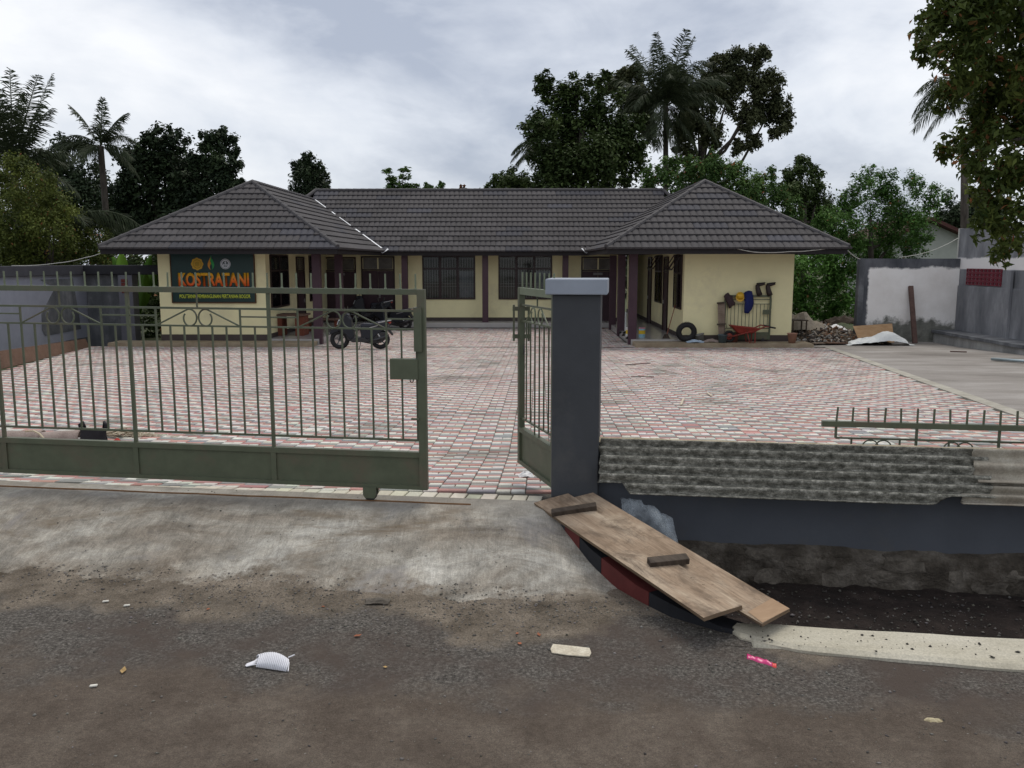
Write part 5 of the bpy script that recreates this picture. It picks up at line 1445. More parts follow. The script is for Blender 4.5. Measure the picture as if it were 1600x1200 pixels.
# ------------------------------------------------------------------ scooters
M['dark_steel'] = paint('dull_rim', (0.16, 0.16, 0.165), 0.45, 0.1, 12, metal=0.5)
def make_scooter(name, label, loc, rz, body_mat, seat_mat, group):
    """authored with the front towards -x, standing on z = 0"""
    t = thing(name, label, 'scooter', loc, rz, group)
    def prof(nm, mat, pts, y0, y1, bevel=0.012, par=None):
        mb = MB(); mb.prism(pts, y0, y1, lambda a, b_, q: (a, q, b_)); return mb.build(nm, mat, par or t, local=True, bevel=bevel, smooth=False)
    Rx = Matrix.Rotation(pi/2, 4, 'X')
    for x in (-0.60, 0.60):
        mb = MB(); mb.torus((0, 0, 0), 0.225, 0.066, Rx, 30, 8, flat=0.9)
        w = mb.build('wheel', M['rubber'], t, local=True, smooth=True); w.location = (x, 0, 0.285)
        mb = MB()
        for k in range(5):
            a = 2*pi*k/5+0.3; mb.beam((0.03*cos(a), 0, 0.03*sin(a)), (0.20*cos(a+.18), 0, 0.20*sin(a+.18)), 0.035, 0.03, up=(0, 1, 0))
        mb.torus((0, 0, 0), 0.195, 0.014, Rx, 24, 6); mb.lathe([(0, -0.05), (0.05, -0.05), (0.05, 0.05), (0, 0.05)], (0, 0, 0), 12, M=Rx)
        mb.build('rim', M['dark_steel'], w, local=True)
    prof('front_fender', body_mat, [(-0.90, 0.42), (-0.84, 0.58), (-0.66, 0.66), (-0.44, 0.66), (-0.30, 0.50), (-0.33, 0.42), (-0.46, 0.50), (-0.62, 0.545), (-0.78, 0.48)], -0.085, 0.085)
    prof('fork', M['black_plastic'], [(-0.64, 0.26), (-0.58, 0.26), (-0.40, 0.80), (-0.46, 0.80)], -0.08, 0.08)
    prof('leg_shield', body_mat, [(-0.66, 0.62), (-0.60, 0.84), (-0.46, 0.98), (-0.32, 1.0), (-0.24, 0.90), (-0.20, 0.60), (-0.14, 0.36), (-0.26, 0.27), (-0.42, 0.46)], -0.19, 0.19, 0.03)
    prof('headlight_cowl', body_mat, [(-0.58, 0.93), (-0.50, 1.05), (-0.34, 1.06), (-0.27, 1.00), (-0.32, 0.93), (-0.44, 0.90)], -0.15, 0.15, 0.03)
    prof('headlight', M['glass_lamp'], [(-0.665, 0.74), (-0.60, 0.885), (-0.57, 0.875), (-0.60, 0.72)], -0.11, 0.11, 0.01)
    prof('floorboard', M['black_plastic'], [(-0.40, 0.46), (-0.24, 0.40), (-0.16, 0.37), (0.16, 0.35), (0.30, 0.22), (-0.20, 0.21), (-0.34, 0.28)], -0.17, 0.17)
    prof('body', body_mat, [(0.06, 0.32), (0.02, 0.62), (0.08, 0.71), (0.40, 0.75), (0.80, 0.81), (0.90, 0.77), (0.78, 0.60), (0.56, 0.46), (0.40, 0.30)], -0.15, 0.15, 0.03)
    prof('seat', seat_mat, [(0.02, 0.70), (0.10, 0.775), (0.36, 0.76), (0.52, 0.82), (0.80, 0.86), (0.84, 0.82), (0.40, 0.71), (0.10, 0.66)], -0.13, 0.13, 0.02)
    prof('grab_rail', M['steel'], [(0.55, 0.80), (0.94, 0.875), (0.95, 0.85), (0.56, 0.775)], -0.145, 0.145, 0.005)
    prof('tail_light', M['red_lamp'], [(0.80, 0.79), (0.93, 0.82), (0.93, 0.76), (0.84, 0.75)], -0.09, 0.09, 0.008)
    prof('rear_fender', M['black_plastic'], [(0.74, 0.70), (0.84, 0.68), (1.00, 0.42), (0.96, 0.40), (0.80, 0.58)], -0.08, 0.08)
    prof('engine', M['black_plastic'], [(0.04, 0.44), (0.06, 0.21), (0.30, 0.16), (0.64, 0.19), (0.78, 0.30), (0.80, 0.50), (0.40, 0.54)], -0.13, 0.10, 0.02)
    mb = MB(); mb.tube([(0.20, -0.14, 0.26), (0.42, -0.16, 0.27), (0.55, -0.165, 0.30), (0.86, -0.17, 0.42)], [0.02, 0.03, 0.055, 0.045], 10); mb.build('exhaust', M['black_plastic'], t, local=True, smooth=True)
    mb = MB(); mb.tube([(0.46, -0.12, 0.62), (0.62, -0.12, 0.34)], 0.025, 8); mb.build('shock_absorber', M['steel'], t, local=True)
    mb = MB(); mb.tube([(-0.36, -0.34, 1.03), (-0.40, -0.15, 1.00), (-0.40, 0.15, 1.00), (-0.36, 0.34, 1.03)], 0.016, 8); hb = mb.build('handlebar', M['black_plastic'], t, local=True)
    for s_ in (-1, 1):
        mb = MB(); mb.tube([(-0.38, s_*0.20, 1.02), (-0.40, s_*0.26, 1.16)], 0.008, 6); mb.lathe([(0, 0), (0.06, 0.004), (0.072, 0.015), (0.055, 0.022), (0, 0.022)], (0, 0, 0), 12, M=Matrix.Translation((-0.40, s_*0.28, 1.20)) @ Matrix.Rotation(pi/2, 4, 'Y')); mb.build('mirror', M['black_plastic'], t, local=True)
    mb = MB(); mb.tube([(0.05, -0.10, 0.28), (0.0, -0.26, 0.01)], 0.012, 6); mb.build('side_stand', M['black_plastic'], t, local=True)
    prof('stripe', M['steel'], [(0.30, 0.655), (0.62, 0.735), (0.62, 0.720), (0.32, 0.635)], -0.157, -0.151, 0)
    return t
M['scooter_body'] = paint('black_blue_body', (0.012, 0.014, 0.020), 0.42, 0.1, 6, spec=0.35)
M['scooter_seat'] = paint('dark_seat_vinyl', (0.030, 0.033, 0.045), 0.6, 0.1, 10)
m, nt, b = nodes_of('headlight_lens', 0.1, 0.6); b.inputs['Base Color'].default_value = (0.55, 0.60, 0.62, 1); M['glass_lamp'] = m
m, nt, b = nodes_of('red_lens', 0.2, 0.6); b.inputs['Base Color'].default_value = (0.35, 0.03, 0.015, 1); M['red_lamp'] = m
gs = P(563, 547, 25.5)
sc1 = make_scooter('scooter', 'black scooter parked on the paving in front of the left wing', (gs[0], 25.5, g(25.5)), radians(3), M['scooter_body'], M['scooter_seat'], 'scooters by the building')
gs2 = P(612, 515, 33.7)
sc2 = copy_tree(sc1); sc2.location = (gs2[0], 33.5, g(33.5)); sc2.rotation_euler = (0, 0, radians(-14))
sc2['label'] = 'second dark scooter in the shade beside the porch doors'
gs3 = P(577, 512, 34.9)
sc3 = copy_tree(sc1); sc3.location = (gs3[0], 35.1, Z_FL); sc3.rotation_euler = (0, 0, radians(12)); sc3['label'] = 'third scooter hidden deepest in the porch, behind the parked pair'

# porch bench set
M['bench_red'] = wood('red_brown_wood', (0.10, 0.030, 0.020), (0.22, 0.075, 0.045), stretch=(3, 3, 14))
M['bench_top'] = wood('dark_table_top', (0.08, 0.045, 0.035), (0.20, 0.13, 0.10))
def slab_table(name, label, cat, x0, x1, y0, y1, h, legw):
    t = thing(name, label, cat, ((x0+x1)/2, (y0+y1)/2, Z_FL))
    mb = MB(); mb.box(x0, x1, y0, y1, Z_FL+h-0.06, Z_FL+h); mb.build('top', M['bench_top'], t, bevel=0.012)
    for xa in (x0+0.06, x1-0.06-legw):
        mb = MB(); mb.box(xa, xa+legw, y0+0.08, y1-0.08, Z_FL, Z_FL+h-0.061); mb.build('leg', M['bench_red'], t, bevel=0.015)
    return t
slab_table('wooden_table', 'red brown slab table in the left porch', 'table', float(P(424, 500, 28.6)[0])+0.05, float(P(480, 500, 28.6)[0]), 28.3, 29.1, 0.72, 0.30)
slab_table('wooden_bench', 'low red brown bench behind the slab table in the left porch', 'bench', -7.9, -6.4, 30.0, 30.5, 0.46, 0.25)

# ------------------------------------------------------------------ things against the right wing
YA = Y_WW
xw = lambda x, d=27.2: float(P(x, 500, d)[0])
zw_ = lambda y, d=27.2: float(P(1150, y, d)[2])
# tyre
ty = thing('tyre', 'black tyre leaning against the corner of the right wing', 'tyre', (xw(1073, 26.95), 26.95, Z_AP))
ra, rb = 0.235, 0.085
Mt = Matrix.Rotation(radians(14), 4, 'X') @ Matrix.Rotation(radians(-90), 4, 'X')
mb = MB(); mb.torus((0, 0, 0), ra, rb, Mt, 40, 12, flat=0.85); q = mb.build('tyre_carcass', M['rubber'], ty, local=True, smooth=True); q.location = (0, 0, ra+rb-0.006)
mb = MB()
for k in range(44):
    a = 2*pi*k/44; c_ = Mt @ Vector(((ra+rb-0.004)*cos(a), (ra+rb-.004)*sin(a), 0)); mb.beam(c_+Mt @ Vector((0, 0, -0.05)), c_+Mt @ Vector((0, 0, 0.05)), 0.022, 0.014, up=tuple(Mt @ Vector((cos(a), sin(a), 0))))
q = mb.build('tread', M['rubber'], ty, local=True); q.location = (0, 0, ra+rb-0.006)
def bucket(name, label, x, d, h, r0, r1, mat, tilt=0.0, handle=True, cat='bucket'):
    t = thing(name, label, cat, (x, d, Z_AP), 0, 'buckets by the right wing' if cat == 'bucket' else None)
    Mx = Matrix.Rotation(tilt, 4, 'Y')
    mb = MB(); mb.lathe([(0, 0.003), (r0, 0.0), (r1, h), (r1+0.012, h+.004), (r1+0.012, h-0.015), (r1-0.006, h-0.012), (r0-0.006, 0.012), (0, 0.012)], (0, 0, 0), 20, M=Mx); mb.build('pail', mat, t, local=True, smooth=True)
    if handle:
        mb = MB(); mb.tube([tuple(Mx @ Vector((r1*cos(a), -0.02-0.5*r1*abs(sin(a)), h-0.01-0.35*r1*sin(a)))) for a in np.linspace(0, pi, 10)], 0.005, 5); mb.build('handle', M['steel'], t, local=True)
    return t
M['bucket_grey'] = paint('grey_bucket', (0.22, 0.22, 0.20), 0.6, 0.2, 10); M['bucket_blue'] = paint('blue_grey_bucket', (0.085, 0.115, 0.125), 0.5, 0.15, 10)
M['pot_red'] = paint('red_brown_pail', (0.16, 0.055, 0.042), 0.65, 0.2, 10); M['terracotta'] = paint('terracotta', (0.36, 0.20, 0.14), 0.8, 0.12, 8)
bucket('bucket', 'tilted grey bucket beside the tyre', xw(1096, 27.05), 27.05, 0.24, 0.11, 0.155, M['bucket_grey'], radians(-16))
bucket('bucket', 'blue grey bucket under the leaning brown plank', xw(1130, 26.75), 26.75, 0.25, 0.11, 0.145, M['bucket_blue'])
bucket('bucket', 'red brown bucket behind the wheelbarrow wheel', xw(1147, 26.95), 26.95, 0.24, 0.12, 0.165, M['pot_red'])
bucket('clay_pot', 'pale terracotta pot at the outer corner of the right wing', xw(1239, 26.7), 26.7, 0.30, 0.10, 0.15, M['terracotta'], handle=False, cat='pot')
rag('blue_sack', 'crumpled pale blue plastic sack between tyre and grey bucket', 'sack', 0, 0, 0.55, 0.22, 0.12, paint('pale_blue_sack', (0.34, 0.42, 0.50), 0.6, 0.2, 8), 8, base=(xw(1086, 26.75), 26.75, Z_AP))
rag('earth_heap', 'small brown heap of dirt on the apron left of the blue grey bucket', 'dirt heap', 0, 0, 0.5, 0.25, 0.13, M['clay'], 11, base=(xw(1111, 26.9), 26.9, Z_AP))
# leaning brown plank
M['grey_brown_wood'] = wood('grey_brown_wood', (0.13, 0.095, 0.07), (0.26, 0.20, 0.155), stretch=(3, 3, 16))
lp = thing('leaning_plank', 'short brown plank leaning on the wall at the left end of the green gate', 'plank', (xw(1127, 26.9), 26.9, Z_AP))
mb = MB(); mb.hexa([(xw(1124, 26.92), 26.90, Z_AP), (xw(1133, 26.92), 26.90, Z_AP), (xw(1133, 26.92), 26.93, Z_AP), (xw(1124, 26.92), 26.93, Z_AP), (xw(1121, 27.1), 27.12, zw_(473)), (xw(1132, 27.1), 27.12, zw_(473)), (xw(1132, 27.1), 27.15, zw_(473)), (xw(1121, 27.1), 27.15, zw_(473))]); mb.build('board', M['grey_brown_wood'], lp)
mb = MB(); mb.beam((xw(1119.5, 27.05), 27.07, zw_(473.5)), (xw(1131, 27.05), 27.07, zw_(472.5)), 0.05, 0.05); mb.build('batten', M['cleat'], lp)
mb = MB(); mb.beam((xw(1120.5, 26.95), 26.93, zw_(506)), (xw(1134, 26.95), 26.93, zw_(505)), 0.05, 0.05); mb.build('batten', M['cleat'], lp)
# green gate leaf stood against the wall
gg = thing('spare_gate_leaf', 'green gate leaf stood against the cream wall of the right wing', 'gate', (xw(1168), 27.2, Z_AP))
gx0, gx1, gz0, gz1 = xw(1131), xw(1204), Z_AP+0.06, zw_(461)
def ggb(nm, q, mt='gate'):
    mb = MB(); mb.box(*q); return mb.build(nm, M[mt], gg)
ggb('top_rail', (gx0, gx1, 27.18, 27.23, gz1-0.06, gz1)); 
for x in (gx0, gx1-0.05): ggb('end_post', (x, x+0.05, 27.179, 27.231, gz0, gz1-0.061))
for y in (468, 475, 513): ggb('rail', (gx0+.05, gx1-.05, 27.2, 27.215, zw_(y)-0.012, zw_(y)+.012))
ggb('bottom_panel', (gx0+.051, gx1-.051, 27.19, 27.21, gz0, zw_(519)))
for k in range(12):
    x = gx0+0.10+(gx1-gx0-0.2)*k/11; ggb('bar', (x-0.008, x+0.008, 27.199, 27.214, zw_(513)+.012, zw_(475) if k not in (6, 7) else zw_(468)))
ggb('latch_box', (xw(1191), xw(1202)-.01, 27.165, 27.178, zw_(491), zw_(484)))
ggb('latch_channel', (xw(1201), xw(1204), 27.15, 27.178, zw_(482), zw_(466)))
mb = MB(); mb.lathe([(0, -0.02), (0.05, -0.02), (0.05, 0.02), (0, 0.02)], (xw(1193), 27.2, Z_AP+0.05), 14, M=Matrix.Rotation(pi/2, 4, 'X')); mb.build('roller', M['black_plastic'], gg)
# helmet, clothes, boots hung on the leaf
hp = (xw(1155, 27.1), 27.10, zw_(462))
hm = thing('hard_hat', 'yellow hard hat hung on the green gate leaf', 'hard hat', hp)
M['yellow'] = paint('yellow_plastic', (0.62, 0.36, 0.02), 0.35, 0.08, 6, spec=0.5)
Mh = Matrix.Rotation(radians(78), 4, 'X')
mb = MB(); mb.lathe([(0.125*cos(t), 0.125*sin(t)*1.1) for t in np.linspace(0, pi/2, 8)], (0, 0, 0), 20, M=Mh); mb.build('shell', M['yellow'], hm, local=True, smooth=True)
mb = MB(); mb.grid(15, 3, lambda u, v: tuple(Mh @ Vector(((0.122+0.055*v*sin(pi*u))*cos(pi*u), -(0.122+0.065*v*sin(pi*u))*sin(pi*u)*1.0, -0.012*v)))); mb.build('brim', M['yellow'], hm, local=True, solid=0.006)
mb = MB(); mb.beam(Mh @ Vector((0, -0.10, 0.075)), Mh @ Vector((0, 0.02, 0.14)), 0.03, 0.012, up=(0, -1, 0.2)); mb.build('ridge', M['yellow'], hm, local=True)
def garment(name, label, poly, d, mat, seed, cat, th=0.05):
    """cloth hanging over the rail: outline in photo pixels, given real thickness and folds"""
    n = len(poly); mb = MB(); pts = [np.array(q, float) for q in poly]; ctr_ = sum(pts)/n
    rings = []
    for k, (r, o) in enumerate(((1.0, 0.0), (0.82, -0.035), (0.45, -0.055), (0.12, -0.05))):
        ring = []
        for i, q in enumerate(pts):
            w = ctr_+(q-ctr_)*r; p = P(w[0], w[1], d+o+0.018*nz(w[0]*0.22, w[1]*0.12, 1, seed)); ring.append(tuple(p))
        rings.append(ring)
    back = [tuple(np.array(P(q[0], q[1], d))+np.array([0, th*0.4, 0])) for q in pts]
    mb.add(back+[p for r in rings for p in r], [tuple(range(n))]+[(j*n+i, j*n+(i+1) % n, (j+1)*n+(i+1) % n, (j+1)*n+i) for j in range(4) for i in range(n)]+[tuple(range(4*n, 5*n))])
    return tag(mb.build(name, mat, smooth=True), label, cat)
garment('blue_overalls', 'blue work trousers hung over the green gate leaf', [(1161, 461), (1164, 456), (1170, 454), (1175, 455), (1177, 463), (1178, 473), (1175, 483), (1170, 489), (1169, 490), (1167, 490), (1163, 489), (1163, 482), (1164, 472)], 27.14, paint('navy_cloth', (0.012, 0.018, 0.095), 0.85, 0.25, 14), 3, 'work trousers')
garment('dark_jacket', 'dark maroon jacket bunched over the left end of the green gate leaf', [(1131, 463), (1134, 459), (1138, 457), (1141, 461), (1145, 463), (1146, 469), (1149, 473), (1148, 477), (1144, 478), (1142, 481), (1139, 482), (1137, 475), (1134, 470)], 27.13, paint('dark_cloth', (0.045, 0.028, 0.032), 0.9, 0.4, 20), 6, 'jacket')
M['boot'] = paint('dark_rubber_boot', (0.035, 0.024, 0.022), 0.5, 0.2, 10)
def boot(label, x):
    b0 = np.array([xw(x, 27.15), 27.17, zw_(461.5)]); t = thing('rubber_boot', label, 'boot', b0, 0, 'boots on the green gate leaf')
    s = 27.15/1340
    mb = MB(); path = [(0, 0, 0), (-0.04, 0, 0.10), (-0.075, 0, 0.22), (-0.085, 0, 0.29), (-0.06, 0, 0.33)]
    mb.tube(path, [0.085, 0.082, 0.072, 0.068, 0.06], 10); mb.tube([(-0.085, 0, 0.315), (-0.02, 0, 0.335), (0.07, 0, 0.355), (0.14, 0, 0.365)], [0.058, 0.052, 0.048, 0.03], 10)
    mb.build('upper', M['boot'], t, local=True, smooth=True)
    mb = MB(); mb.beam((-0.11, 0, 0.372), (0.15, 0, 0.402), 0.10, 0.022); mb.build('sole', M['rubber'], t, local=True, bevel=0.008)
boot('left dark rubber boot stuck upside down on the green gate leaf', 1186); boot('right dark rubber boot stuck upside down on the green gate leaf', 1202)
# wheelbarrow
wb = thing('wheelbarrow', 'red wheelbarrow standing in front of the green gate leaf', 'wheelbarrow', (xw(1165, 26.8), 26.8, Z_AP))
M['barrow_red'] = paint('red_barrow_paint', (0.24, 0.035, 0.025), 0.5, 0.2, 8, dirt=(0.10, 0.05, 0.035), dirt_amt=0.4)
wx = lambda x: xw(x, 26.8)-xw(1165, 26.8); wz = lambda y: zw_(y, 26.8)-Z_AP
mb = MB(); top_, bo_ = [(wx(1141), -0.22), (wx(1185), -0.30), (wx(1185), 0.30), (wx(1141), 0.22)], [(wx(1153), -0.13), (wx(1174), -0.18), (wx(1174), 0.18), (wx(1153), 0.13)]
zt_ = [wz(508), wz(513), wz(513), wz(508)]; zb_ = [wz(520)]*4
V = [(x, y, z) for (x, y), z in zip(top_, zt_)]+[(x, y, z) for (x, y), z in zip(bo_, zb_)]
mb.add(V, [(0, 1, 5, 4), (1, 2, 6, 5), (2, 3, 7, 6), (3, 0, 4, 7), (4, 5, 6, 7)]); mb.build('tray', M['barrow_red'], wb, local=True, solid=0.02, bevel=0.02)
mb = MB()
for s_ in (-1, 1): mb.tube([(wx(1139), s_*0.06, wz(527)), (wx(1158), s_*0.17, wz(521)), (wx(1176), s_*0.24, wz(516)), (wx(1193), s_*0.30, wz(509)), (wx(1206), s_*0.30, wz(511))], 0.020, 8)
mb.build('handle_frame', M['barrow_red'], wb, local=True, smooth=True)
for s_ in (-1, 1):
    mb = MB(); mb.tube([(wx(1198), s_*0.30, wz(509.5)), (wx(1208), s_*0.30, wz(511.5))], 0.026, 8); mb.build('grip', M['rubber'], wb, local=True)
    mb = MB(); mb.tube([(wx(1166), s_*0.2, wz(520)), (wx(1170), s_*0.22, 0.01), (wx(1178), s_*0.22, 0.01), (wx(1178), s_*0.22, wz(517))], 0.018, 6); mb.build('leg', M['barrow_red'], wb, local=True)
mb = MB(); mb.torus((0, 0, 0), 0.15, 0.04, Matrix.Rotation(pi/2, 4, 'X'), 24, 8); w_ = mb.build('wheel', M['rubber'], wb, local=True, smooth=True); w_.location = (wx(1139)+0.02, 0, 0.19)
mb = MB(); mb.lathe([(0, -0.03), (0.10, -0.015), (0.10, 0.015), (0, 0.03)], (0, 0, 0), 16, M=Matrix.Rotation(pi/2, 4, 'X')); mb.build('rim', M['barrow_red'], w_, local=True)
# broom leaning at the porch corner, paint cans, shoes
M['broom_stick'] = paint('red_brown_stick', (0.22, 0.07, 0.04), 0.6)
br = thing('broom', 'broom with a thin red handle leaning in the right porch', 'broom', (4.3, 27.9, Z_FL))
mb = MB(); pA = P(1041, 526, 27.6); pB = P(1055, 477, 27.9); pB[0] = min(pB[0], XR_-0.01); mb.tube([pA, pB], 0.014, 6); mb.build('handle', M['broom_stick'], br)
mb = MB(); mb.hexa([pA+np.array(q) for q in ((-.12, -.04, -.06), (.12, -.04, -.06), (.12, .04, -.06), (-.12, .04, -.06), (-.05, -.02, .08), (.05, -.02, .08), (.05, .02, .08), (-.05, .02, .08))]); mb.build('bristles', M['cleat'], br)
M['can_white'] = paint('white_can', (0.62, 0.62, 0.60), 0.4); M['can_yellow'] = paint('yellow_label', (0.60, 0.42, 0.03), 0.4); M['can_pink'] = paint('pink_lid', (0.55, 0.22, 0.28), 0.4); M['can_blue'] = paint('pale_blue_label', (0.25, 0.45, 0.55), 0.4)
for x, d, top_m, mid_m, lab in ((983, 28.2, 'can_white', 'can_yellow', 'white paint can with a yellow label left of the front porch column'), (1003, 28.1, 'can_pink', 'can_yellow', 'paint can with a pink lid right of the front porch column'), (987, 27.6, 'can_white', 'can_white', 'plain white paint can at the foot of the front porch column')):
    q = P(x, 520, d); t = thing('paint_can', lab, 'paint can', (q[0], d, Z_FL), 0, 'paint cans at the right porch'); h = 0.30
    mb = MB(); mb.lathe([(0, 0), (0.105, 0), (0.105, h), (0, h)], (0, 0, 0), 16); mb.build('tin', M['can_blue'] if 'pink' in lab else M['can_white'], t, local=True)
    mb = MB(); mb.lathe([(0.107, h*0.35), (0.107, h*0.75)], (0, 0, 0), 16); mb.build('label', M[mid_m], t, local=True)
    mb = MB(); mb.lathe([(0, h+.012), (0.108, h+0.010), (0.108, h-.02)], (0, 0, 0), 16); mb.build('lid', M[top_m], t, local=True)
M['shoe'] = paint('dark_footwear', (0.018, 0.015, 0.014), 0.6, 0.2, 20)
for k, (x, y, d, lab) in enumerate(((958, 515, 29.6, 'dark sandals left farthest along the right porch edge'), (967, 521, 28.6, 'dark sandals left midway along the right porch edge'), (974, 527, 27.5, 'dark sandals left nearest the front along the right porch edge'))):
    q = P(x, y, d); q[2] = g(d) if False else Z_FL
    q[0] = max(q[0], CX+5.0-0.02)
    mb = MB()
    for dx, a in ((-0.09, 0.3), (0.10, -0.5)):
        Ms = Matrix.Translation((q[0]+dx, d, Z_FL+0.0)) @ Matrix.Rotation(a+1.0, 4, 'Z'); mb.lathe([(0, 0), (0.06, 0), (0.06, 0.03), (0.03, 0.07), (0, 0.07)], (0, 0, 0), 10, M=Ms @ Matrix.Diagonal((2.1, .85, 1, 1)))
    tag(mb.build('sandals', M['shoe'], smooth=True), lab, 'sandals', 'footwear on the right porch edge')

# rubble heap, table and sacks beyond the right wing
M['debris'] = tinted('mixed_debris', 0.9, 0.4, 60)
def debris(name, n, fpos, smin, smax, palette):
    V, Fq, T = [], [], []
    cube = np.array([(x, y, z) for z in (-1, 1) for y in (-1, 1) for x in (-1, 1)], float)
    fc = np.array([(0, 2, 3, 1), (4, 5, 7, 6), (0, 1, 5, 4), (1, 3, 7, 5), (3, 2, 6, 7), (2, 0, 4, 6)])
    for k in range(n):
        p = fpos(); sz = rng.uniform(smin, smax)*np.array([rng.uniform(.5, 2.4), rng.uniform(.3, 1.0), rng.uniform(.08, .5)])
        q = cube*sz*rng.uniform(.6, 1.1, (8, 3))
        e_ = Matrix.Rotation(rng.uniform(0, 6.28), 3, 'Z') @ Matrix.Rotation(rng.normal(0, .5), 3, 'X') @ Matrix.Rotation(rng.normal(0, .5), 3, 'Y')
        V.append(q @ np.array(e_).T+np.array(p)); Fq.append(fc+8*k)
        c = np.array(palette[int(rng.integers(0, len(palette)))])*rng.uniform(.7, 1.3); T.append(np.repeat(c[None], 6, 0))
    return fast_mesh(name, np.concatenate(V), np.concatenate(Fq), M['debris'], np.concatenate(T), loc=V[0].mean(0))
def heap_h(x, d): return max(0.0, 0.48*math.exp(-((x-9.9)/1.5)**2-((d-30.2)/1.6)**2)+0.15*math.exp(-((x-9.9)/1.9)**2-((d-28.5)/1.3)**2))
def heap_pos():
    x = rng.uniform(8.6, 11.6); d = rng.uniform(27.4, 31.6)
    return np.array([x, d, g(d)+heap_h(x, d)*rng.uniform(.75, 1.05)+0.02])
mb = MB(); mb.grid(24, 24, lambda u, v: (8.5+3.2*u, 27.3+5*v, g(27.3+5*v)+heap_h(8.5+3.2*u, 27.3+5*v)*0.9-0.01)); tag(mb.build('debris_mound', M['soil'], smooth=True), kind='structure')
tag(debris('rubble_heap', 2600, heap_pos, 0.02, 0.085, [(0.10, 0.075, 0.05), (0.16, 0.12, 0.085), (0.05, 0.04, 0.035), (0.22, 0.19, 0.16), (0.30, 0.29, 0.27), (0.04, 0.035, 0.03), (0.13, 0.07, 0.04)]), kind='stuff')
rag('white_sack', 'torn white sack lying on top of the rubble heap', 'sack', 0, 0, 0.75, 0.5, 0.22, M['white_rag'], 14, base=(float(P(1304, 510, 29.6)[0]), 29.6, float(P(1304, 515, 29.6)[2])))
rag('brown_sack', 'dark brown tarp bundle on the crest of the rubble heap', 'tarp bundle', 0, 0, 1.2, 0.8, 0.42, M['clay'] if False else paint('dark_brown_tarp', (0.045, 0.032, 0.022), 0.9, 0.3, 6), 17, base=(float(P(1314, 500, 30.5)[0]), 30.5, float(P(1314, 507, 30.5)[2])))
rag('sand_heap', 'pale mound of sand behind the outer corner of the right wing', 'sand heap', 0, 0, 2.4, 1.6, 0.8, paint('sand', (0.22, 0.19, 0.15), 0.95, 0.2, 8), 19, base=(float(P(1240, 500, 29.5)[0]), 29.5, g(29.5)+0.25))
tb = thing('work_table', 'rickety wooden work table behind the outer corner of the right wing', 'table', (float(P(1248, 510, 28.2)[0]), 28.2, g(28.2)))
tx0, tx1, tz_ = float(P(1233, 510, 28.2)[0]), float(P(1258, 510, 28.2)[0]), float(P(1245, 499, 28.2)[2])
mb = MB(); mb.box(tx0, tx1, 27.9, 28.5, tz_-0.04, tz_); mb.build('top', M['cleat'], tb)
for x in (tx0+.03, tx1-.06):
    for y in (27.93, 28.43): mb = MB(); mb.box(x, x+.04, y, y+.04, g(28.2)-.05, tz_-.041); mb.build('leg', M['cleat'], tb)
for k, (x0, y0, x1, y1, lab) in enumerate(((1247, 533, 1274, 534, 'dark plank lying at the left foot of the rubble heap'), (1270, 531, 1295, 530, 'middle brown plank at the foot of the rubble heap'), (1290, 529, 1322, 534, 'pale brown plank at the right foot of the rubble heap'))):
    a, b_ = P(x0, y0, 27.2), P(x1, y1, 27.35); a[2] = g(27.2)+.05+.02*k; b_[2] = g(27.3)+.06
    mb = MB(); mb.beam(a, b_, 0.22, 0.035); tag(mb.build('scrap_plank', [M['cleat'], M['grey_brown_wood'], M['brown_board']][k]), lab, 'plank', 'scrap planks by the rubble heap')

# ------------------------------------------------------------------ cables, pole, the house behind
M['cable'] = paint('pale_cable', (0.45, 0.44, 0.40), 0.6)
def cable(label, pts, r, name='cable', mat='cable'):
    mb = MB(); P3 = [np.array(p) for p in pts]; out = []
    for i in range(len(P3)-1):
        a, b_ = P3[i], P3[i+1]; sag = 0.06*np.linalg.norm(b_-a)
        for k in range(8): t = k/8; out.append(a*(1-t)+b_*t-np.array([0, 0, sag*4*t*(1-t)*0.35]))
    out.append(P3[-1]); mb.tube(out, r, 5); return tag(mb.build(name, M[mat], smooth=True), label, 'cable')
cable('pale cable looping under the eave of the right wing and down to the white wall', [P(1146, 387, 25.98), P(1180, 394, 25.98), P(1235, 393, 25.98), P(1270, 391, 25.98), P(1308, 385, 25.98), P(1322, 388, 26.3), P(1344, 405, 28.4)], 0.013)
cable('thin greenish cable rising from the left wall to the eave of the left wing', [P(18, 415, 27.5), P(90, 411, 27.4), P(135, 402, 27.0), P(165, 392, 26.05)], 0.012)
cable('thin cable crossing behind the white wall towards the small house', [P(1405, 402, 30), P(1500, 370, 36)], 0.012)
pole = thing('utility_pole', 'weathered grey utility pole half hidden by the near tree', 'pole', (float(P(1512, 400, 30)[0]), 30, g(30)))
mb = MB(); pb = np.array(P(1509, 500, 30)); pb[2] = g(30); pt = P(1507, 215, 30); mb.tube([pb, pt], [0.15, 0.11], 10); mb.build('shaft', M['trunk'], pole, smooth=True)
mb = MB(); q = P(1519, 352, 29.8); mb.tube([q, q+np.array([0, 0, -1.2])], 0.05, 8); mb.build('conduit', M['clay'], pole)
mb = MB(); mb.lathe([(0.0, 0.10), (0.06, 0.08), (0.07, 0.0), (0.0, 0.0)], q, 10); mb.build('lamp', M['white'], pole)
hs = thing('small_house', 'pale gabled house with a dark red roof beyond the white wall', 'house', (float(P(1470, 380, 44)[0]), 44, -1.2))
M['pale_house'] = paint('pale_house_wall', (0.40, 0.42, 0.38), 0.8, 0.1, 2); M['red_roof'] = paint('dark_red_roof', (0.085, 0.035, 0.030), 0.8, 0.2, 4)
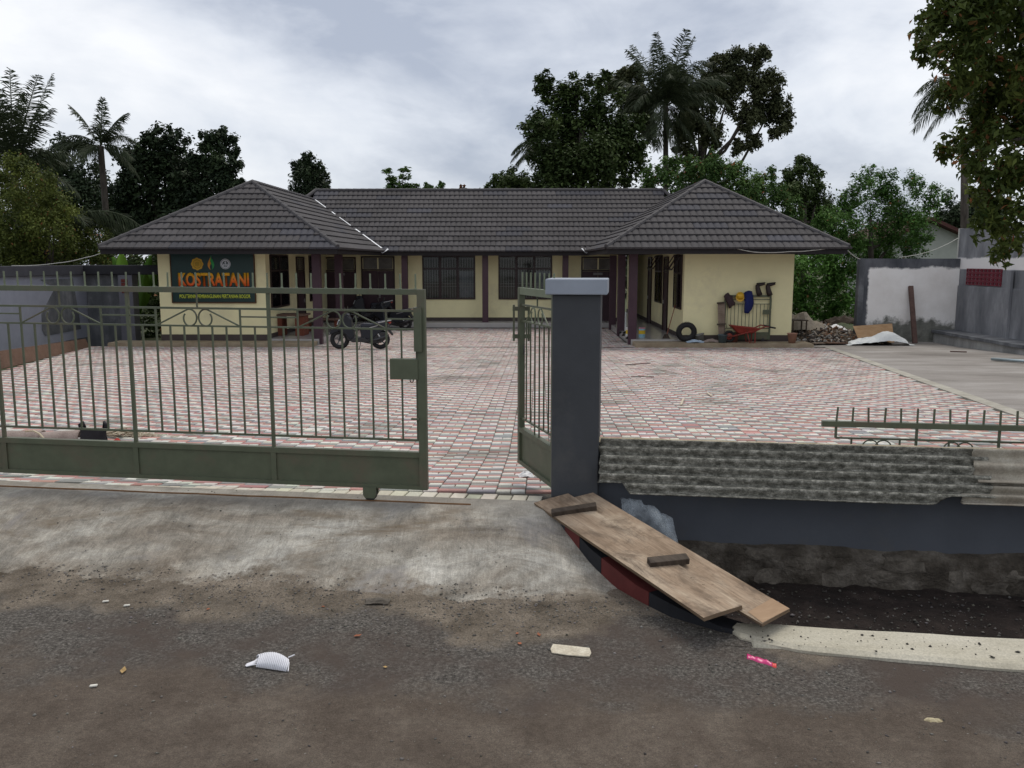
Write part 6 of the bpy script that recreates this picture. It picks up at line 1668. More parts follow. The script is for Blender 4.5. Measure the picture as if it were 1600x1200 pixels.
hx0, hxa, hx1 = float(P(1395, 380, 44)[0]), float(P(1448, 352, 44)[0]), float(P(1505, 375, 44)[0]); hz0, hza = float(P(1500, 371, 44)[2]), float(P(1448, 346, 44)[2])
mb = MB(); mb.prism([(hx0, -1.3), (hx1, -1.3), (hx1, hz0), (hxa, hza), (hx0, hz0)], 44, 50, lambda a, b_, t: (a, t, b_)); mb.build('wall', M['pale_house'], hs)
for xe in (hx0-.5, hx1+.5):
    mb = MB(); sl_ = (hza-hz0)/(hxa-hx0); ze = hz0-0.5*abs(sl_)
    mb.prism([(xe, ze+.02), (hxa, hza+.02), (hxa, hza+.2), (xe, ze+.2)], 43.4, 50.4, lambda a, b_, t: (a, t, b_)); mb.build('roof', M['red_roof'], hs)
# ------------------------------------------------------------------ vegetation
def leaf_cloud(clumps, n, size, aspect=0.5, sub=7, flat=0.0, hang=0.0, young=0.0, shell=0.5, seed=0):
    """leaves spread over many small lobes on a set of ellipsoids; returns vertices, faces, tints"""
    r_ = np.random.default_rng(seed+11)
    cl = np.array(clumps, float)               # x, y, z, rx, ry, rz
    L = []
    for c in cl:
        L.append((*c[:3], *(c[3:6]*0.72), 0.5+0.25*r_.standard_normal()))
        for _ in range(sub):
            v = r_.standard_normal(3); v /= np.linalg.norm(v)
            f = r_.uniform(0.62, 1.08); k = r_.uniform(0.18, 0.42)
            L.append((*(c[:3]+v*c[3:6]*f), *(c[3:6]*k), 0.5+0.25*r_.standard_normal()))
    L = np.array(L)
    w = (L[:, 3]*L[:, 5])**1.0; w /= w.sum()
    idx = r_.choice(len(L), n, p=w)
    D = r_.standard_normal((n, 3)); rr = np.linalg.norm(D, axis=1)[:, None]; D /= rr
    rad = np.clip(0.50*rr[:, 0]*(0.85+0.3*shell), 0, 1.45)
    Pn = L[idx, :3]+D*rad[:, None]*L[idx, 3:6]
    nrm = D*0.7+r_.standard_normal((n, 3))*0.55+np.array([0, 0, 0.55]); nrm[:, 2] *= (1+flat*3)
    nrm /= np.linalg.norm(nrm, axis=1)[:, None]
    tg = r_.standard_normal((n, 3))+D*0.5+np.array([0, 0, -hang]); tg -= nrm*(tg*nrm).sum(1)[:, None]; tg /= np.linalg.norm(tg, axis=1)[:, None]
    bt = np.cross(nrm, tg)
    s = size*r_.uniform(0.55, 1.25, n)
    a, b_ = (tg*s[:, None]*0.5), (bt*s[:, None]*0.5*aspect)
    fold = nrm*(s*0.10)[:, None]
    V = np.stack([Pn-a, Pn+b_*1.0-a*0.1+fold, Pn+a-fold*0.5, Pn-b_*1.0-a*0.1+fold], 1).reshape(-1, 3)
    Fq = np.arange(4*n).reshape(n, 4)
    t0 = np.clip(L[idx, 6]*0.6+r_.random(n)*0.5-0.05, 0, 1)
    yg = (r_.random(n) < young).astype(float)*r_.uniform(.4, 1, n)
    T = np.stack([t0, yg, np.zeros(n)], 1)
    return V, Fq, T
def px_clumps(lst, d, ratio=0.9, jit=1.5, seed=0):
    r_ = np.random.default_rng(seed+5); out = []
    for c in lst:
        x, y, r = c[:3]; ry = c[3] if len(c) > 3 else r
        dd = d+r_.uniform(-jit, jit); p = P(x, y, dd); k = dd/FPX
        out.append((*p, r*k, max(r, ry)*k*ratio, ry*k))
    return out
def tree(name, label, cat, d, base_px, lst, n, size, mat, group=None, seed=0, trunk_r=0.18, limbs=5, aspect=0.5, zbase=None, sub=7, jit=1.5, young=0.0, hang=0.0, trunk_top=None, flat=0.0, shell=0.5, bark='trunk'):
    bx = float(P(base_px, 400, d)[0]); zb = (g(d)-0.35) if zbase is None else zbase
    t = thing(name, label, cat, (bx, d, zb), 0, group)
    cl = px_clumps(lst, d, 0.9, jit, seed)
    V, Fq, T = leaf_cloud(cl, int(n*(1.25 if d < 10 else 2.3)), size*(0.9 if d < 10 else 0.66), aspect, sub+5, flat, hang, young, shell, seed)
    fast_mesh('crown', V, Fq, mat, T, t)
    mb = MB(); c = np.array(cl); cen = c[:, :3].mean(0) if trunk_top is None else np.array(P(*trunk_top, d))
    base = np.array([bx, d, zb]); mid = base*0.45+cen*0.55
    mb.tube([base, base*0.7+cen*0.3+np.array([0.1, 0, 0]), mid, cen], [trunk_r, trunk_r*.85, trunk_r*.7, trunk_r*.4], 8)
    o = np.argsort(-c[:, 3])[:limbs]
    r_ = np.random.default_rng(seed)
    for i in o:
        e_ = c[i, :3]; st = base*(1-0.55)+cen*0.55 if r_.random() < .6 else base*.25+cen*.75
        m_ = st*0.5+e_*0.5+np.array([0, 0, -0.12*np.linalg.norm(e_-st)])
        mb.tube([st, m_, e_], [trunk_r*.45, trunk_r*.3, trunk_r*.12], 6)
    mb.build('trunk', M[bark], t, smooth=True)
    return t
LF = {}
LF['dark'] = leaf('leaf_dark', (0.012, 0.021, 0.013), (0.050, 0.075, 0.032), 0.5, 0.12)
LF['deep'] = leaf('leaf_deep_green', (0.022, 0.040, 0.013), (0.095, 0.135, 0.042), 0.5, 0.15)
LF['mid'] = leaf('leaf_mid_green', (0.032, 0.070, 0.020), (0.13, 0.215, 0.055), 0.55, 0.2)
LF['fresh'] = leaf('leaf_fresh_green', (0.036, 0.088, 0.020), (0.145, 0.27, 0.065), 0.55, 0.2)
LF['bush'] = leaf('bush_leaf', (0.045, 0.115, 0.024), (0.18, 0.34, 0.075), 0.55, 0.25)
LF['olive'] = leaf('leaf_olive', (0.032, 0.041, 0.020), (0.135, 0.145, 0.068), 0.55, 0.15)
LF['yellowish'] = leaf('leaf_yellow_green', (0.030, 0.048, 0.013), (0.19, 0.22, 0.05), 0.5, 0.2)
LF['palm'] = leaf('palm_leaf', (0.016, 0.025, 0.013), (0.066, 0.082, 0.042), 0.5, 0.15)
LF['near'] = leaf('near_leaf', (0.026, 0.046, 0.011), (0.135, 0.17, 0.040), 0.42, 0.36)
LF['banana'] = leaf('banana_leaf', (0.05, 0.12, 0.015), (0.20, 0.36, 0.05), 0.45, 0.3)

def frond(root, tip_dir, length, droop, nleaf=64, wid=0.05, ll=0.6, r_=None, V=None, Fq=None, T=None, hangl=0.5, roll=0.0):
    """a feather palm frond as a curved rib with paired leaflets"""
    d0 = np.array(tip_dir, float); d0 /= np.linalg.norm(d0)
    pts = []; p = np.array(root, float); v = d0.copy(); n = 14; st = length/n
    for i in range(n+1):
        pts.append(p.copy()); v = v+np.array([0, 0, -droop/n*(0.4+1.6*i/n)]); v /= np.linalg.norm(v); p = p+v*st
    pts = np.array(pts)
    ra_ = r_.uniform(-.9, .9)
    side = np.cross(d0, [0, 0, 1.0]); nn_ = np.linalg.norm(side); side = side/nn_ if nn_ > 1e-3 else np.array([1.0, 0, 0])
    side = side*cos(ra_)+np.cross(d0, side)*sin(ra_)
    def q4(a, b_, c_, e_, t):
        k = len(V)*0
        V.extend([a, b_, c_, e_]); Fq.append([len(V)-4, len(V)-3, len(V)-2, len(V)-1]); T.append((t, 0, 0))
    for i in range(n):
        w = 0.035*(1-i/n)+0.008; q4(pts[i]-side*w, pts[i]+side*w, pts[i+1]+side*w*.9, pts[i+1]-side*w*.9, 0.6)
    for k in range(nleaf):
        u = 0.10+0.89*(k+0.5)/nleaf; i = min(n-1, int(u*n)); f = u*n-i
        b0 = pts[i]*(1-f)+pts[i+1]*f; tan_ = (pts[i+1]-pts[i]); tan_ /= np.linalg.norm(tan_)
        L_ = ll*(sin(pi*min(1, 0.12+u*0.86))**0.6)*r_.uniform(.85, 1.1)
        for sg in (-1, 1):
            dv = side*sg*r_.uniform(.55, .95)+tan_*r_.uniform(.6, 1.1)+np.array([0, 0, -hangl*r_.uniform(.2, 1.9)+roll*sg]); dv /= np.linalg.norm(dv)
            m_ = b0+dv*L_*0.5; e_ = b0+dv*L_+np.array([0, 0, -hangl*L_*0.30]); w = wid*0.42*tan_
            q4(b0-w*.6, b0+w*.6, m_+w, m_-w, r_.uniform(.2, .9))
            V.extend([m_-w, m_+w, e_, e_-w*0.05]); Fq.append([len(V)-4, len(V)-3, len(V)-2, len(V)-1]); T.append((r_.uniform(.2, .9), 0, 0))
def palm(name, label, d, crown_px, base_px, nfr, length, seed, group='palms', upright=0.55, droop=1.5, ll=0.6, wid=0.05, trunk_r=0.16, zb=None, extra=None, nleaf=64, bark='trunk'):
    r_ = np.random.default_rng(seed); c = np.array(P(*crown_px, d)); bx = float(P(base_px, 400, d)[0]); zb = g(d)-0.4 if zb is None else zb
    t = thing(name, label, 'palm', (bx, d, zb), 0, group); V, Fq, T = [], [], []
    for k in range(nfr):
        a = 2*pi*k/nfr*1.0+r_.uniform(-.25, .25); up = r_.uniform(-0.15, 1.0)*upright*2
        frond(c+np.array([0, 0, r_.uniform(-.1, .15)]), (cos(a), sin(a), up), length*r_.uniform(.8, 1.1), droop*r_.uniform(.7, 1.25), nleaf, wid, ll, r_, V, Fq, T)
    for e_ in (extra or []): frond(c, e_[0], e_[1], e_[2], nleaf, wid, ll, r_, V, Fq, T, hangl=e_[3] if len(e_) > 3 else 0.5)
    fast_mesh('crown', np.array(V), np.array(Fq), LF['palm'], np.array(T), t)
    mb = MB(); base = np.array([bx, d, zb]); mb.tube([base, base*.5+c*.5+np.array([0.12, 0, 0]), c], [trunk_r*1.15, trunk_r, trunk_r*.9], 9); mb.build('trunk', M[bark], t, smooth=True)
    return t

G1 = 'trees behind the building'
tree('broadleaf_tree', 'near black broadleaf tree at left, tallest just left of a gap in the crowns', 'tree', 47, 245,
     [(205, 258, 26), (240, 226, 24), (268, 218, 22), (232, 280, 42), (272, 262, 34), (200, 305, 34), (250, 320, 46), (288, 300, 28), (195, 335, 30), (280, 335, 36)], 8500, 0.42, LF['dark'], G1, 1, 0.25)
tree('broadleaf_tree', 'near black broadleaf tree right of that gap, beside the left wing roof', 'tree', 45, 342,
     [(330, 228, 22), (352, 222, 17), (318, 258, 24), (356, 262, 23), (345, 288, 28), (312, 296, 22), (373, 296, 15), (330, 325, 40), (378, 320, 14), (368, 240, 10)], 5200, 0.38, LF['dark'], G1, 2, 0.22, shell=.4)
tree('broadleaf_tree', 'small cone shaped dark tree standing alone above the left end of the main ridge', 'tree', 52, 483,
     [(482, 247, 12), (468, 262, 14), (495, 263, 14), (480, 278, 22), (500, 284, 16), (463, 290, 13), (508, 297, 10), (484, 300, 30)], 2600, 0.36, LF['dark'], G1, 3, 0.2)
tree('cassava_plant', 'spindly pale green cassava top poking above the middle of the roof ridge', 'plant', 44, 628,
     [(606, 268, 9, 4), (630, 265, 10, 4), (614, 280, 10, 5), (634, 277, 10, 5), (624, 291, 18, 8), (648, 292, 10, 6), (610, 292, 8, 5)], 560, 0.36, LF['mid'], G1, 4, 0.08, aspect=0.35, sub=4, jit=.4, flat=0.6)
tree('cassava_plant', 'low pale green plant right of the cassava top on the roof ridge', 'plant', 44, 682,
     [(668, 293, 9, 6), (690, 292, 7, 9), (680, 298, 10, 5)], 260, 0.34, LF['mid'], G1, 5, 0.06, aspect=0.3, sub=4, jit=.4)
tree('dry_plant', 'tiny brown dried plant on the roof ridge line', 'plant', 44, 724, [(723, 296, 5, 7)], 60, 0.30, LF['olive'], G1, 6, 0.05, young=0.8, sub=2, jit=.2)
tree('broadleaf_tree', 'low rounded green tree left of the biggest tree, just above the ridge', 'tree', 50, 795,
     [(775, 288, 14), (797, 280, 16), (820, 284, 18), (790, 300, 22), (815, 305, 24), (762, 298, 8)], 2600, 0.34, LF['deep'], G1, 7, 0.2)
tree('broadleaf_tree', 'biggest dense dark green tree behind the right half of the roof', 'tree', 43, 905,
     [(850, 128, 17), (868, 150, 24), (900, 142, 28), (935, 128, 17), (948, 116, 7), (880, 185, 42), (940, 180, 40), (845, 205, 26), (905, 230, 58), (965, 225, 36), (858, 250, 34), (985, 200, 22), (920, 278, 60), (980, 262, 34), (850, 290, 28), (1000, 240, 18), (832, 190, 14)],
     17000, 0.36, LF['deep'], G1, 8, 0.35, limbs=9, flat=0.5)
tree('rain_tree', 'tall spreading olive tree with a leaning limb, highest at right of the palm', 'tree', 53, 1088,
     [(1120, 112, 24), (1150, 98, 22), (1185, 92, 18), (1098, 138, 24), (1140, 140, 30), (1190, 132, 26), (1208, 165, 26), (1228, 188, 15), (1215, 205, 12), (1170, 178, 24), (1090, 185, 24), (1118, 205, 20), (1180, 222, 14), (968, 132, 20), (990, 118, 16), (985, 160, 22), (1010, 150, 20), (1060, 118, 20), (1075, 160, 22), (1000, 185, 20), (1060, 200, 20), (1015, 205, 18), (1070, 232, 18), (975, 120, 14), (1155, 228, 14)],
     22000, 0.34, LF['olive'], G1, 9, 0.30, limbs=8, sub=9, trunk_top=(1100, 190), shell=.35)

palm('coconut_palm', 'coconut palm with upright fronds between the biggest tree and the olive tree', 50, (1040, 165), 1036, 26, 4.0, 21, upright=0.75, droop=1.5, ll=0.85, wid=0.07,
     extra=[((-0.38, 0.3, 1), 4.3, .45), ((-.1, 0.4, 1), 4.3, .3), ((0.18, -.3, 1), 4.1, .4), ((0.32, 0.2, 1), 4.5, .5), ((0.55, .3, .9), 4.4, .8), ((-.95, 0, .75), 4.3, .7), ((-.6, -.4, 1), 4.0, .6), ((-.2, -.5, 1), 4.2, .5), ((.8, -.2, .8), 4.2, 1.0), ((.1, .6, 1), 4.2, .4), ((-.25, -.2, -1), 2.6, .3), ((.3, -.2, -1), 2.8, .3), ((.1, -.4, -.9), 2.4, .3), ((-.6, -.1, -.7), 3.0, .8), ((.7, -.1, -.6), 3.2, .8)])
palm('coconut_palm', 'palm half hidden behind the left side of the biggest tree', 46, (862, 232), 872, 9, 2.6, 22, upright=0.35, droop=1.6, ll=0.6, wid=0.06, extra=[((-1, -.1, .35), 2.5, 1.5), ((-1, .1, .1), 2.4, 1.3), ((-.8, 0, .6), 2.4, 1.8)])
tree('leafy_shrub_tree', 'bushy green tree right behind the peak of the right wing roof', 'tree', 39, 1120,
     [(1020, 278, 20), (1050, 268, 20), (1085, 262, 20), (1120, 258, 22), (1150, 272, 24), (1185, 288, 26), (1212, 308, 22), (1160, 310, 34), (1060, 300, 30), (1235, 330, 22), (1010, 296, 16), (1110, 290, 34)], 9000, 0.24, LF['mid'], G1, 10, 0.2, young=0.02)
tree('broadleaf_tree', 'upright dark tree above the right slope of the right wing roof', 'tree', 45, 1255,
     [(1256, 260, 17), (1236, 272, 16), (1272, 272, 14), (1250, 292, 26), (1278, 300, 20), (1228, 300, 18), (1260, 330, 34), (1285, 335, 22)], 4600, 0.30, LF['deep'], G1, 11, 0.22)
tree('acacia_tree', 'fresh green feathery tree between the right wing and the white wall', 'tree', 36, 1370,
     [(1358, 272, 15), (1345, 290, 20), (1385, 290, 22), (1320, 312, 20), (1425, 288, 18), (1450, 310, 22), (1478, 305, 12), (1360, 325, 34), (1410, 330, 36), (1310, 345, 24), (1330, 375, 34), (1385, 370, 36), (1440, 350, 28), (1360, 405, 34), (1420, 392, 28), (1300, 385, 22), (1290, 335, 18), (1272, 362, 24), (1300, 405, 28), (1262, 395, 20)], 13500, 0.20, LF['fresh'], G1, 12, 0.18, flat=0.5, young=.012)
tree('broadleaf_tree', 'dark tree behind the small house near the utility pole', 'tree', 52, 1490, [(1490, 335, 24), (1515, 330, 26), (1470, 350, 20), (1535, 350, 30), (1480, 375, 30)], 2600, 0.36, LF['dark'], G1, 13, 0.2)
palm('coconut_palm', 'palm whose drooping fronds reach out beyond the near tree at right', 42, (1520, 140), 1560, 11, 3.2, 23, upright=0.3, droop=1.6, ll=0.9, wid=0.06, extra=[((-1, -.1, 0.15), 3.4, 1.5), ((-1, 0.1, -.2), 3.3, 1.1), ((-1, -.1, -.5), 3.2, .9), ((-.8, 0, .6), 3.0, 1.6)])
# left side
palm('coconut_palm', 'large palm with tall upright fronds at the left edge', 35, (22, 265), 20, 13, 3.1, 24, upright=1.0, droop=1.0, ll=0.75, wid=0.06, zb=-1.6,
     extra=[((-0.08, 0.2, 1), 4.2, .12), ((-.02, -.3, 1), 3.8, .2), ((0.10, .1, 1), 3.1, .3), ((0.34, 0.2, 1), 4.2, .10), ((.42, -.2, 1), 4.0, .3), ((.25, .2, 1), 2.9, .5), ((-.2, .1, 1), 3.4, .3), ((.75, 0, .6), 2.6, 1.0)])
palm('coconut_palm', 'palm with a round tuft of fronds left of the near black trees', 43, (157, 228), 165, 15, 2.4, 25, upright=0.75, droop=1.4, ll=0.6, wid=0.06, extra=[((-.9, 0, .4), 3.6, 1.5, .9), ((-1, .1, .15), 3.4, 1.3, .9), ((-.5, 0, 1), 2.4, .6), ((.1, 0, 1), 2.3, .3), ((.5, 0, .9), 2.2, .8)])
palm('young_palm', 'arching palm frond reaching over the left end of the roof', 33, (95, 345), 90, 7, 2.4, 26, upright=0.4, droop=1.5, ll=0.7, wid=0.05, extra=[((1, -.1, .42), 3.6, 1.1, 1.0), ((1, 0.1, .25), 3.2, 1.0, 1.0), ((.9, 0, .6), 2.4, 1.4, .9)])
tree('broadleaf_tree', 'hazy dark tree far behind the palms at left', 'tree', 60, 110, [(95, 225, 16), (85, 250, 26), (120, 270, 34), (150, 300, 40), (90, 300, 44), (60, 280, 40), (170, 330, 34), (125, 330, 50)], 5200, 0.46, LF['dark'], G1, 14, 0.3)
tree('leafy_shrub_tree', 'yellowish green bushy tree overhanging the left boundary wall', 'tree', 31.5, 70,
     [(30, 262, 26), (8, 300, 34), (62, 285, 26), (55, 325, 34), (98, 322, 28), (20, 350, 44), (85, 358, 38), (125, 362, 30), (150, 385, 28), (40, 392, 40), (105, 395, 34), (170, 402, 18), (5, 400, 36)], 15000, 0.17, LF['yellowish'], G1, 15, 0.14, hang=0.5, young=0.02)
def stuff_leaves(name, lst, d, n, size, mat, seed, jit=1.5, aspect=.5, flat=0.3):
    cl = px_clumps(lst, d, 0.9, jit, seed); V, Fq, T = leaf_cloud(cl, n, size, aspect, 7, flat, 0, 0.01, .4, seed)
    return tag(fast_mesh(name, V, Fq, mat, T, loc=cl[0][:3]), kind='stuff')
stuff_leaves('undergrowth', [(1245, 420, 30), (1280, 412, 30), (1320, 420, 28), (1250, 455, 34), (1290, 450, 34), (1325, 460, 30), (1260, 485, 26), (1300, 480, 26), (1335, 485, 20), (1225, 440, 30), (1200, 430, 40)], 34, 16000, 0.16, LF['bush'], 31)
stuff_leaves('undergrowth', [(110, 395, 34), (160, 405, 34), (205, 410, 30), (240, 415, 26), (170, 450, 40), (215, 460, 36), (245, 470, 30), (200, 500, 34), (240, 505, 24), (260, 440, 30), (20, 400, 50), (70, 400, 46), (40, 440, 50)], 35, 14000, 0.24, LF['deep'], 32)
stuff_leaves('distant_trees', [(985, 420, 40), (1000, 470, 40), (1480, 352, 30), (1540, 340, 36), (1400, 352, 30), (1300, 345, 30), (1180, 330, 30), (950, 315, 40), (760, 318, 26), (560, 330, 20), (360, 340, 30), (200, 350, 40), (60, 340, 50)], 75, 9000, 0.7, LF['dark'], 33, jit=4)
# banana plant behind the beam on the left
bn = thing('banana_plant', 'banana plant with one bright upright leaf behind the dark beam at left', 'plant', (float(P(205, 450, 30)[0]), 30, g(30)-.3))
def blade(base, tip, w, bend, tint, nn=10):
    mb = MB(); base, tip = np.array(base), np.array(tip); ax = tip-base; sd = np.cross(ax, [0, 1, 0.15]); sd /= np.linalg.norm(sd); nv_ = np.cross(sd, ax); nv_ /= np.linalg.norm(nv_)
    vs = []
    for i in range(nn):
        u = i/(nn-1); c = base+ax*u+nv_*bend*u*u; ww = w*sin(pi*min(.97, .12+.86*u))**.7
        vs += [tuple(c-sd*ww+nv_*ww*.3), tuple(c), tuple(c+sd*ww+nv_*ww*.3)]
    fs = []
    for i in range(nn-1): fs += [(i*3, i*3+1, i*3+4, i*3+3), (i*3+1, i*3+2, i*3+5, i*3+4)]
    mb.add(vs, fs, 0, (tint, 0, 0)); return mb.build('leaf', LF['banana'], bn, smooth=True, solid=0.004)
blade(P(190, 440, 29.6), P(191, 394, 29.5), 0.22, -0.1, 0.95); blade(P(205, 470, 30), P(170, 404, 29.7), 0.22, .3, 0.2); blade(P(210, 480, 30), P(250, 418, 30), .24, -.3, .3)
blade(P(215, 470, 30), P(238, 400, 30.2), .2, -.2, .15); blade(P(222, 480, 29.6), P(232, 425, 29.3), .2, -.2, .5); blade(P(210, 500, 30), P(222, 445, 29.5), .16, .2, .3); blade(P(215, 455, 29.8), P(245, 452, 29.2), .13, -.2, .6)
mb = MB(); mb.tube([(float(P(208, 450, 30)[0]), 30, g(30)-.3), P(208, 470, 30)], [0.14, 0.09], 9); mb.build('stem', M['straw'], bn)

# the near tree on the right
nt_cl = [(1600, 40, 90), (1520, 30, 60), (1462, 30, 30), (1452, 78, 22), (1445, 62, 16), (1500, 95, 48), (1560, 130, 66), (1620, 170, 80), (1485, 150, 26), (1540, 195, 44), (1490, 232, 22), (1520, 240, 30), (1475, 238, 14), (1580, 250, 50), (1640, 260, 60),
         (1545, 290, 34), (1590, 330, 44), (1540, 350, 26), (1570, 380, 24), (1562, 405, 14), (1545, 318, 24), (1660, 340, 60), (1690, 90, 90), (1560, -60, 90), (1660, -60, 110), (1500, -40, 50), (1700, 220, 90)]
nt_ = tree('near_tree', 'near leafy tree with reddish young leaves filling the upper right corner', 'tree', 7.6, 1760, nt_cl, 25000, 0.088, LF['near'], None, 41, 0.075, limbs=7, aspect=0.38, zbase=g(7.6)-0.1, jit=0.55, young=0.045, hang=0.35, sub=10, shell=.25, trunk_top=(1790, 120))
mb = MB(); mb.tube([P(1720, 205, 7.6), P(1600, 215, 7.5), P(1560, 226, 7.45), P(1522, 238, 7.4)], [0.03, 0.016, 0.012, 0.006], 6); mb.tube([P(1720, 330, 7.7), P(1620, 345, 7.5), P(1565, 372, 7.4)], [0.025, 0.014, 0.007], 6)
mb.build('limb', M['trunk'], nt_, smooth=True)

# ------------------------------------------------------------------ litter on the road
def roadpt(x, y):
    p = PZ(x, y, ROAD_Z); s, t = to_st(p); p[2] = road_z(s, t)-0.02*max(0, min(1, (s-2.0)*2)); return p
M['net'] = paint('white_foam_net', (0.74, 0.74, 0.78), 0.6, 0.04, 20)
net = thing('foam_fruit_net', 'white ribbed foam fruit net lying on the road', 'foam net', roadpt(417, 1040))
c0 = np.array(roadpt(417, 1042))
A_, B_ = np.array(roadpt(402, 1042))-c0, np.array(roadpt(447, 1048))-c0
for k in range(17):
    f = k/16; p = A_*(1-f)+B_*f; mb = MB(); pts = []; h = 0.026*sin(pi*(0.18+.64*f))+0.010
    for q in np.linspace(0, 1, 9):
        pts.append(c0+p+np.array([0.030*q*(1-q)*2-0.030*(q), 0.125*q*(0.72+.28*sin(pi*(.1+.8*f)))-0.01, 0.006+h*sin(pi*q)**.7*1.2]))
    mb.tube(pts, 0.0042, 5); mb.build('rib', M['net'], net, smooth=True)
for k in range(6):
    mb = MB(); mb.tube([c0+A_+np.array([-0.005, 0.005+0.014*k, 0.012+.004*(k % 3)]), c0+A_+np.array([-0.025, 0.002+.008*k, .010]), c0+A_+np.array([-0.050-.003*(k % 3), -0.004+.004*k, 0.006])], 0.0028, 5); mb.build('strand', M['net'], net)
mb = MB(); mb.tube([c0+B_+np.array([-.02, .11, .015]), c0+B_+np.array([0.005, .128, .02])], .0034, 5); mb.build('strand', M['net'], net)
mb = MB(); mb.tube([c0+B_+np.array([0, .05, .02]), c0+B_+np.array([0.012, -.01, .008])], .0034, 5); mb.build('strand', M['net'], net)
def flat_scrap(name, label, cat, pxs, mat, h=0.012, wob=0.004, group=None):
    pts = [np.array(roadpt(*q)) for q in pxs]; n = len(pts); mb = MB()
    mb.add([tuple(p+np.array([0, 0, 0.002])) for p in pts]+[tuple(p+np.array([0, 0, h+wob*nz(k*2.3, 1, 1, 4)])) for k, p in enumerate(pts)], [tuple(range(n-1, -1, -1)), tuple(range(n, 2*n))]+[(i, (i+1) % n, n+(i+1) % n, n+i) for i in range(n)])
    return tag(mb.build(name, mat, bevel=0.002), label, cat, group)
M['cream_wood'] = mottled('cream_wood_scrap', [(0.3, (0.36, 0.31, 0.23)), (0.7, (0.62, 0.57, 0.46))], 14, 0.85)
flat_scrap('wood_scrap', 'cream strip of split wood on the gravel left of the plank', 'wood scrap', [(860, 1016), (864, 1008), (893, 1011), (921, 1014), (924, 1022), (921, 1028), (890, 1026), (862, 1022)], M['cream_wood'], 0.008)
M['pink'] = paint('magenta_wrapper', (0.52, 0.03, 0.16), 0.25, 0.2, 30, spec=0.6); M['pink_red'] = paint('red_wrapper_end', (0.62, 0.04, 0.03), 0.3, 0.1, 30, spec=.6)
wr = thing('wrapper', 'shiny pink and red snack wrapper on the road near the kerb', 'wrapper', roadpt(1190, 1034))
pA, pB = np.array(roadpt(1167, 1025)), np.array(roadpt(1213, 1040))
mb = MB()
def wrf(u, v):
    p = pA+(pB-pA)*u; sd = np.array([0.25, 0.95, 0])*0.030*(1+.25*nz(u*5, 1, 1, 2))
    return tuple(p+sd*(v-.5)*2+np.array([0, 0, 0.006+0.022*(1-(2*v-1)**2)*(0.7+.5*nz(u*8, v*2, 1, 6))]))
mb.grid(14, 6, lambda u, v: wrf(u*.86, v)); mb.build('body', M['pink'], wr, smooth=True, solid=.001)
mb = MB(); mb.grid(5, 6, lambda u, v: wrf(.861+u*.14, v)); mb.build('end', M['pink_red'], wr, smooth=True, solid=.001)
M['straw_pale'] = paint('pale_drinking_straw', (0.62, 0.68, 0.66), 0.4)
mb = MB(); mb.tube([np.array(roadpt(1331, 1121))+np.array([0, 0, .006]), np.array(roadpt(1340, 1108))+np.array([0, 0, .008])], 0.0028, 6); tag(mb.build('drinking_straw', M['straw_pale']), 'short pale plastic straw on the smooth asphalt', 'straw')
M['husk'] = mottled('dry_husk', [(0.3, (0.22, 0.18, 0.10)), (0.7, (0.48, 0.42, 0.28))], 25, 0.9)
rag('dry_husk', 'crumpled yellowish dry husk on the asphalt at lower right', 'husk', 0, 0, 0.085, 0.045, 0.022, M['husk'], 27, base=roadpt(1458, 1125))
M['slate_chip'] = M['footstone']
rag('stone_chip', 'flat grey chunk of concrete at the ragged edge of the ramp', 'stone', 0, 0, 0.13, 0.075, 0.022, M['footstone'], 23, base=roadpt(590, 942))
M['leaf_litter'] = paint('dry_leaf', (0.30, 0.105, 0.05), 0.7, 0.3, 40); M['leaf_tan'] = paint('tan_dry_leaf', (0.36, 0.24, 0.10), 0.7, 0.3, 40); M['chip_white'] = paint('white_chip', (0.6, 0.58, 0.52), 0.7, .1, 30)
def dry_leaf(x, y, sz, mat, label, onr=False):
    p = np.array(roadpt(x, y)); a = rng.uniform(0, 6.28)
    ca, sa = cos(a), sin(a); V = []
    for u, v, z in ((-1, 0, .10), (-.3, .5, .28), (.4, .45, .2), (1, 0, .45), (.4, -.4, .15), (-.3, -.5, .3), (0, 0, .05)):
        V.append((p[0]+sz*(u*ca-v*sa), p[1]+sz*(u*sa+v*ca), p[2]+sz*z+.004))
    mb = MB(); mb.add(V, [(6, i, (i+1) % 6) for i in range(6)]); return tag(mb.build('dry_leaf', mat, solid=0.001), label, 'leaf', 'dry leaves on the road')
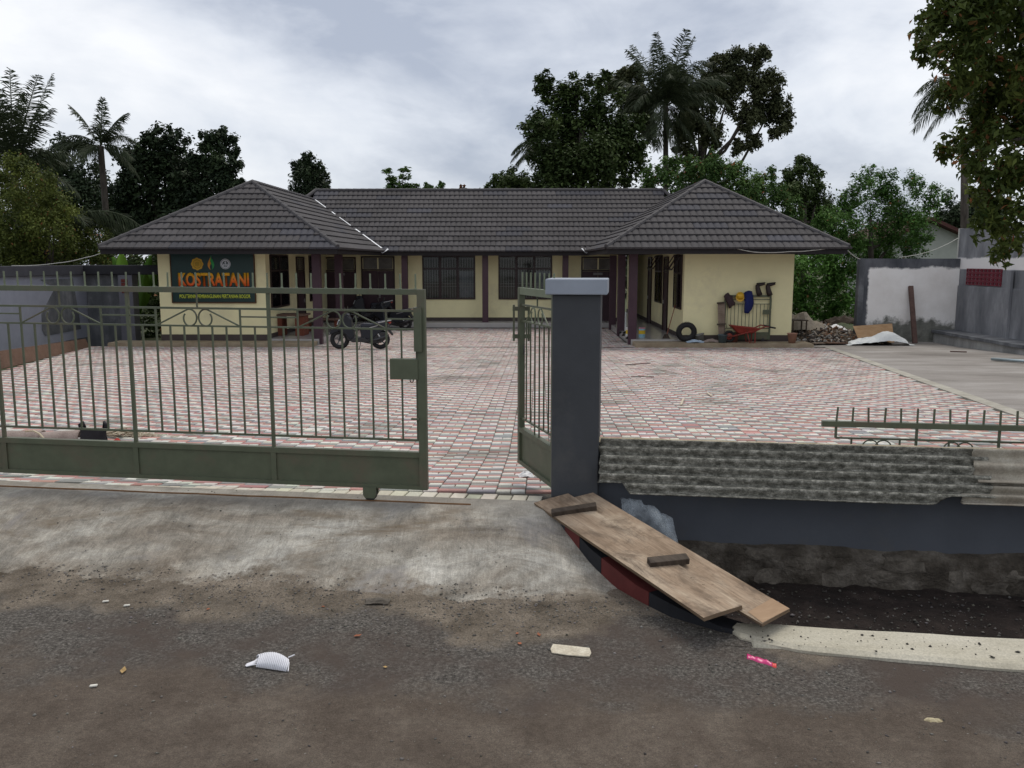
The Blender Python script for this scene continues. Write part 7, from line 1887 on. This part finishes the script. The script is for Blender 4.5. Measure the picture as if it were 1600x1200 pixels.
for x, y, s_, mk, lab in ((559, 996, .020, 'leaf_litter', 'rust brown dry leaf on the gravel below the ramp middle'), (808, 991, .014, 'leaf_litter', 'upper of three rust leaves left of the cream wood strip'), (842, 993, .017, 'leaf_litter', 'rust leaf just above the left end of the cream wood strip'), (812, 1007, .018, 'leaf_litter', 'lower of three rust leaves left of the cream wood strip'),
                      (602, 1044, .014, 'leaf_tan', 'small tan leaf at the asphalt edge between foam net and wood strip'), (1508, 1102, .018, 'leaf_tan', 'tan leaf above the dry husk at lower right'), (1518, 1147, .015, 'leaf_tan', 'tan leaf right below the dry husk'), (1282, 1163, .016, 'leaf_litter', 'rust leaf alone on the smooth asphalt at bottom right'),
                      (1395, 1180, .017, 'leaf_tan', 'pale tan leaf near the bottom edge at right'), (325, 953, .016, 'leaf_litter', 'rust leaf on dark gravel at left'), (505, 949, .013, 'leaf_litter', 'tiny orange leaf below the ramp edge'), (193, 1050, .026, 'leaf_tan', 'tan curled leaf on dark gravel at far left'), (775, 882, .012, 'leaf_litter', 'orange leaf lying on the ramp concrete')):
    o = dry_leaf(x, y, s_, M[mk], lab)
    if y < 900: o.location.z += 0.09
for x, y, lab in ((165, 942, 'white chip on dark gravel at left, left of its twin'), (198, 948, 'white chip on dark gravel at left, right of its twin'), (146, 1074, 'small white chip on the gravel at lower left')):
    p = np.array(roadpt(x, y)); mb = MB(); mb.beam(p+np.array([-.016, 0, .006]), p+np.array([.016, .004, .008]), .016, .008); tag(mb.build('white_chip', M['chip_white'], bevel=.003), lab, 'chip', 'white chips on the gravel')
# bits of leaf lying on the ramp and the paving
def crumb_pos():
    s = rng.uniform(-3.2, 1.2); t = rng.uniform(-1.0, 0.1)
    if s > sK(t)-.05: return None
    return gl(s, t, ramp_z(s, t)-.001)
tag(stones(420, crumb_pos, (0.002, 0.009), 'ramp_crumbs', M['stone'], 0.03, 0.25), kind='stuff')
# off-cut strips and a wisp left on the paving
for x0, y0, x1, y1, lab, mt in ((978, 571, 1016, 568, 'thin dark stick on the paving right of the pillar, farther one', 'cleat'), (986, 589, 1022, 590, 'thin dark stick on the paving right of the pillar, nearer one', 'cleat'), (1064, 634, 1068, 624, 'short pale stick standing out on the paving', 'pale_wood'), (1105, 615, 1112, 620, 'pale wood shaving on the paving right of the short stick', 'pale_wood')):
    a, b_ = groundpt(x0, y0), groundpt(x1, y1); a[2] += .015; b_[2] += .015; mb = MB(); mb.beam(a, b_, 0.03, 0.012); tag(mb.build('stick', M[mt]), lab, 'stick', 'sticks on the paving')
